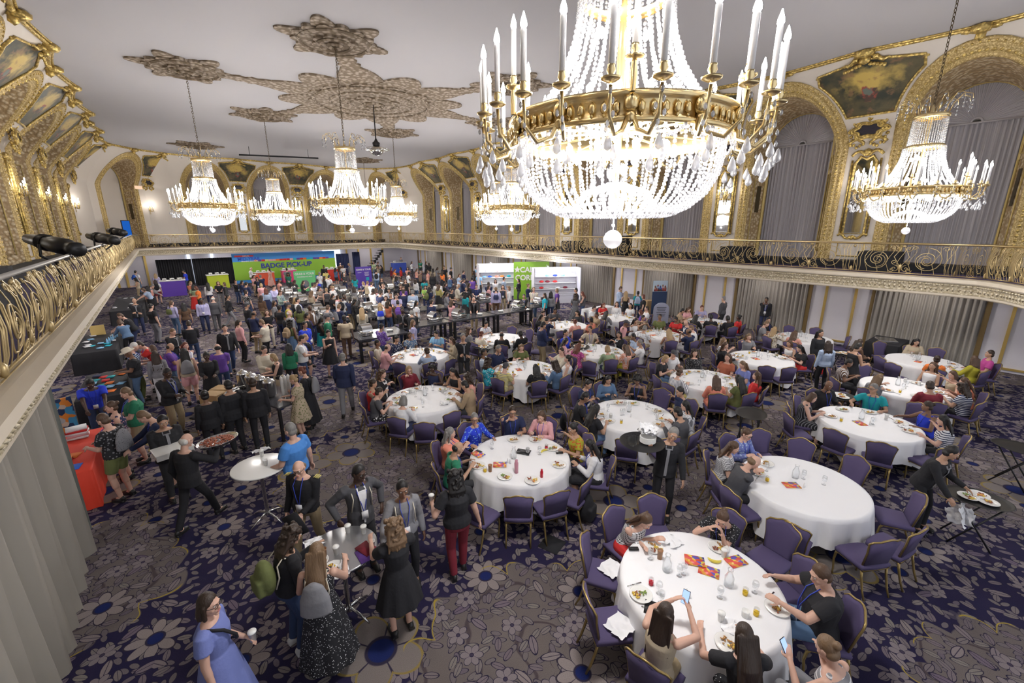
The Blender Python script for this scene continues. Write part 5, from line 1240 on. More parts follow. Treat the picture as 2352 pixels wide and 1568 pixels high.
HW['polo'] = hero(668, 970, 5.0, 's', 'azure-t', 'black-p', 'gs', '1', 'large person in bright blue polo shirt seen from behind at white high table', dict(L=(-.22, .3, 1.0), R=(.32, .0, .84), hp=.15), h=1.04, bulk=1.28)
HW['red'] = hero(1046, 1080, 4.3, 'w', 'black-t', 'burgundy-p', 'kc', '1', 'person with black curly hair, black flowered shirt and dark red trousers walking away', dict(L=(-.30, .22, 1.15), R=(.33, .0, .82), fL=(-.09, -.05, .09), fR=(.09, .12, .09), sprR=.3), h=1.0, bulk=1.15)
HW['tray'] = hero(412, 998, 2.9, 'w', 'black-w', 'black-p', 'wx', '1', 'balding waiter in black carrying a steel tray of bacon, walking right', dict(R=(.30, .34, 1.34), L=(-.26, .06, .86), pnR=(0, 0, 1), upR=1, fL=(-.09, -.28, .13), fR=(.09, .34, .09), hp=.25, hy=-.2), h=1.0, acc='g')
HW['wait'] = hero(1537, 975, .1, 's', 'black-w', 'black-p', 'gs', '2', 'waiter in black uniform balancing a loaded tray of glasses on the shoulder', dict(R=(.30, .12, 1.34), L=(-.28, .16, .86), upR=1, pnR=(0, 0, 1), hp=.2, hr=-.25, side=-.06), h=1.02)
HW['wtrs'] = hero(2165, 1010, 1.6, 'l', 'black-w', 'black-p', 'ks', '2', 'bending waitress in black uniform beside the round tray stand', dict(L=(-.25, .34, .98), R=(.16, .36, .82), lean=.35, hp=.2, hy=.5), h=.96)
# table 1 diners
def diner(px, py, top, bot, hair, skin, label, pd, h=.97, bulk=1.0, acc='', rr=None, k=1, pose='t', z=1.25):
    c = V((*TABLES[k], 0)); p = ground(px, py, z); d = p-c; a = math.atan2(d.y, d.x); rr = rr or min(max(d.length, TR+.24), TR+.5); loc = c+V((math.cos(a), math.sin(a), 0))*rr
    r = person(loc, a+PI, pose, top, bot, hair, skin, h, True, pd, bulk, acc, label); PEOPLE[-1]['tab'] = k
    chair(c+V((math.cos(a), math.sin(a), 0))*(rr+.03), a+PI, None); CHAIRS[-1]['_t'] = k; CHAIRS[-1]['_p'] = top+'~'+hair; used_ang[k].append(a); return r
HW['d1'] = diner(1448, 1168, 'white/plaid/black-k', 'red-k', 'nl', '1', 'person in plaid top and red skirt resting head over folded arms', dict(L=(.10, .40, .82), R=(-.10, .42, .86), lean=.42, hp=.5), z=1.12)
HW['d2'] = diner(1665, 1172, 'black/dotted/white-t', 'black-p', 'nb', '1', 'person in black dotted blouse spooning yogurt at the front table', dict(L=(-.04, .34, .98), R=(.14, .30, .98), lean=.28, hp=.5), acc='n', z=1.2)
HW['d3'] = diner(1535, 1388, 'beige-k', 'khaki-p', 'dL', '1', 'person with long dark brown hair holding up a phone, back to camera', dict(L=(-.06, .44, 1.08), R=(.12, .46, 1.06), hp=.1, lean=.12))
HW['d4'] = diner(1716, 1450, 'black-t', 'black/dotted/white-p', 'dL', '1', 'dark haired person in black tee holding a bagel plate at the bottom edge', dict(L=(-.26, .48, .86), R=(.22, .44, .86), hp=.3, lean=.15))
HW['d5'] = diner(1914, 1322, 'black-t', 'denim-p', 'ns', '1', 'large short haired person in black polo shirt and jeans eating', dict(L=(-.16, .48, .86), R=(.24, .44, .86), hy=.25, lean=.1), h=1.04, bulk=1.3, acc='n')
HW['d6'] = diner(1905, 1470, 'grey/striped/white-k', 'grey-p', 'tb', '1', 'person in striped sleeveless top with bun reading a blue phone', dict(L=(-.14, .40, .90), R=(.04, .22, 1.04), hp=.35, lean=.2), rr=1.5, acc='')
for px, py in EMPTY[1]:
    c = V((*TABLES[1], 0)); p = ground(px, py, .93); d = p-c; a = math.atan2(d.y, d.x)
    cl = [u for u in used_ang[1] if abs((a-u+PI) % (2*PI)-PI) < .40 and True]
HW['bald'] = diner(1740, 1062, 'charcoal-j', 'black-p', 'tx', '1', 'balding person in dark suit bent over eating at the mostly empty table', dict(L=(-.1, .34, .95), R=(.06, .30, 1.0), lean=.40, hp=.5), k=3, z=1.15, acc='J', h=1.02)
# ================================================================== standing crowd "x y facing top hair skin [pose [bottom]] [acc]"
CROWD = """658 615 4 grey-t ds 1 s navy-p|661 626 0 green-t kc 3 c|655 652 1 lavender-l ks 1 h|650 665 1 green/plaid/white-l nb 1 h|667 646 2 black-t dl 1|677 643 3 dark-t dl 1 h|690 650 1 white-l ks 3 h|706 650 3 charcoal-l ks 3|683 665 2 pink/floral/white-t dl 1 h|743 609 0 black-l ks 3|747 619 4 yellow-t kb 2|733 624 3 white-t gs 1|725 646 1 navy-t dl 1 h|735 640 3 royal-t ks 2|744 634 2 dark-l dc 2|757 632 3 white-t ks 1|761 642 1 white-l kb 3 h|758 652 1 black-t dl 2|725 658 1 navy/plaid/beige-t dc 1 h|749 661 4 charcoal-k yy 1|714 667 3 beige-k tl 1|720 679 2 beige-t yl 1|758 674 2 black-t kl 2 h|738 681 4 white-l ks 3|680 682 2 white-t ks 1 s dark-p|705 680 3 black-t dc 3|660 694 2 mustard-l kg 2|662 712 2 grey-j wx 1|710 700 1 brown-j kx 4|703 718 2 black-l ks 2|721 727 2 black-k kl 4 h teal-k|747 721 2 green-t yg 1|769 695 3 navy-t ts 1 h khaki-p|802 681 3 navy-l ks 4 h|790 676 2 brown-l kx 4 h|804 673 1 pink-l dl 2|814 686 2 black-l kc 2 h|781 603 4 brown-l gx 1|787 609 4 white-t no 1|802 604 6 grey-l yl 1|790 626 0 dark-l wo 1|814 633 4 teal-t kl 2|803 648 3 beige-t ts 1 h|812 657 4 grey-l dl 1|836 646 6 navy-t yo 1 h|847 647 3 white-t ds 1|847 663 3 white-l ks 4 h|861 661 3 pink-l nl 1|854 669 3 navy-t ds 1|871 663 0 white-w ks 4 h|879 650 0 black-j ns 1|876 637 0 black-t nl 1|863 619 4 paleblue-t ks 1|858 600 0 sage-l no 1|866 600 2 black-t ds 2|876 608 6 black-l kl 1|867 610 6 beige-l tl 1|893 661 0 white-w kl 2 h|897 671 0 black-t ks 2|910 673 0 lavender-p ds 1 h|926 665 4 navy-j ds 1 h|932 657 0 purple-l nc 1|931 641 0 black-t nl 1|857 681 0 white-t nl 1 h|836 687 3 black-j kl 2 h|830 706 4 cream-l yL 1 h black-K|872 695 4 white-l yL 1 h|903 708 0 black-w ks 4 c|913 689 4 brown-t ks 2|798 723 4 beige-t ks 4 w brown-p|873 743 3 purple/floral/lavender-l kb 2 h|698 738 1 royal-t ks 2 s jeans-p n|752 756 .3 black-q kb 1 p|699 767 2 black-w yb 1 s|665 734 3 olive-k kc 3 s denim-k|898 613 2 burgundy-l nl 2|905 617 2 orange-t rl 1|920 613 6 red-l kl 2|936 613 0 salmon-t kl 2|912 635 3 navy/floral/white-t kc 3|904 630 2 beige-l nl 1|965 597 0 green-t dl 2|978 600 2 dark-l nl 1|985 603 4 black-l dl 1|956 616 2 salmon-k nl 1|994 617 4 beige-l kc 2|1003 613 2 grey-t dl 3|1020 610 0 black-t ks 2|1035 614 2 black-l wg 1|1016 622 3 orange-t dl 2 s black-k|1032 631 2 denim-l wx 1|993 626 4 black-j dl 1|982 620 2 salmon-t nl 1|965 630 4 black-l nL 1|974 640 4 teal-d kb 3|937 623 2 white-t ks 4|944 638 3 white-l dl 1 s denim-p|931 652 0 black-t nl 1|974 654 0 lime-t dl 1 h|985 660 3 navy-t kc 3|949 666 4 paleblue-l gs 1 s white-K|1007 653 3 yellow/plaid/black-l nl 1|998 644 4 white-l ks 3|1021 648 2 black-l dl 1|1036 662 1 black-t kb 2 h|1020 670 2 grey-l dl 1 h|1050 651 2 cream-l wx 2|1063 639 2 navy-j ds 1|1053 628 2 paleblue-t nl 1|1064 621 2 navy-l ds 1|1093 611 2 skyblue-t ks 1|1088 622 6 dark-l dc 3|1100 626 3 skyblue-t ds 1|1118 615 4 turquoise-t gs 1|1084 636 4 purple-l kb 2|1094 652 0 navy-p ns 1 h khaki-p n|1077 649 2 black-l dl 2|1077 660 0 black-t db 2|1069 671 3 teal-l kc 3|1122 647 4 navy-t ds 1|1138 641 0 white-t dl 1|1122 654 2 pink-d dl 1 c|1139 659 4 lavender-l ts 1 s brown-p|1155 654 0 dark-k nl 1|1170 657 6 white-l to 1 s black-p|1157 636 2 paleblue-t ks 1|1192 640 6 black-l dl 1|1088 684 0 black-w kx 1 l|945 716 4 black-w gs 2 l|947 734 2 lavender-t tL 1|1205 675 0 black-w kb 2 c|1213 651 2 navy-l tb 1|1224 660 4 black-l dl 2|1234 660 0 cream-t ts 1|1249 672 6 turquoise-t dl 1 s black-p|1258 668 4 grey-l kl 1|1280 662 6 purple-t to 1 s dark-k|1324 661 6 navy-t ks 2|1322 674 4 charcoal/upright/grey-D dc 1|1343 669 6 charcoal-k rl 1 h jeans-p|1244 738 2.5 navy-l ks 2 h khaki-p n|1423 657 2 paleblue-l ns 1|1438 668 4 black-k yL 1|1466 668 4 teal-t kb 3|1479 676 6 black-t ro 1|1664 680 5.5 charcoal-l gs 1 s dark-p|1771 680 0 black-w ks 3 y|1885 757 1 black-j kl 2 s dark-p J|1904 783 4.6 paleblue-l dl 1 s black-p|1972 778 3 brown-l dl 2 h|1980 788 3 black-q ks 2 h|1063 765 .2 black-w gs 2 c|785 812 3.8 navy-j gs 1 w grey-p J|423 619 6 royal-t ks 2 h jeans-p|435 645 1 rust-l yo 1|443 653 4 sage-t kl 3 s red-K|452 656 6 orange-t ro 2|476 648 4 white-l kL 2|500 645 0 black-t tl 1|514 648 6 dark-l no 1|540 643 1 black-l rb 1 y jeans-p|553 644 2 navy-l kl 2|563 647 3 navy-l ks 2|574 613 2 white-l wx 1 h black-p|618 615 6 salmon/floral/white-D dl 2|581 631 1 pink-t nl 1|590 636 0 black-t kl 2|596 631 4 navy-j gs 1|564 666 3 black/floral/white-t ds 1|599 650 4 pink-t yo 1|611 661 4 paleblue-l rl 1 s navy-k|599 678 3 brown-l dl 1|392 690 3 lavender-l ny 1 s denim-p|420 695 4 brown-t kL 2|461 684 0 lavender-l ks 4 s navy-p n|488 680 4 charcoal-j wx 1 w charcoal-p J|520 676 2 black-j kb 2 w grey-p J|565 694 2.5 black-l kg 2|579 713 3 navy-l kx 3 h|612 711 0 black-t nl 1 c cream-p|604 732 5.5 cream-t ts 1 h black-p|546 734 2.5 pink-l dy 1 s black-p|514 744 .2 black-w ks 1 w|432 736 4 black/dotted/navy-l ds 1 h jeans-p|391 753 1 black-w ts 1 h|310 621 3 white-t ks 1 s denim-p|312 637 6 beige-k kc 2 h|356 628 4 lavender-t yL 1|356 642 4 white-t dl 1 s burgundy-s|272 660 2 grey-l gs 1 l|338 656 4 salmon-l kL 2|307 684 0 black-w kx 2 c|344 697 2.7 black-t ks 1 s grey-p|317 664 6 paleblue-t no 1 l|274 722 6 black-t ns 1 l|265 738 4.6 denim-l no 1 l black-p|168 802 2 navy/striped/paleblue-p ws 1 h olive-p n|281 800 6 black-t kh 3 h|318 788 6 red-t ds 1 l white-s|310 797 5.6 red-k no 1|354 806 4 grey-l dL 1 s white-p|380 787 2 purple-t kx 2|408 789 .5 white-k rl 1|421 800 4 beige-k kL 1 s pink-s|472 806 0 black-l kb 4 h|377 843 .8 black-w ks 4 h|205 876 0 royal-t ks 4 l|296 886 6 green-t ts 1 h khaki-s|256 921 6 navy/floral/pink-k nb 1 s denim-s|241 948 5 black/floral/grey-t ns 1 h olive-s|325 950 6 navy-l ts 1 l khaki-s|368 949 .2 black-w ks 2 h|468 897 4.1 black-j kb 3 s black-p J|503 878 4.6 black-j ks 2 s black-p J|498 789 4 purple-t kx 1|571 868 4 black-j ds 2 s black-p J|603 792 .5 cream-l db 1 h|632 810 6 black-k yo 1 h beige-k|662 789 4 green-l kl 1|698 840 5.5 black-l rb 1 h|684 855 5.6 beige/floral/olive-d yb 1 h|683 770 2 white-t ds 1|640 700 3 black-t ks 3|628 690 2 grey-l dl 2|668 700 4 olive-t kl 3|750 700 3 grey-t ns 1 h|776 655 1 white-l yb 1 h|822 668 2 navy-t ks 3|890 690 3 rust-t dl 1|955 690 2 white-t kl 2|1000 690 3 navy-l ds 1|1045 690 3 pink-l nl 1|640 640 2 salmon-t ks 3|770 615 3 denim-t kl 1|920 590 1 grey-l ts 1|945 600 2 white-t dl 1""".split('|')
BOTR = ['black-p', 'jeans-p', 'navy-p', 'dark-p', 'khaki-p', 'denim-p', 'black-k', 'grey-p', 'dark-s', 'black-K']
rc = random.Random(5); placed = []
DK = [(7.3, 16.3, 9.6, 17.3), (9.7, 16.3, 12.0, 17.3), (12.1, 16.3, 14.3, 17.2), (14.5, 16.6, 16.4, 17.4), (5.2, 15.6, 7.2, 17.0), (4.9, 19.5, 6.2, 24), (7.0, 19.5, 8.3, 24), (9.0, 19.5, 11.4, 20.6), (12.2, 19.5, 14.6, 20.6), (4.9, 25.5, 6.6, 31), (7.8, 25.5, 9.5, 31), (11.0, 23.5, 14, 24.6), (11, 27, 14, 28)]
RECT = DK+[(-2.4, 10.1, -1.6, 12.3), (-2.3, 14.6, -1.35, 17.2), (-3.0, 20.4, -1.8, 23.9), (-2.6, 30, -1.2, 36), (16.9, 14.6, 18.9, 15.3)]
def clear(p):
    p = p.copy(); p.x = max(-3.9, min(21.9, p.x))
    for x0, y0, x1, y1 in RECT:
        e = .24
        if x0-e < p.x < x1+e and y0-e < p.y < y1+e:
            o = [(p.x-x0+e, 0, -1), (x1+e-p.x, 0, 1), (p.y-y0+e, 1, -1), (y1+e-p.y, 1, 1)]
            if x0 < -1: o = o[1:]
            d, ax, s = min(o); p[ax] += d*s
    for k, (x, y) in TABLES.items():
        d = p-V((x, y, 0))
        if d.length < TR+.32: p = V((x, y, 0))+d.normalized()*(TR+.32)
    for (x, y, r_) in ((1.17, 4.9, .6), (.72, 7.75, .6)):
        d = p-V((x, y, 0))
        if d.length < r_: p = V((x, y, 0))+d.normalized()*r_
    return p
CP = {}
for s in CROWD:
    f = s.split(); x, y = float(f[0]), float(f[1]); pose = f[6] if len(f) > 6 else rc.choice('sshpcs'); fem = f[4][1] not in 'sxgh'
    bot = next((q for q in f[6:] if '-' in q), None) or (rc.choice(BOTR[:6]) if not fem else rc.choice(BOTR)); acc = f[-1] if len(f[-1]) <= 2 and len(f) > 7 and '-' not in f[-1] else ('n' if rc.random() < .4 else '')
    h = rc.uniform(.98, 1.04) if not fem else rc.uniform(.92, .98); zz = 1.735*h-(.16 if pose == 'l' else .01); loc = ground(x, y, zz)
    if pose == 'l': loc = loc-V((math.cos(facing(loc, float(f[2]))), math.sin(facing(loc, float(f[2]))), 0))*.25
    for _ in range(12):
        mv = V((0, 0, 0))
        for q in placed:
            d = loc-q
            if d.length < .46: mv += (d.normalized() if d.length > .01 else V((1, 0, 0)))*(.47-d.length)
        if mv.length < 1e-3: break
        loc = loc+mv
    loc = clear(loc); placed.append(loc); V3 = V((loc.x, loc.y, 0))
    person(loc, facing(loc, float(f[2])), pose, f[3], bot, f[4], f[5], h, loc.length < 16, None, [1.0, 1.1, 1.22][int(x) % 3] if not fem else [1.0, 1.08][int(x) % 2], acc); CP[(int(x), int(y))] = (PEOPLE[-1]['o'], loc, facing(loc, float(f[2])), h)
# ------------------------------------------------------------------ bags and held things
def bag_mesh(kind):
    m = MB(); 
    if kind == 'pack':
        ell(m, (0, 0, 0), (.15, .10, .22)); m.box((0, -.09, -.05), (.11, .035, .10)); me = evalmesh(m, 'bag', .016, 3)
    elif kind == 'sack':
        loftr(m, [(V((0, 0, -.20)), V((.13, 0, 0)), V((0, .05, 0))), (V((0, 0, -.17)), V((.165, 0, 0)), V((0, .08, 0))), (V((0, 0, .0)), V((.15, 0, 0)), V((0, .08, 0))), (V((0, 0, .15)), V((.10, 0, 0)), V((0, .05, 0))), (V((0, 0, .20)), V((.03, 0, 0)), V((0, .02, 0)))]); me = evalmesh(m, 'bag', .012, 2)
    else:
        loftr(m, [(V((0, 0, -.13)), V((.14, 0, 0)), V((0, .05, 0))), (V((0, 0, 0)), V((.15, 0, 0)), V((0, .06, 0))), (V((0, 0, .12)), V((.12, 0, 0)), V((0, .03, 0)))]); me = evalmesh(m, 'bag', .014, 2)
    return me
BAGS = {k: bag_mesh(k) for k in ('pack', 'sack', 'tote')}
sm_ = MB()
for s in (-1, 1): sm_.tube([(s*.10, .06, -.14), (s*.12, .10, .0), (s*.105, .10, .14), (s*.10, .17, .20), (s*.10, .29, .10), (s*.12, .30, -.02)], .009, 5)
STRAP = sm_.mesh('strap')
tt = MB(); tt.tube([(-.09, 0, .1), (-.07, 0, .3), (0, 0, .36), (.07, 0, .3), (.09, 0, .1)], .008, 5); HANDLE = tt.mesh('strap')
def backpack(loc, face, h, col, label, kind='pack', strap='black', z=1.22, off=.21, fine=False):
    d = V((math.cos(face), math.sin(face), 0)); p = V((loc[0], loc[1], 0))-d*off; p.z = z*h
    r = empty('backpack' if kind == 'pack' else 'drawstring_bag' if kind == 'sack' else 'shoulder_bag', p, face-PI/2, label, 'bag', 'bags worn by people')
    link('bag', BAGS[kind], r, cloth(col)); link('strap', STRAP if kind != 'tote' else HANDLE, r, cloth(strap)); return r
def heropack(k, *a, **kw):
    r, J, W = HW[k]; backpack((r.location.x, r.location.y), r.rotation_euler.z+PI/2, r.scale[0], *a, **kw)
heropack('curl', 'olive', 'dark olive backpack on the curly haired person', strap='cream')
heropack('long', 'grey', 'grey drawstring bag on the back of the dotted dress', kind='sack', strap='cream')
heropack('blk', 'pink/floral/white', 'pink patterned pouch bag hanging beside the black fringed dress', kind='tote', strap='pink', z=.95, off=-.02)
for key, col, lab, kind in (((356, 642), 'black', 'black backpack on person in white top near the left wall', 'pack'), ((310, 621), 'blue', 'blue backpack at the far left below the gallery', 'pack'), ((421, 800), 'grey', 'pale grey drawstring bag on person with black ponytail', 'sack'), ((913, 689), 'purple', 'purple backpack at the buffet', 'pack'), ((769, 695), 'grey', 'grey drawstring bag on person in navy tee', 'sack'), ((738, 681), 'black', 'black backpack on person in white at the buffet', 'pack'), ((680, 682), 'black', 'dark backpack on person in white tee at left of the buffet', 'pack'), ((665, 734), 'tan', 'tan backpack beside the royal blue polo shirt', 'pack'), ((241, 948), 'grey/dotted/black', 'speckled grey drawstring backpack beside the red table', 'sack'), ((863, 619), 'black', 'black backpack by the purple sign', 'pack'), ((1466, 668), 'paleblue', 'pale blue drawstring bag in front of the right wall', 'sack'), ((985, 660), 'olive', 'olive backpack at the fruit station', 'pack'), ((392, 690), 'olive', 'olive green satchel on person in lavender', 'tote'), ((872, 695), 'royal', 'royal blue tote bag beside long blonde hair', 'tote'), ((662, 712), 'black', 'black shoulder bag beside the grey suit', 'tote'), ((1139, 659), 'navy', 'navy shoulder bag on person in lavender shirt', 'tote'), ((698, 840), 'grey', 'light drawstring bag behind the olive patterned dress', 'sack')):
    if key in CP: o, loc, fa, h = CP[key]; backpack(loc, fa, h, col, lab, kind)
def hold(who, hand_, me, nm, label, cat, off=(0, 0, 0), rz=0, M=None, children=()):
    r, J, W = HW[who]; d = (J['ha'+hand_]-J['el'+hand_]).normalized(); p = W @ (J['ha'+hand_]+d*.07+V(off))
    if children:
        o = empty(nm, p, rz, label, cat)
        for c in children: link(*c[:1], c[1], o, *c[2:])
    else: o = link(nm, me); o.location = p; o.rotation_euler = (0, 0, rz); tag(o, label, cat)
    if M is not None: o.matrix_world = T(*p) @ Rz(r.rotation_euler.z) @ M
    return o
hold('blue', 'L', CUPL, 'paper_cup', 'white lidded paper cup held by person in periwinkle dress', 'cup', (0, .02, -.03))
hold('red', 'L', CUPL, 'paper_cup', 'white paper cup held by person in dark red trousers', 'cup', (0, 0, -.02))
FOL = MB(); FOL.box((0, 0, 0), (.13, .012, .17)); FOL = FOL.mesh('folder', [BLK])
hold('off', 'L', FOL, 'folder', 'black folder held against the khaki trousers', 'folder', (0, .06, -.05), M=Ry(.5))
def phone_mesh(): m = MB(); m.box((0, 0, 0), (.037, .004, .077)); return m.mesh('case', [BLKM])
def screen_mesh(): m = MB(); m.box((0, -.0046, 0), (.034, .0008, .073)); return m.mesh('screen', [emis('phone screen', (.35, .5, .95), .9)])
PHC, PHS = phone_mesh(), screen_mesh()
hold('d3', 'L', None, 'phone', 'lit phone held up over the front table', 'phone', (.07, .03, .03), M=Rx(-.3), children=(('case', PHC), ('screen', PHS)))
hold('d6', 'L', None, 'phone', 'phone with blue screen at bottom right corner', 'phone', (0, .03, .02), M=Rx(-.6), children=(('case', PHC), ('screen', PHS)))
# shoulder stripes of the officer, black cross body strap, bow tie
r, J, W = HW['off']; m = MB()
for s, k in ((-1, 'L'), (1, 'R')):
    for i in range(4): m.tube([J['sh'+k]+V((s*(.01+.02*i)-.0, -.045, .074-.004*i)), J['sh'+k]+V((s*(.01+.02*i), .04, .074-.004*i))], .006, 4)
m.build('epaulette', cloth('yellow'), r)
r, J, W = HW['blue']; m = MB(); B = trunk(J, True, 1, .045)
m.tube([B[7][0]+B[7][1]*.75+B[7][2]*.1, B[6][0]+B[6][1]*.5+B[6][2]*1.0, B[4][0]+B[4][2]*1.15, B[3][0]-B[3][1]*.5+B[3][2]*1.1, B[2][0]-B[2][1]*1.1, B[1][0]-B[1][1]*1.3-B[1][2]*.3], .016, 5); m.build('bag_strap', BLK, r)
r, J, W = HW['suit']; m = MB(); c = J['N']+V((0, .075, -.035))
for s in (-1, 1): ell(m, c+V((s*.028, 0, 0)), (.026, .012, .017), None, 6)
m.build('bow_tie', BLK, r)
for k in ('suit', 'gray'):
    r, J, W = HW[k]; m = MB(); B = trunk(J, False, 1, .04)
    for s in (-1, 1): m.tube([B[3][0]+B[3][1]*.8*s+B[3][2]*.6, B[5][0]+B[5][1]*.62*s+B[5][2]*.95, B[6][0]+B[6][1]*.6*s+B[6][2]*.6, B[7][0]+B[7][1]*.7*s-B[7][2]*.4], .008, 5)
    m.build('backpack_straps', cloth('cream'), r)
# trays
def oval_tray(p, rz, label, mt, rx=.36, ry=.27, dp=.035):
    m = MB(); m.lathe([(0, 0), (.86, 0), (1, dp), (1.03, dp), (.99, dp-.008), (.86, .008), (0, .008)], 36, sx=rx, sy=ry); o = m.build('serving_tray', mt); o.location = p; o.rotation_euler = (0, 0, rz); return tag(o, label, 'tray')
r, J, W = HW['tray']; p = W @ (J['haR']+V((0, .03, .08))); oval_tray(p, r.rotation_euler.z+1.2, 'deep oval steel pan of bacon on the waiter\'s hand', STEEL, .31, .22, .06)
rnd = random.Random(2); m = MB()
for i in range(230): a, q = rnd.random()*6.28, rnd.random()**.5; m.ball((p.x+.24*q*math.cos(a), p.y+.2*q*math.sin(a), p.z+.04+.045*(1-q)+rnd.random()*.012), (.03, .012, .007), M=Matrix.Rotation(rnd.random()*3, 3, 'Z'))
o = m.build('bacon', FOODS[1]); tag(o, 'heap of fried bacon strips in the oval steel pan', 'food', kind='stuff')
o = link('napkin', NAPB); o.location = p+V((0, 0, -.05)); o.scale = (1, 1, 2); tag(o, 'white cloth under the steel bacon pan', 'napkin')
r, J, W = HW['wait']; p = W @ (J['haR']+V((.10, .03, .07))); TRP = p
oval_tray(p, 0, 'big round black waiter tray carried beside the head', BLKM, .36, .36)
for i in range(7):
    o = link('plate_stack_dish', PLATE) if False else None
m = MB()
for i in range(8): m.lathe([(0, .0), (.08, 0), (.135, .018), (.135, .021), (.08, .004), (0, .004)], 28, (0, 0, .012*i))
for i in range(8):
    o = link('dinner_plate', PLATE); o.location = p+V((.10, -.04, .01+.012*i)); tag(o, 'white plate in the stack on the waiter\'s shoulder tray', 'plate', 'plates stacked on the shoulder tray')
for i in range(5): o = link('napkin', NAPB); o.location = p+V((.10+.04*math.cos(i*2), -.04+.05*math.sin(i*2), .13+.03*i)); o.rotation_euler = (.2*math.sin(i), .2, i); o.scale = (.8, .8, 1.6); tag(o, 'crumpled napkin heaped on the waiter\'s shoulder tray', 'napkin', 'napkins on the shoulder tray')
for i in range(6): o = link('water_glass', GL); o.location = p+V((-.2+.07*(i % 3), .05+.075*(i//3), .01)); o.scale = (1.2, 1.2, 1.4); tag(o, 'clear glass standing on the waiter\'s shoulder tray', 'glass', 'glasses on the shoulder tray')
# ================================================================== high tables, trays, vendors, buffet, booths
def box_obj(nm, c, h, mt, parent=None, rz=0, bevel=0): m = MB(); m.box((0, 0, 0), h); o = m.build(nm, mt, parent, smooth=False, bevel=bevel); o.location = c; o.rotation_euler = (0, 0, rz); return o
def cocktail(x, y, z, R, mt, label):
    r = empty('high_table', (x, y, 0), .5, label, 'table'); m = MB(); m.lathe([(0, z-.03), (R-.01, z-.03), (R, z-.025), (R, z-.005), (R-.01, z), (0, z)], 48); m.build('tabletop', mt, r)
    m = MB(); m.lathe([(.035, .1), (.03, .2), (.028, z-.12), (.05, z-.03)], 14); m.build('pole', STEEL, r)
    lm_ = MB(); lm_.tube([(.02, 0, .16), (.2, 0, .10), (.33, 0, .03)], [.022, .018, .014], 6); lm_ = lm_.mesh('leg', [STEEL])
    for k in range(4): link('leg', lm_, r, None, Rz(k*PI/2))
C1 = (1.17, 4.90); C2 = (.72, 7.75)
cocktail(*C1, 1.06, .43, WOODT, 'round brushed metal high table with cups and booklets'); cocktail(*C2, 1.06, .43, CHINA, 'white high table beside the large blue polo shirt')
def onC(px, py, z=1.062): p = at(px, py, z); return (p.x, p.y, z)
for px, py, me, lab in ((800, 1222, CUPL, 'white paper cup with stirrer at the back of the metal table'), (836, 1224, CUPL, 'white paper cup at the back right of the metal table'), (855, 1258, CUPP, 'white paper cup near the raised hand'), (773, 1272, CUPL, 'paper cup with cardboard sleeve in the middle of the metal table'), (602, 1047, CUPL, 'lidded cup on the white high table'), (611, 1068, CUPP, 'open coffee cup on the white high table')):
    o = link('paper_cup', me); o.location = onC(px, py); tag(o, lab, 'cup')
o = link('iced_coffee', ICED); o.location = onC(745, 1280); tag(o, 'tall iced coffee on the metal table', 'drink')
plate_ = lambda p, s, lab: thing(None, 'dinner_plate', p, s, lab, 'plate', children=(('dish', PLATE), ('food', FOODM[s % 6])))
plate_(onC(728, 1292), 1, 'plate with food before the curly haired person'); plate_(onC(765, 1308), 4, 'plate with egg before the dotted dress')
o = link('napkin', NAP[0]); o.location = onC(778, 1312); tag(o, 'white napkin at the front of the metal table', 'napkin'); o = link('napkin', NAP[1]); o.location = onC(722, 1250); tag(o, 'folded napkin at the left of the metal table', 'napkin')
o = link('booklet', BOOK, None, cloth('purple')); o.location = onC(838, 1275); tag(o, 'purple booklet under the red one on metal table', 'booklet'); o = link('booklet', BOOK, None, cloth('burgundy')); p = onC(842, 1262); o.location = (p[0], p[1], p[2]+.013); o.rotation_euler = (0, 0, .3); tag(o, 'dark red patterned booklet on top of purple one', 'booklet')
o = link('napkin', NAP[2]); o.location = onC(600, 1035); o.scale = (1.2, .5, 1); tag(o, 'rolled cloth on the white high table', 'napkin')
# table 1 and table 2 detailed ware, surveyed from the photo
def ware(k, items):
    for n_, (px, py, kind, lab, *rz) in enumerate(items):
        p = at(px, py, .765); p = (p.x, p.y, .764+(.004*(n_ % 5) if kind in ('book', 'ph') else 0)); rz = rz[0] if rz else (px*7 % 6)
        if kind == 'plate': plate_(p, px, lab)
        elif kind in ('oj', 'rj', 'gj'): thing(None, 'juice_glass', p, 0, lab, 'glass', children=(('tumbler', GL), ('juice', JR if kind == 'rj' else JU)))
        else:
            me, nm, cat, mt = dict(gob=(GOB, 'goblet', 'glass', None), car=(CARF, 'carafe', 'carafe', None), cup=(CUPL, 'paper_cup', 'cup', None), mug=(MUG, 'mug', 'cup', None), ice=(ICED, 'iced_coffee', 'drink', None), nap=(NAP[px % 3], 'napkin', 'napkin', None), napb=(NAPB, 'napkin', 'napkin', None), salt=(sh, 'salt_shaker', 'shaker', None), knife=(KNI, 'knife', 'knife', None), fork=(FRK, 'fork', 'fork', None), ban=(BAN, 'banana', 'fruit', None), book=(BOOK, 'programme_booklet', 'booklet', PROG), tab=(BOOK, 'tablet', 'tablet', BLKM), ph=(BOOK, 'phone', 'phone', BLKM), pink=(PBOT, 'bottle', 'bottle', None), redb=(RBOT, 'bottle', 'bottle', None))[kind]
            o = link(nm, me, None, mt); o.location = p; o.rotation_euler = (0, 0, rz); tag(o, lab, cat)
            if kind == 'ph': o.scale = (.36, .55, .7)
            if kind == 'tab': o.scale = (1.1, 1.1, 1)
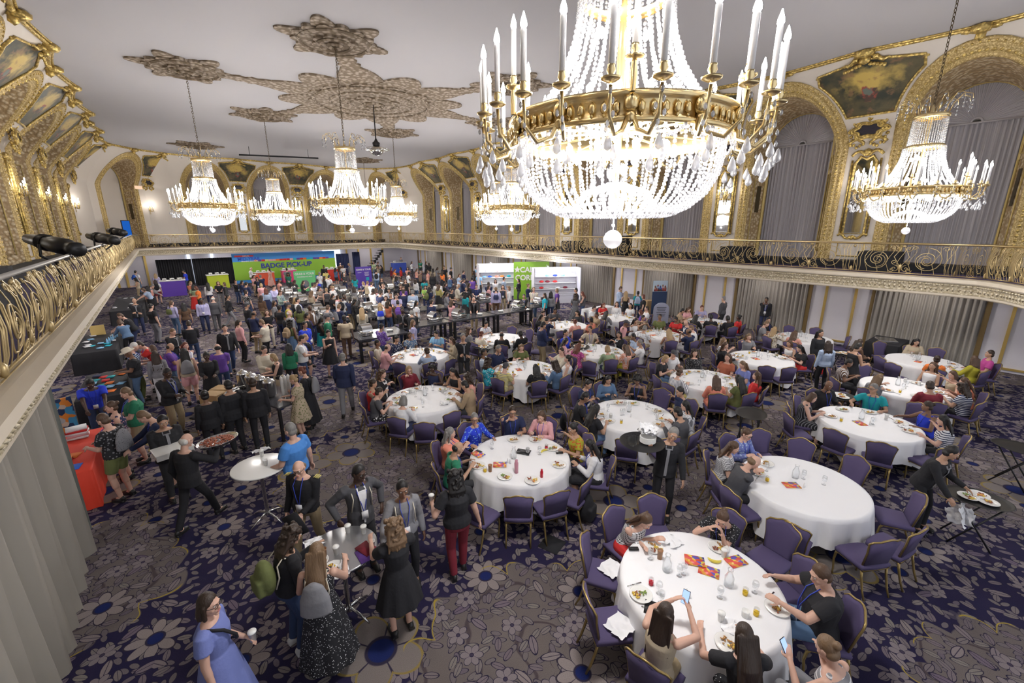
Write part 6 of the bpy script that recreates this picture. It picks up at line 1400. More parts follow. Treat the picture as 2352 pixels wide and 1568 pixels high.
PBOT = lm([(0, 0), (.034, 0), (.036, .19), (.026, .215), (.026, .25), (0, .255)], 18, mat('pink enamel', (.55, .25, .32), .3), 'bottle'); RBOT = lm([(0, 0), (.026, 0), (.028, .1), (.018, .13), (.018, .15), (0, .15)], 16, REDJ, 'bottle')
ware(1, [(1500, 1258, 'plate', 'nearly empty plate by folded arms'), (1478, 1248, 'knife', 'knife and fork by the folded arms', .8), (1493, 1283, 'gob', 'stemmed glass left of the iced coffee'), (1515, 1282, 'ice', 'iced coffee in plastic cup on the front table'), (1531, 1310, 'car', 'left water carafe on the front table'), (1545, 1245, 'nap', 'crumpled napkin at the back of the front table'), (1650, 1258, 'plate', 'full plate before the dotted blouse'), (1640, 1281, 'ban', 'banana on the front table', 2.6), (1662, 1278, 'cup', 'white cup beside the banana'), (1595, 1290, 'book', 'upper colourful programme with fanned pages', .6), (1628, 1312, 'book', 'lower colourful programme with fanned pages', .4), (1690, 1290, 'book', 'pale printed card right of banana', 1.2), (1673, 1345, 'car', 'right water carafe on the front table'), (1560, 1322, 'gob', 'stemmed glass between the left carafe and programmes'), (1570, 1318, 'gob', 'second stemmed glass by the left carafe'), (1653, 1372, 'gob', 'upturned stemmed glass beside the right carafe'), (1495, 1342, 'rj', 'small glass of red juice left on the front table'), (1472, 1367, 'plate', 'plate of potatoes at the left of the front table'), (1463, 1340, 'knife', 'table knife above the potato plate', 1.2), (1490, 1400, 'fork', 'fork hanging off the potato plate', .3), (1513, 1362, 'gob', 'half full goblet right of the potato plate'), (1518, 1383, 'gob', 'empty goblet by the phone holder'), (1575, 1365, 'salt', 'pepper shaker in the middle of the front table'), (1583, 1372, 'salt', 'salt shaker in the middle of the front table'), (1655, 1425, 'cup', 'lidded white cup near the bagel'), (1711, 1415, 'mug', 'mug of coffee with spoon'), (1736, 1412, 'oj', 'glass of orange juice near the coffee mug'), (1733, 1360, 'gob', 'goblet at the right of the front table'), (1711, 1365, 'gj', 'small glass at the right of the front table'), (1772, 1365, 'knife', 'knife before the black polo diner', 1.5), (1785, 1398, 'plate', 'full plate of bacon before the black polo diner'), (1672, 1480, 'plate', 'plate with bagel at the bottom of the front table'), (1685, 1445, 'nap', 'crumpled napkin above the bagel plate'), (1508, 1400, 'tab', 'dark tablet half hidden by long hair', .5), (1455, 1262, 'ph', 'phone with purple screen at the table edge', .9)])
ware(2, [(1180, 1010, 'plate', 'plate before the navy shirt'), (1230, 1010, 'plate', 'plate of egg before the pink blazer'), (1268, 1030, 'plate', 'plate before the flowered shirt'), (1284, 1068, 'plate', 'plate before the white jacket'), (1223, 1105, 'plate', 'plate with melon at the front of the table with tablet'), (1160, 1095, 'plate', 'plate of potatoes at the front left of the table with tablet'), (1098, 1070, 'plate', 'plate of sausage before the green shirt'), (1202, 1038, 'tab', 'black tablet computer lying on the white cloth', .6), (1186, 1085, 'pink', 'pink drinking bottle on the white cloth'), (1244, 1095, 'redb', 'small bottle of red juice'), (1126, 1082, 'ice', 'iced coffee with straw before the green shirt'), (1114, 1083, 'oj', 'small glass of orange juice by the iced coffee'), (1148, 1068, 'book', 'programme booklet on the table with tablet', .9), (1098, 1044, 'book', 'programme under a blue case', .1), (1100, 1038, 'ph', 'blue case on the programme', .2), (1255, 1040, 'ban', 'banana by the flowered shirt', .5), (1255, 1030, 'rj', 'small red juice by the flowered shirt'), (1239, 1043, 'gob', 'glass right of the tablet'), (1166, 1062, 'salt', 'pepper shaker on the table with tablet'), (1172, 1064, 'salt', 'salt shaker on the table with tablet'), (1130, 1030, 'gob', 'glass before the blue flowered blouse'), (1180, 1052, 'car', 'carafe behind the pink bottle'), (1212, 1045, 'gob', 'glass before the black tablet'), (1285, 1041, 'ph', 'sunglasses case beside the white jacket')])
# napkins on empty chairs of table 1
for px, py, lab in ((1405, 1308, 'napkin lying on the upper left chair seat'), (1425, 1440, 'big napkin spread on the lower left chair seat')):
    o = link('napkin', NAPB); q = at(px, py, .5); o.location = (q.x, q.y, .502); tag(o, lab, 'napkin')
def traystand(x, y, label, stuffon=0, mt=BLKM, rz=0):
    r = empty('tray_stand', (x, y, 0), rz, label+', folding stand', 'stand', 'folding tray stands')
    for s in (-1, 1):
        m = MB()
        for yy in (-.18, .18): m.tube([(-.25*s, yy, 0), (.25*s, yy, .76)], .014, 5)
        m.tube([(.25*s, -.18, .76), (.25*s, .18, .76)], .014, 5); m.build('leg', BLKM, r)
    return oval_tray((x, y, .775), rz, label+', oval tray', mt, .40, .32, .025)
for px, py, lab, n in ((1725, 950, 'empty black tray beside the table of coral dress', 0), (2245, 1145, 'black tray of dirty plates by the bending waitress', 1), (2345, 1030, 'black tray at the right edge of the photo', 0), (1333, 796, 'white tray by the magenta dress', 2), (1925, 910, 'black tray with plates by the black shirt', 1), (1935, 812, 'tray of plates behind the black dress', 1), (1108, 797, 'small tray left of the striped boy', 2)):
    p = at(px, py, .78); traystand(p.x, p.y, lab, rz=px)
    if n: 
        for i in range(2+n): q = V((p.x+.12*math.cos(i*2.2), p.y+.12*math.sin(i*2.2), .79)); plate_((q.x, q.y, q.z), i+px, '%s plate on the %s' % (('upper', 'lower', 'left', 'right')[i], lab))
p = at(2205, 1185, .55)
for i in range(3): o = link('napkin', NAPB); o.location = (p.x+.06*i, p.y+.05*math.sin(i*3), .58-.05*i); o.rotation_euler = (1.3, .2*i, i*.9); o.scale = (1.1, 1.2, 1.5); tag(o, 'white napkins hanging below the dirty plate tray', 'napkin', 'napkins hanging from the tray')
# standing backpacks
def floorbag(px, py, lab, col='black', sc=1):
    p = ground(px, py, .0); r = empty('backpack', (p.x, p.y, .23*sc), .3, lab, 'bag'); link('bag', BAGS['pack'], r, cloth(col)); link('strap', HANDLE, r, cloth(col)); r.scale = (sc*1.1,)*3
floorbag(1345, 1195, 'black backpack on the carpet beside the white jacket diner', sc=1.1); floorbag(1295, 985, 'black backpack behind the pink blazer', sc=.9); floorbag(1880, 860, 'red and navy tote on the carpet by the denim shirt', 'red/floral/navy', .9)
m = MB(); m.box((0, 0, 0), (.17, .17, .004)); o = m.build('floor_plate', BLK); p = ground(1268, 1250); o.location = (p.x, p.y, .006); o.rotation_euler = (0, 0, .3); tag(o, 'black square floor box cover in the carpet', 'floor box')
# vendor tables along the left
def skirted(x0, y0, x1, y1, mt, label, h=.75, cat='table'):
    r = empty('display_table', ((x0+x1)/2, (y0+y1)/2, 0), 0, label, cat); m = MB(); hx, hy = (x1-x0)/2, (y1-y0)/2; rows = []
    for z, k in ((.01, 1.03), (h*.5, 1.01), (h-.01, 1), (h, .99)):
        row = []
        for i in range(80):
            t = i/80*4; e = int(t); u = (t-e)*2-1; x, y = ((u, -1), (1, u), (-u, 1), (-1, -u))[e]; w = .012*math.sin(i*1.3)*(1-z/h); row.append((x*(hx*k+w), y*(hy*k+w), z))
        rows.append(row)
    m.grid(rows, closed=True); n = len(m.v); m.f.append(tuple(range(n-80, n))); m.m.append(0); m.build('table_skirt', mt, r); return r
REDC = mat('red table cloth', (.72, .05, .02), .7, bump=(20, .3, .004))
skirted(-2.4, 10.1, -1.6, 12.3, REDC, 'vendor table under bright red cloth at the left')
skirted(-2.3, 14.6, -1.35, 17.2, BLK, 'black skirted vendor table with printed books'); skirted(-3.0, 20.4, -1.8, 23.9, BLK, 'black skirted vendor table with blue bottles'); skirted(-2.6, 30, -1.2, 36, BLK, 'long black skirted vendor table further back')
rnd = random.Random(11)
for (x0, y0, x1, y1, n, pal) in ((-2.25, 10.3, -1.75, 11.4, 9, ['red', 'orange', 'yellow', 'blue', 'navy']), (-2.2, 14.8, -1.45, 17.0, 16, ['teal', 'red', 'orange', 'navy', 'skyblue']), (-2.85, 20.6, -1.95, 23.7, 14, ['skyblue', 'white', 'turquoise', 'white']), (-2.5, 30.2, -1.3, 35.8, 12, ['white', 'grey', 'white'])):
    for i in range(n):
        o = link('booklet', BOOK, None, cloth(pal[i % len(pal)])); o.location = (rnd.uniform(x0, x1), rnd.uniform(y0, y1), .752+.013*(i % 3)); o.rotation_euler = (0, 0, rnd.uniform(-.4, .4)); tag(o, '%s booklet on the left vendor tables' % pal[i % len(pal)], 'booklet', '%s booklets on the left vendor tables' % pal[i % len(pal)])
BOOKM = MB(); BOOKM.box((0, 0, 0), (.16, .12, .022)); BOOKM = BOOKM.mesh('book')
for i, c in enumerate(('white', 'pink', 'white', 'red', 'white')):
    o = link('book', BOOKM, None, cloth(c)); o.location = (-1.95, 11.95, .78+.045*i); o.rotation_euler = (0, 0, .15*math.sin(i*2)); tag(o, '%s book, number %s from the bottom of stack on red table' % (c, ('one', 'two', 'three', 'four', 'five')[i]), 'book')
for i in range(6):
    m = MB(); m.lathe([(0, 0), (.032, 0), (.034, .14), (.015, .18), (.015, .21), (0, .21)], 12); o = m.build('bottle', cloth('skyblue')); o.location = (-2.1+.04*i, 21.5+.25*i, .755); tag(o, 'small blue bottle standing on the black vendor table', 'bottle', 'blue bottles on the vendor table')
r = empty('poster_stand', (-2.45, 13.2, 0), .5, 'navy poster with orange and blue tiles on a stand by the left curtain', 'poster'); m = MB(); m.box((0, 0, .85), (.36, .015, .42)); m.build('poster', printed('tile poster', (.02, .05, .13), [(.7, .25, .04), (.05, .3, .55), (.6, .5, .4)], 9), r, smooth=False); m = MB(); m.tube([(-.3, 0, 0), (-.2, 0, .5)], .015, 5); m.tube([(.3, 0, 0), (.2, 0, .5)], .015, 5); m.build('leg', BLKM, r)
r = empty('notice_board', (-2.5, 23.6, .76), .1, 'small yellow handwritten notice on the vendor table', 'sign'); m = MB(); m.box((0, 0, .2), (.22, .01, .2)); m.build('board', mat('yellow card', (.62, .45, .16), .7), r, smooth=False); m = MB(); m.box((0, .05, .01), (.15, .06, .01)); m.build('foot', BLKM, r)
# text helper
def text(s, loc, rz, size, mt, parent=None, name='lettering', rx=PI/2, ext=.004, align='CENTER'):
    c = bpy.data.curves.new(name, 'FONT'); c.body = s; c.size = size; c.extrude = ext; c.align_x = align; c.offset = size*.028
    o = bpy.data.objects.new(name, c); COL.objects.link(o); dg = bpy.context.evaluated_depsgraph_get(); me = bpy.data.meshes.new_from_object(o.evaluated_get(dg)); bpy.data.objects.remove(o)
    o = link(name, me, parent, mt); o.location = loc; o.rotation_euler = (rx, 0, rz); return o
# badge pick-up banner
BG = mat('lime green print', (.26, .50, .04), .6); BB = mat('sky blue print', (.05, .28, .72), .6); NV = mat('navy print', (.03, .04, .30), .6); RD = mat('red print', (.75, .05, .06), .6); WH = mat('white print', (.8, .8, .8), .6)
r = empty('banner', (9.3, 46.2, 0), 0, 'large green and blue backdrop banner reading BADGE PICK-UP', 'banner'); W_ = 4.45
m = MB(); m.box((0, .03, 1.32), (W_, .02, 1.32)); m.build('panel', BB, r, smooth=False)
m = MB(); m.box((0, 0, 1.1), (W_, .012, .82)); m.build('green_field', BG, r, smooth=False)
rb = random.Random(4)
for i in range(22): m = MB(); m.box((-W_+.5+1.35+.3*i, -.005, 1.98), (.14, .012, .085)); m.build('pennant', cloth(rb.choice(['red', 'orange', 'purple', 'pink', 'turquoise', 'yellow'])), r, smooth=False)
text('BADGE PICK-UP', (-.05, -.03, 1.27), 0, .62, NV, r); text('MID-YEAR', (-3.15, -.03, 2.04), 0, .40, mat('strong blue print', (.02, .09, .55), .6), r); m = MB(); m.box((-3.5, -.01, 2.43), (.75, .008, .07)); m.build('red_stripe', RD, r, smooth=False); text('ANNUAL', (-3.35, -.03, 2.39), 0, .13, WH, r); text('TRAINING INSTITUTE', (-3.1, -.03, 1.9), 0, .14, WH, r)
# counters
def counter(px, py, w, h, mt, label, rz=0, n=3, d=.4):
    p = ground(px, py); p.y = min(p.y, 46.0); r = empty('counter', (p.x, p.y+d, 0), rz, label, 'counter', None); m = MB(); m.box((0, 0, h/2), (w/2, d, h/2)); m.build('body', mt, r, smooth=False, bevel=.01); m = MB(); m.box((0, 0, h+.015), (w/2+.04, d+.04, .02)); m.build('countertop', CHINA, r, smooth=False)
    for i in range(n):
        q = empty('label_printer', (p.x-w*.3+i*w*.3, p.y+d, h+.035), .2*i, '%s white printer on the %s' % (('left', 'middle', 'right', 'extra')[i % 4], label), 'printer'); m = MB(); m.box((0, 0, .08), (.12, .12, .08)); m.build('case', CHINA, q, smooth=False, bevel=.02); m = MB(); m.box((0, -.125, .06), (.08, .01, .02)); m.build('slot', BLKM, q)
def cmat(n, c): return mat(n+' laminate', c, .45)
counter(403, 680, 1.5, 1.12, cmat('purple', (.13, .05, .48)), 'purple registration counter left of the banner'); counter(505, 662, 1.5, 1.1, cmat('lime', (.45, .55, .02)), 'lime yellow counter in front of the black drape')
counter(612, 655, 1.5, 1.1, cmat('orange red', (.75, .10, .04)), 'orange red counter below the banner at left'); counter(668, 648, 1.2, 1.1, cmat('rose', (.75, .05, .20)), 'rose counter behind the green sign'); counter(768, 645, 1.5, 1.1, cmat('scarlet', (.70, .05, .03)), 'scarlet counter at the right end of the banner'); counter(900, 622, 1.5, 1.1, cmat('cobalt', (.05, .10, .50)), 'cobalt blue counter near the stairs', n=1)
def signpanel(px, py, w, h, mt, lines, label, em=0, rz=0):
    p = ground(px, py); r = empty('sign', (p.x, p.y, 0), rz, label, 'sign'); m = MB(); m.box((0, 0, h/2), (w/2, .02, h/2)); m.build('panel', mt, r, smooth=False)
    for s, z, sz in lines: text(s, (0, -.03, z), 0, sz, WH, r)
    m = MB()
    if em == 1: ell(m, (0, -.02, .55), (.27, .012, .33), None, 10); m.box((0, -.03, .4), (.2, .012, .14)); m.build('bag_picture', cloth('grey'), r)
    if em == 2:
        for i in range(4): m.box((.25, -.024, 1.28-.09*i), (.2-.03*(i % 2), .003, .015))
        m.box((-.35, -.024, 1.26), (.16, .003, .02)); m.build('small_print', WH, r, smooth=False); m = MB(); m.box((.3, -.024, .72), (.13, .004, .13)); m.build('turquoise_square', cloth('turquoise'), r, smooth=False)
signpanel(704, 668, 1.6, 1.6, mat('mint print', (.16, .62, .24), .6), [('GRAB & YOUR', 1.3, .22), ('CONFERENCE BAG', 1.1, .13)], 'mint green sign reading GRAB & YOUR', 1); signpanel(838, 660, 1.35, 1.75, mat('violet print', (.10, .05, .42), .6), [('GRAB & YOUR', 1.45, .19)], 'violet sign reading GRAB & YOUR', 2)
# buffet
def desk(x0, y0, x1, y1, label, h=.9, mt=BLK, legs=True):
    r = empty('buffet_table', ((x0+x1)/2, (y0+y1)/2, 0), 0, label, 'table', 'black buffet tables'); hx, hy = (x1-x0)/2, (y1-y0)/2; m = MB(); m.box((0, 0, h-.03), (hx, hy, .03)); m.build('tabletop', mat('dark glossy top', (.06, .06, .07), .2) if 'dark glossy top' not in bpy.data.materials else bpy.data.materials['dark glossy top'], r, smooth=False)
    for sx in (-1, 1):
        for sy in (-1, 1): m = MB(); m.box((sx*(hx-.06), sy*(hy-.05), (h-.06)/2), (.05, .04, (h-.06)/2)); m.build('leg', BLKM, r, smooth=False)
DK_ = [(7.3, 16.3, 9.6, 17.3), (9.7, 16.3, 12.0, 17.3), (12.1, 16.3, 14.3, 17.2), (14.5, 16.6, 16.4, 17.4), (5.2, 15.6, 7.2, 17.0), (4.9, 19.5, 6.2, 24), (7.0, 19.5, 8.3, 24), (9.0, 19.5, 11.4, 20.6), (12.2, 19.5, 14.6, 20.6), (4.9, 25.5, 6.6, 31), (7.8, 25.5, 9.5, 31), (11.0, 23.5, 14, 24.6), (11, 27, 14, 28)]
DW = ['front row, left', 'front row, middle', 'front row, right', 'front row, far right end', 'round corner at the left of the front row', 'second row, left', 'second row, centre', 'second row, right', 'second row, far right', 'third row, left', 'third row, centre', 'third row, right', 'back row, right']
def chafer():
    a = MB(); a.box((0, 0, .12), (.3, .2, .05)); a.box((0, 0, .03), (.26, .17, .03)); b = MB()
    b.grid([[(.3*math.cos(t)*1.0, .2*u, .18+.26*math.sin(t)) for t in [PI*i/12 for i in range(13)]] for u in (-1, -.97, .97, 1)]); return a.mesh('pan', [STEEL]), b.mesh('lid', [STEEL])
CHF = chafer(); rb = random.Random(8); PL = [0]
for i, d in enumerate(DK):
    desk(*d, 'black buffet table, '+DW[i]); L = d[3]-d[1] > d[2]-d[0]; n = int(max(d[2]-d[0], d[3]-d[1])/.95)
    for k in range(n):
        t = (k+.5)/n; p = (((d[0]+d[2])/2, d[1]+(d[3]-d[1])*t, .9) if L else (d[0]+(d[2]-d[0])*t, (d[1]+d[3])/2, .9))
        if (k+i) % 3 != 2: thing(None, 'chafing_dish', p, rb.choice([0, .2, 1.57]) if not L else 1.57, 'steel chafing dish, %s of the buffet table, %s' % (('left end', 'middle', 'right end', 'far end', 'farther end')[k % 5], DW[i]), 'chafing dish', 'chafing dishes on the buffet', children=(('pan', CHF[0]), ('lid', CHF[1])))
        else:
            for j in range(4): o = link('dinner_plate', PLATE); o.location = (p[0], p[1], .9+.014*j); tag(o, 'white plate in a stack on the buffet table, '+DW[i], 'plate', 'plates stacked on the buffet')
# warm heat lamps of the buffet
for (x, y) in ((7.6, 21.8), (8.8, 25.2), (5.6, 27.5)):
    r = empty('heat_lamp', (x, y, .9), 0, 'carving station heat lamp on the buffet, %s' % {7.6: 'front', 8.8: 'middle', 5.6: 'back left'}[x], 'lamp'); m = MB(); m.tube([(0, 0, 0), (0, 0, .7), (.15, 0, .75)], .015, 6); m.lathe([(.03, 0), (.1, -.12), (.09, -.12), (.02, -.01)], 14, (.15, 0, .75)); m.build('stand', STEEL, r); m = MB(); m.ball((.15, 0, .66), .04); m.build('bulb', BULB, r); lamps.append((V((x+.15, y, 1.5)), 25, .05))
# coffee station at left centre
p = ground(600, 1010, .0); r = empty('coffee_table', (1.55, 11.9, 0), .35, 'black coffee station table between queueing people', 'table'); m = MB(); m.box((0, 0, .86), (.42, 1.15, .02)); m.build('tabletop', bpy.data.materials['dark glossy top'], r, smooth=False)
for sx in (-1, 1):
    for sy in (-1, 1): m = MB(); m.box((sx*.38, sy*1.1, .42), (.03, .03, .42)); m.build('leg', BLKM, r, smooth=False)
URN = lm([(0, 0), (.12, 0), (.12, .04), (.15, .06), (.15, .38), (.155, .39), (.1, .45), (.03, .47), (.03, .5), (0, .5)], 28, STEEL, 'urn'); TAP = MB(); TAP.tube([(.15, 0, .1), (.2, 0, .1), (.2, 0, .06)], .014, 6); TAP.ball((.2, 0, .13), .018); TAP = TAP.mesh('tap', [BLKM])
A = T(1.55, 11.9, .88) @ Rz(.35)
for i, y in enumerate((.9, .5, .1, -.3)):
    q = A @ V((-.1, y, 0)); thing(None, 'coffee_urn', tuple(q), .35+2.6, 'steel coffee urn, %s on the coffee station' % ('farthest', 'third', 'second', 'nearest')[i], 'urn', 'steel coffee urns', children=(('tank', URN), ('tap', TAP)))
CS = lm([(0, 0), (.032, 0), (.036, .01)]+[v for i in range(12) for v in ((.036, .04+.045*i), (.041, .045+.045*i))]+[(0, .6)], 16, CHINA, 'cups')
for i in range(3): q = A @ V((.16-.09*i, -.72, 0)); o = link('cup_stack', CS); o.location = q; tag(o, 'tall stack of white paper cups, %s' % ('right', 'middle', 'left')[i], 'cups', 'stacks of paper cups')
# flat luggage cart with boxes
r = empty('platform_cart', (.55, 12.9, 0), .6, 'platform cart with bent steel handle', 'cart'); m = MB(); m.box((0, 0, .2), (.4, .6, .02)); m.build('platform', BLKM, r); m = MB(); m.tube([(-.35, -.58, .2), (-.35, -.62, .9), (-.25, -.62, 1.0), (.25, -.62, 1.0), (.35, -.62, .9), (.35, -.58, .2)], .018, 8); m.build('handle', STEEL, r)
for sx in (-1, 1):
    for sy in (-1, 1): m = MB(); m.M = T(sx*.3, sy*.45, .09) @ Ry(PI/2); m.lathe([(0, -.02), (.08, -.02), (.08, .02), (0, .02)], 14); m.build('wheel', BLKM, r)
CARD = mat('brown cardboard', (.42, .28, .14), .8)
for i, (x, y, z) in enumerate(((.4, 12.7, .22), (.75, 13.1, .22), (.45, 12.75, .56), (.7, 13.1, .56))): o = box_obj('cardboard_box', (x, y, z+.165), (.18, .24, .16), CARD, rz=.6+.1*i, bevel=.005); tag(o, 'cardboard box on the platform cart, %s' % ('lower left', 'lower right', 'upper left', 'upper right')[i], 'box')
# merchandise booth
def booth(x, y, rz, label, goods):
    r = empty('merchandise_booth', (x, y, 0), rz, label, 'booth'); WP = mat('white booth panel '+label[:4], (.72, .72, .78), .6)
    m = MB(); m.box((0, 0, 1.2), (1.5, .03, 1.2)); m.box((-1.5, -.5, 1.2), (.03, .5, 1.2)); m.box((1.5, -.5, 1.2), (.03, .5, 1.2)); m.build('panel', WP, r, smooth=False)
    for z in (1.0, 1.4, 1.8): m = MB(); m.box((0, -.2, z), (1.4, .17, .012)); m.build('shelf', CHINA, r, smooth=False)
    m = MB()
    for i in range(14): m.box((0, -.035, .5+.13*i), (1.45, .004, .006))
    m.build('slat', STEEL, r)
    A = T(x, y, 0) @ Rz(rz)
    for i, (u, z, c) in enumerate(goods):
        m = MB(); ell(m, (0, 0, .07), (.16, .12, .07), None, 8); o = m.build('folded_shirt', cloth(c)); o.location = A @ V((u, -.2, z+.012)); o.rotation_euler = (0, 0, rz); tag(o, '%s folded shirt on the %s shelf of the %s' % (c, {1.0: 'bottom', 1.4: 'middle', 1.8: 'top'}[z], label[:18].strip()), 'clothing', 'folded shirts in the booths')
    l = bpy.data.lights.new('booth_lamp', 'POINT'); l.energy = 60; l.shadow_soft_size = .05; l.color = (.85, .85, 1); o = bpy.data.objects.new('booth_lamp', l); COL.objects.link(o); o.location = A @ V((0, -.8, 2.45))
    m = MB(); m.tube([(-.6, 0, 2.4), (-.6, -.4, 2.6), (-.6, -.75, 2.55)], .012, 5); m.ball((-.6, -.78, 2.52), (.06, .06, .04)); m.build('clip_lamp', STEEL, r)
pb = ground(1312, 700); booth(20.0, 20.6, -.55, 'right booth of white slatted shelves with red and blue shirts', [(-.9, 1.4, 'red'), (-.5, 1.4, 'burgundy'), (0, 1.4, 'red'), (.7, 1.0, 'burgundy'), (-.9, 1.0, 'red'), (-.5, 1.8, 'skyblue'), (0, 1.8, 'royal'), (.5, 1.8, 'skyblue'), (.2, 1.0, 'white')])
booth(18.9, 25.4, -.45, 'left booth of white slatted shelves with blue and orange shirts', [(-1, 1.4, 'skyblue'), (-.6, 1.4, 'blue'), (-.1, 1.4, 'coral'), (.3, 1.4, 'orange'), (.8, 1.4, 'teal'), (-.8, 1.8, 'white'), (0, 1.8, 'pink')])
r = empty('banner', (20.0, 22.9, -.05), -.55, 'green banner with white letters between the two booths', 'banner'); m = MB(); m.box((0, 0, 1.35), (1.25, .02, 1.3)); m.build('panel', BG, r, smooth=False); text('CAL', (-.35, -.04, 1.95), 0, .5, WH, r); m = MB(); m.M = T(-1.0, -.03, 2.12) @ Rx(PI/2); m.poly([((.24 if i % 2 == 0 else .11)*math.cos(PI*i/5+.3), (.24 if i % 2 == 0 else .11)*math.sin(PI*i/5+.3)) for i in range(10)], -.01, .01); m.build('star_emblem', WH, r, smooth=False); text('CORNER', (-.15, -.04, 1.4), 0, .5, WH, r)
p = ground(1511, 722); p = p*(21.4/p.x); r = empty('rollup_banner', (p.x, p.y, 0), -.6, 'roll-up banner with group portrait and navy lower half by the right wall', 'banner'); m = MB(); m.box((0, 0, 1.05), (.42, .01, 1.0)); m.build('panel', mat('dark navy print', (.02, .045, .12), .5), r, smooth=False); m = MB(); m.box((0, -.012, 1.75), (.42, .005, .3)); m.build('photo_field', mat('pale blue print', (.55, .68, .80), .5), r, smooth=False)
m = MB()
for i in range(5): ell(m, (-.28+.14*i, -.02, 1.72+.05*(i % 2)), (.05, .006, .065), None, 6); m.box((-.28+.14*i, -.02, 1.57), (.075, .006, .1))
m.build('portrait_group', printed('portrait print', (.15, .08, .06), [(.4, .08, .08), (.3, .18, .13), (.05, .08, .25)], 8), r); m = MB(); m.box((0, 0, .03), (.45, .08, .03)); m.build('foot', STEEL, r)
r = skirted(16.9, 14.6, 18.9, 15.3, LEN, 'white clothed sponsor table behind the back diners'); p = ground(1516, 742); r2 = empty('sign', (p.x, p.y, 0), -.6, 'pale arch topped board in front of the roll-up banner', 'sign'); m = MB(); m.M = Rx(PI/2); m.poly([(-.42, 0), (.42, 0)]+[(.42*math.cos(PI*i/14), .75+.35*math.sin(PI*i/14)) for i in range(15)], -.02, .02); m.build('board', mat('pale lilac card', (.42, .44, .58), .6), r2, smooth=False); m = MB()
for i in range(6): m.box((0, -.024, .85-.09*i), (.26-.03*(i % 3), .003, .012))
m.build('small_print', cloth('dark'), r2, smooth=False)
for i in range(2): q = ground(1490, 722); o = box_obj('cardboard_box', (q.x+.1, q.y+.1, .2+.41*i), (.25, .2, .2), CARD, rz=-.5+.1*i, bevel=.005); tag(o, '%s cardboard box left of the roll-up banner' % ('lower', 'upper')[i], 'box')
text('Sea', (0, -.37, .35), 0, .35, BLKM, r)
# dark equipment table below right curtain
r = skirted(20.2, 3.0, 21.8, 4.0, BLK, 'black skirted equipment table before the right curtain'); o = box_obj('mixing_console', (20.8, 3.5, .80), (.35, .28, .045), STEEL, rz=.4, bevel=.01); tag(o, 'silver mixing console on the black equipment table', 'mixer')
# lights and cases on the left gallery
followspot((-2.35, 15, 4.70), (-1.36, 13, 4.50), 'biggest black followspot on the left gallery rail'); followspot((-1.93, 22, 4.66), (-1.14, 20, 4.52), 'middle black followspot on the left gallery'); followspot((-1.87, 30, 4.8), (-1.23, 28, 4.7), 'farthest black followspot on the left gallery')
for x, y, h, l in ((-2.7, 8.6, .62, 1.0), (-2.9, 12.0, .85, 1.5)): o = skirted(x-.45, y-l, x+.45, y+l, BLK, 'black draped table on the left gallery, %s' % ('near' if y < 10 else 'far'), h); o.location.z = ZB
o = box_obj('loudspeaker', (20.6, 15.6, ZB+.55), (.3, .3, .55), BLK, bevel=.03); tag(o, 'black covered loudspeaker on the right gallery', 'loudspeaker')
for i, (x, y) in enumerate(((21.0, 9.5), (20.8, 4.2), (21, 20))): o = box_obj('equipment_case', (x, y, ZB+.35), (.45, .6, .35), BLK, bevel=.02); tag(o, 'black case on the right gallery, %s' % ('below the second arch', 'below the first arch', 'further back')[i], 'case')
r = empty('doorway_screen', (-1.75, 44.7, ZB+.85), .6, 'tall glowing blue screen at the far end of the left gallery', 'screen'); m = MB(); m.box((0, 0, .65), (.3, .03, .62)); m.box((0, 0, -.4), (.05, .03, .45)); m.build('frame', BLKM, r); m = MB(); m.box((0, -.035, .65), (.26, .005, .58)); m.build('display', emis('blue display', (.02, .16, .7), .4), r)
r = empty('exit_sign', (X0-9.6, 46.6, 8.0), .75, 'small lit sign hanging in the left far corner niche', 'sign'); m = MB(); m.box((0, 0, 0), (.3, .03, .12)); m.build('panel', mat('sign housing', (.3, .2, .14), .5, emit=((.9, .6, .4), .5)), r, smooth=False); m = MB(); m.tube([(0, 0, .12), (0, 0, .8)], .008, 4); m.build('rod', BRASS, r)
r = empty('staircase', (17.4, 47.6, 0), 0, 'black steel stair rising at the far right corner', 'stairs'); m = MB(); 
for i in range(9): m.box((.22*i, 0, .25+.27*i), (.14, .45, .03)); m.box((.22*i, -.45, .2+.27*i), (.14, .02, .16))
m.build('flight', BLKM, r, smooth=False)

q = CP[(368, 949)]; d = V((math.cos(q[2]), math.sin(q[2]), 0)); r = empty('catering_box', (q[1].x+d.x*.36, q[1].y+d.y*.36, 1.12), q[2]-PI/2, 'flat white catering box carried by the waitress behind the bacon waiter', 'box')
m = MB(); m.box((0, 0, 0), (.27, .19, .045)); m.build('base', CHINA, r, smooth=False, bevel=.008); m = MB(); m.box((0, 0, .055), (.28, .2, .012)); m.build('lid', CHINA, r, smooth=False, bevel=.006)
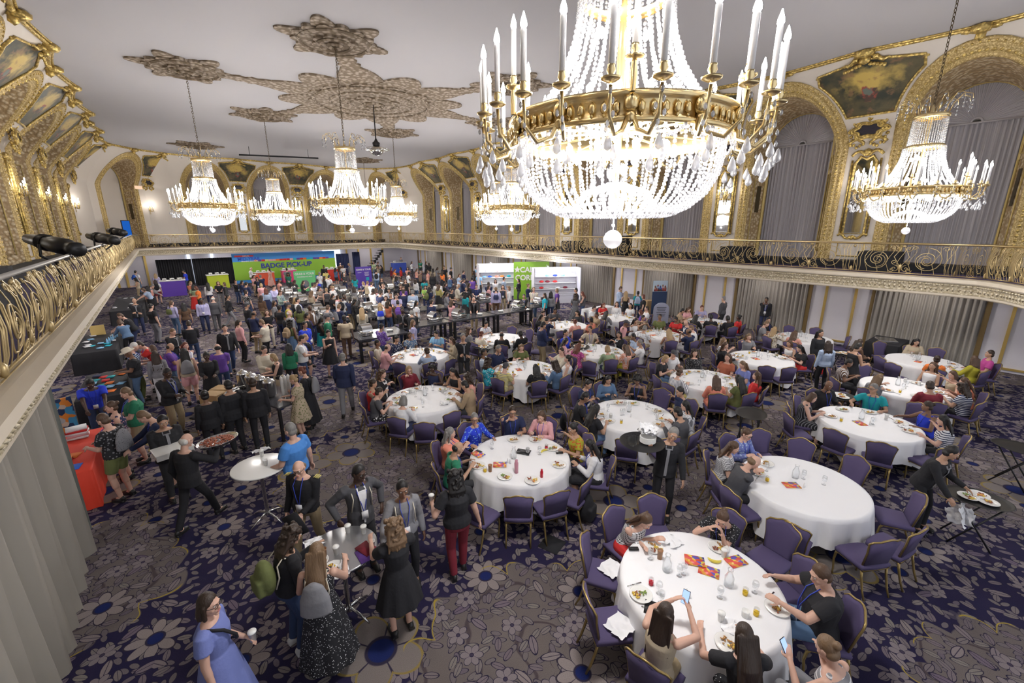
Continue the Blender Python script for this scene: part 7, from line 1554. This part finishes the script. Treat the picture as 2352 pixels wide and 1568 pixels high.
# ================================================================== labels
def colword(s):
    p = s.split('/'); nm = {'jeans': 'dark blue', 'skyblue': 'sky blue', 'paleblue': 'pale blue', 'royal': 'royal blue', 'olive': 'olive green', 'dark': 'dark'}.get(p[0], p[0])
    return nm if len(p) == 1 else '%s %s' % (nm, p[1])
def hairword(h):
    c = HC[h[0]][0]; s = h[1]
    return {'g': 'baseball cap', 'h': 'pale straw hat', 'x': 'balding head', 's': 'short %s hair' % c, 'l': 'long %s hair' % c, 'L': 'very long %s hair' % c, 'c': 'curly %s hair' % c, 'a': 'big curly %s hair' % c, 'o': '%s bob' % c, 'b': '%s bun' % c, 'y': '%s ponytail' % c}[s]
def zone(p):
    x, y = p.x, p.y
    if x > 20.5: return 'by the right wall'
    if y > 38: return 'by the far banner'
    if x < .6 and y < 19: return 'by the vendor tables'
    if x < .6: return 'at the far left'
    if x > 17 and y > 13.5: return 'at the booths'
    if y > 27: return 'in the far crowd'
    if y > 19: return 'behind the buffet'
    if y > 15: return 'at the buffet'
    if x < 3.5 and y > 9: return 'near the coffee urns'
    if x > 12: return 'among the right tables'
    return 'among the round tables'
from collections import defaultdict
G = defaultdict(list)
for d in PEOPLE:
    o = d['o']
    if d['label']: o['label'] = d['label']; continue
    t = colword(d['top'])+' '+{'j': 'jacket', 'w': 'waiter jacket', 'd': 'dress', 'D': 'dress', 'q': 'dress', 'Q': 'dress', 'k': 'vest top', 't': 'shirt', 'p': 'polo', 'l': 'sweater'}[d['tk']]
    d['t'] = t
    w = ('at '+TN[d['tab']].replace('the ', '', 1) if 0 else 'seated at '+TN[d['tab']]) if d.get('tab') else zone(d['loc'])
    G['person in %s, %s, %s' % (t, hairword(d['hair']), w)].append(d)
ORD = ['leftmost', 'second from left', 'third from left', 'fourth from left', 'fifth from left', 'sixth from left', 'seventh from left']
def px_of(p): 
    v = p-CAMP; return v.dot(_r2)/v.dot(_fw)
for k, L in G.items():
    if len(L) == 1: L[0]['o']['label'] = k
    else:
        L.sort(key=lambda d: px_of(d['loc']+V((0, 0, 1.2))))
        for i, d in enumerate(L): d['o']['label'] = k+', '+(ORD[i] if i < 6 else 'rightmost') if len(L) > 2 else k+', '+('left one' if i == 0 else 'right one')
BK = defaultdict(list)
for c in CHAIRS:
    k, p = c['_t'], c['_p']; del c['_t']; del c['_p']
    s = side_of(c.location, TABLES[k])
    if p: t, h = p.split('~'); lab = 'purple gold-framed chair under %s diner, %s of %s' % (colword(t.split('-')[0]), s, TN[k])
    else: lab = 'empty purple gold-framed chair, %s of %s' % (s, TN[k])
    BK[lab].append(c)
for k, L in BK.items():
    if len(L) == 1: L[0]['label'] = k
    else:
        L.sort(key=lambda c: px_of(c.location))
        for i, c in enumerate(L): c['label'] = k+(', left one' if i == 0 else ', right one' if i == len(L)-1 else ', middle one')
# shorten labels that run long and number look-alikes that nothing tells apart
for o in SC.objects:
    if o.parent is None and 'label' in o:
        w = o['label'].split()
        if len(w) > 16: o['label'] = ' '.join(w[:16]).rstrip(',')
for o in list(SC.objects):
    if o.name.startswith('tmp'): bpy.data.objects.remove(o)
for p, w, r in lamps:
    l = bpy.data.lights.new('sconce_light', 'POINT'); l.energy = w; l.shadow_soft_size = r; l.color = (1, .93, .84)
    o = bpy.data.objects.new('sconce_light', l); COL.objects.link(o); o.location = p
w = bpy.data.worlds.new('w'); SC.world = w; w.use_nodes = True; w.node_tree.nodes['Background'].inputs[0].default_value = (.9, .93, 1, 1); w.node_tree.nodes['Background'].inputs[1].default_value = .6
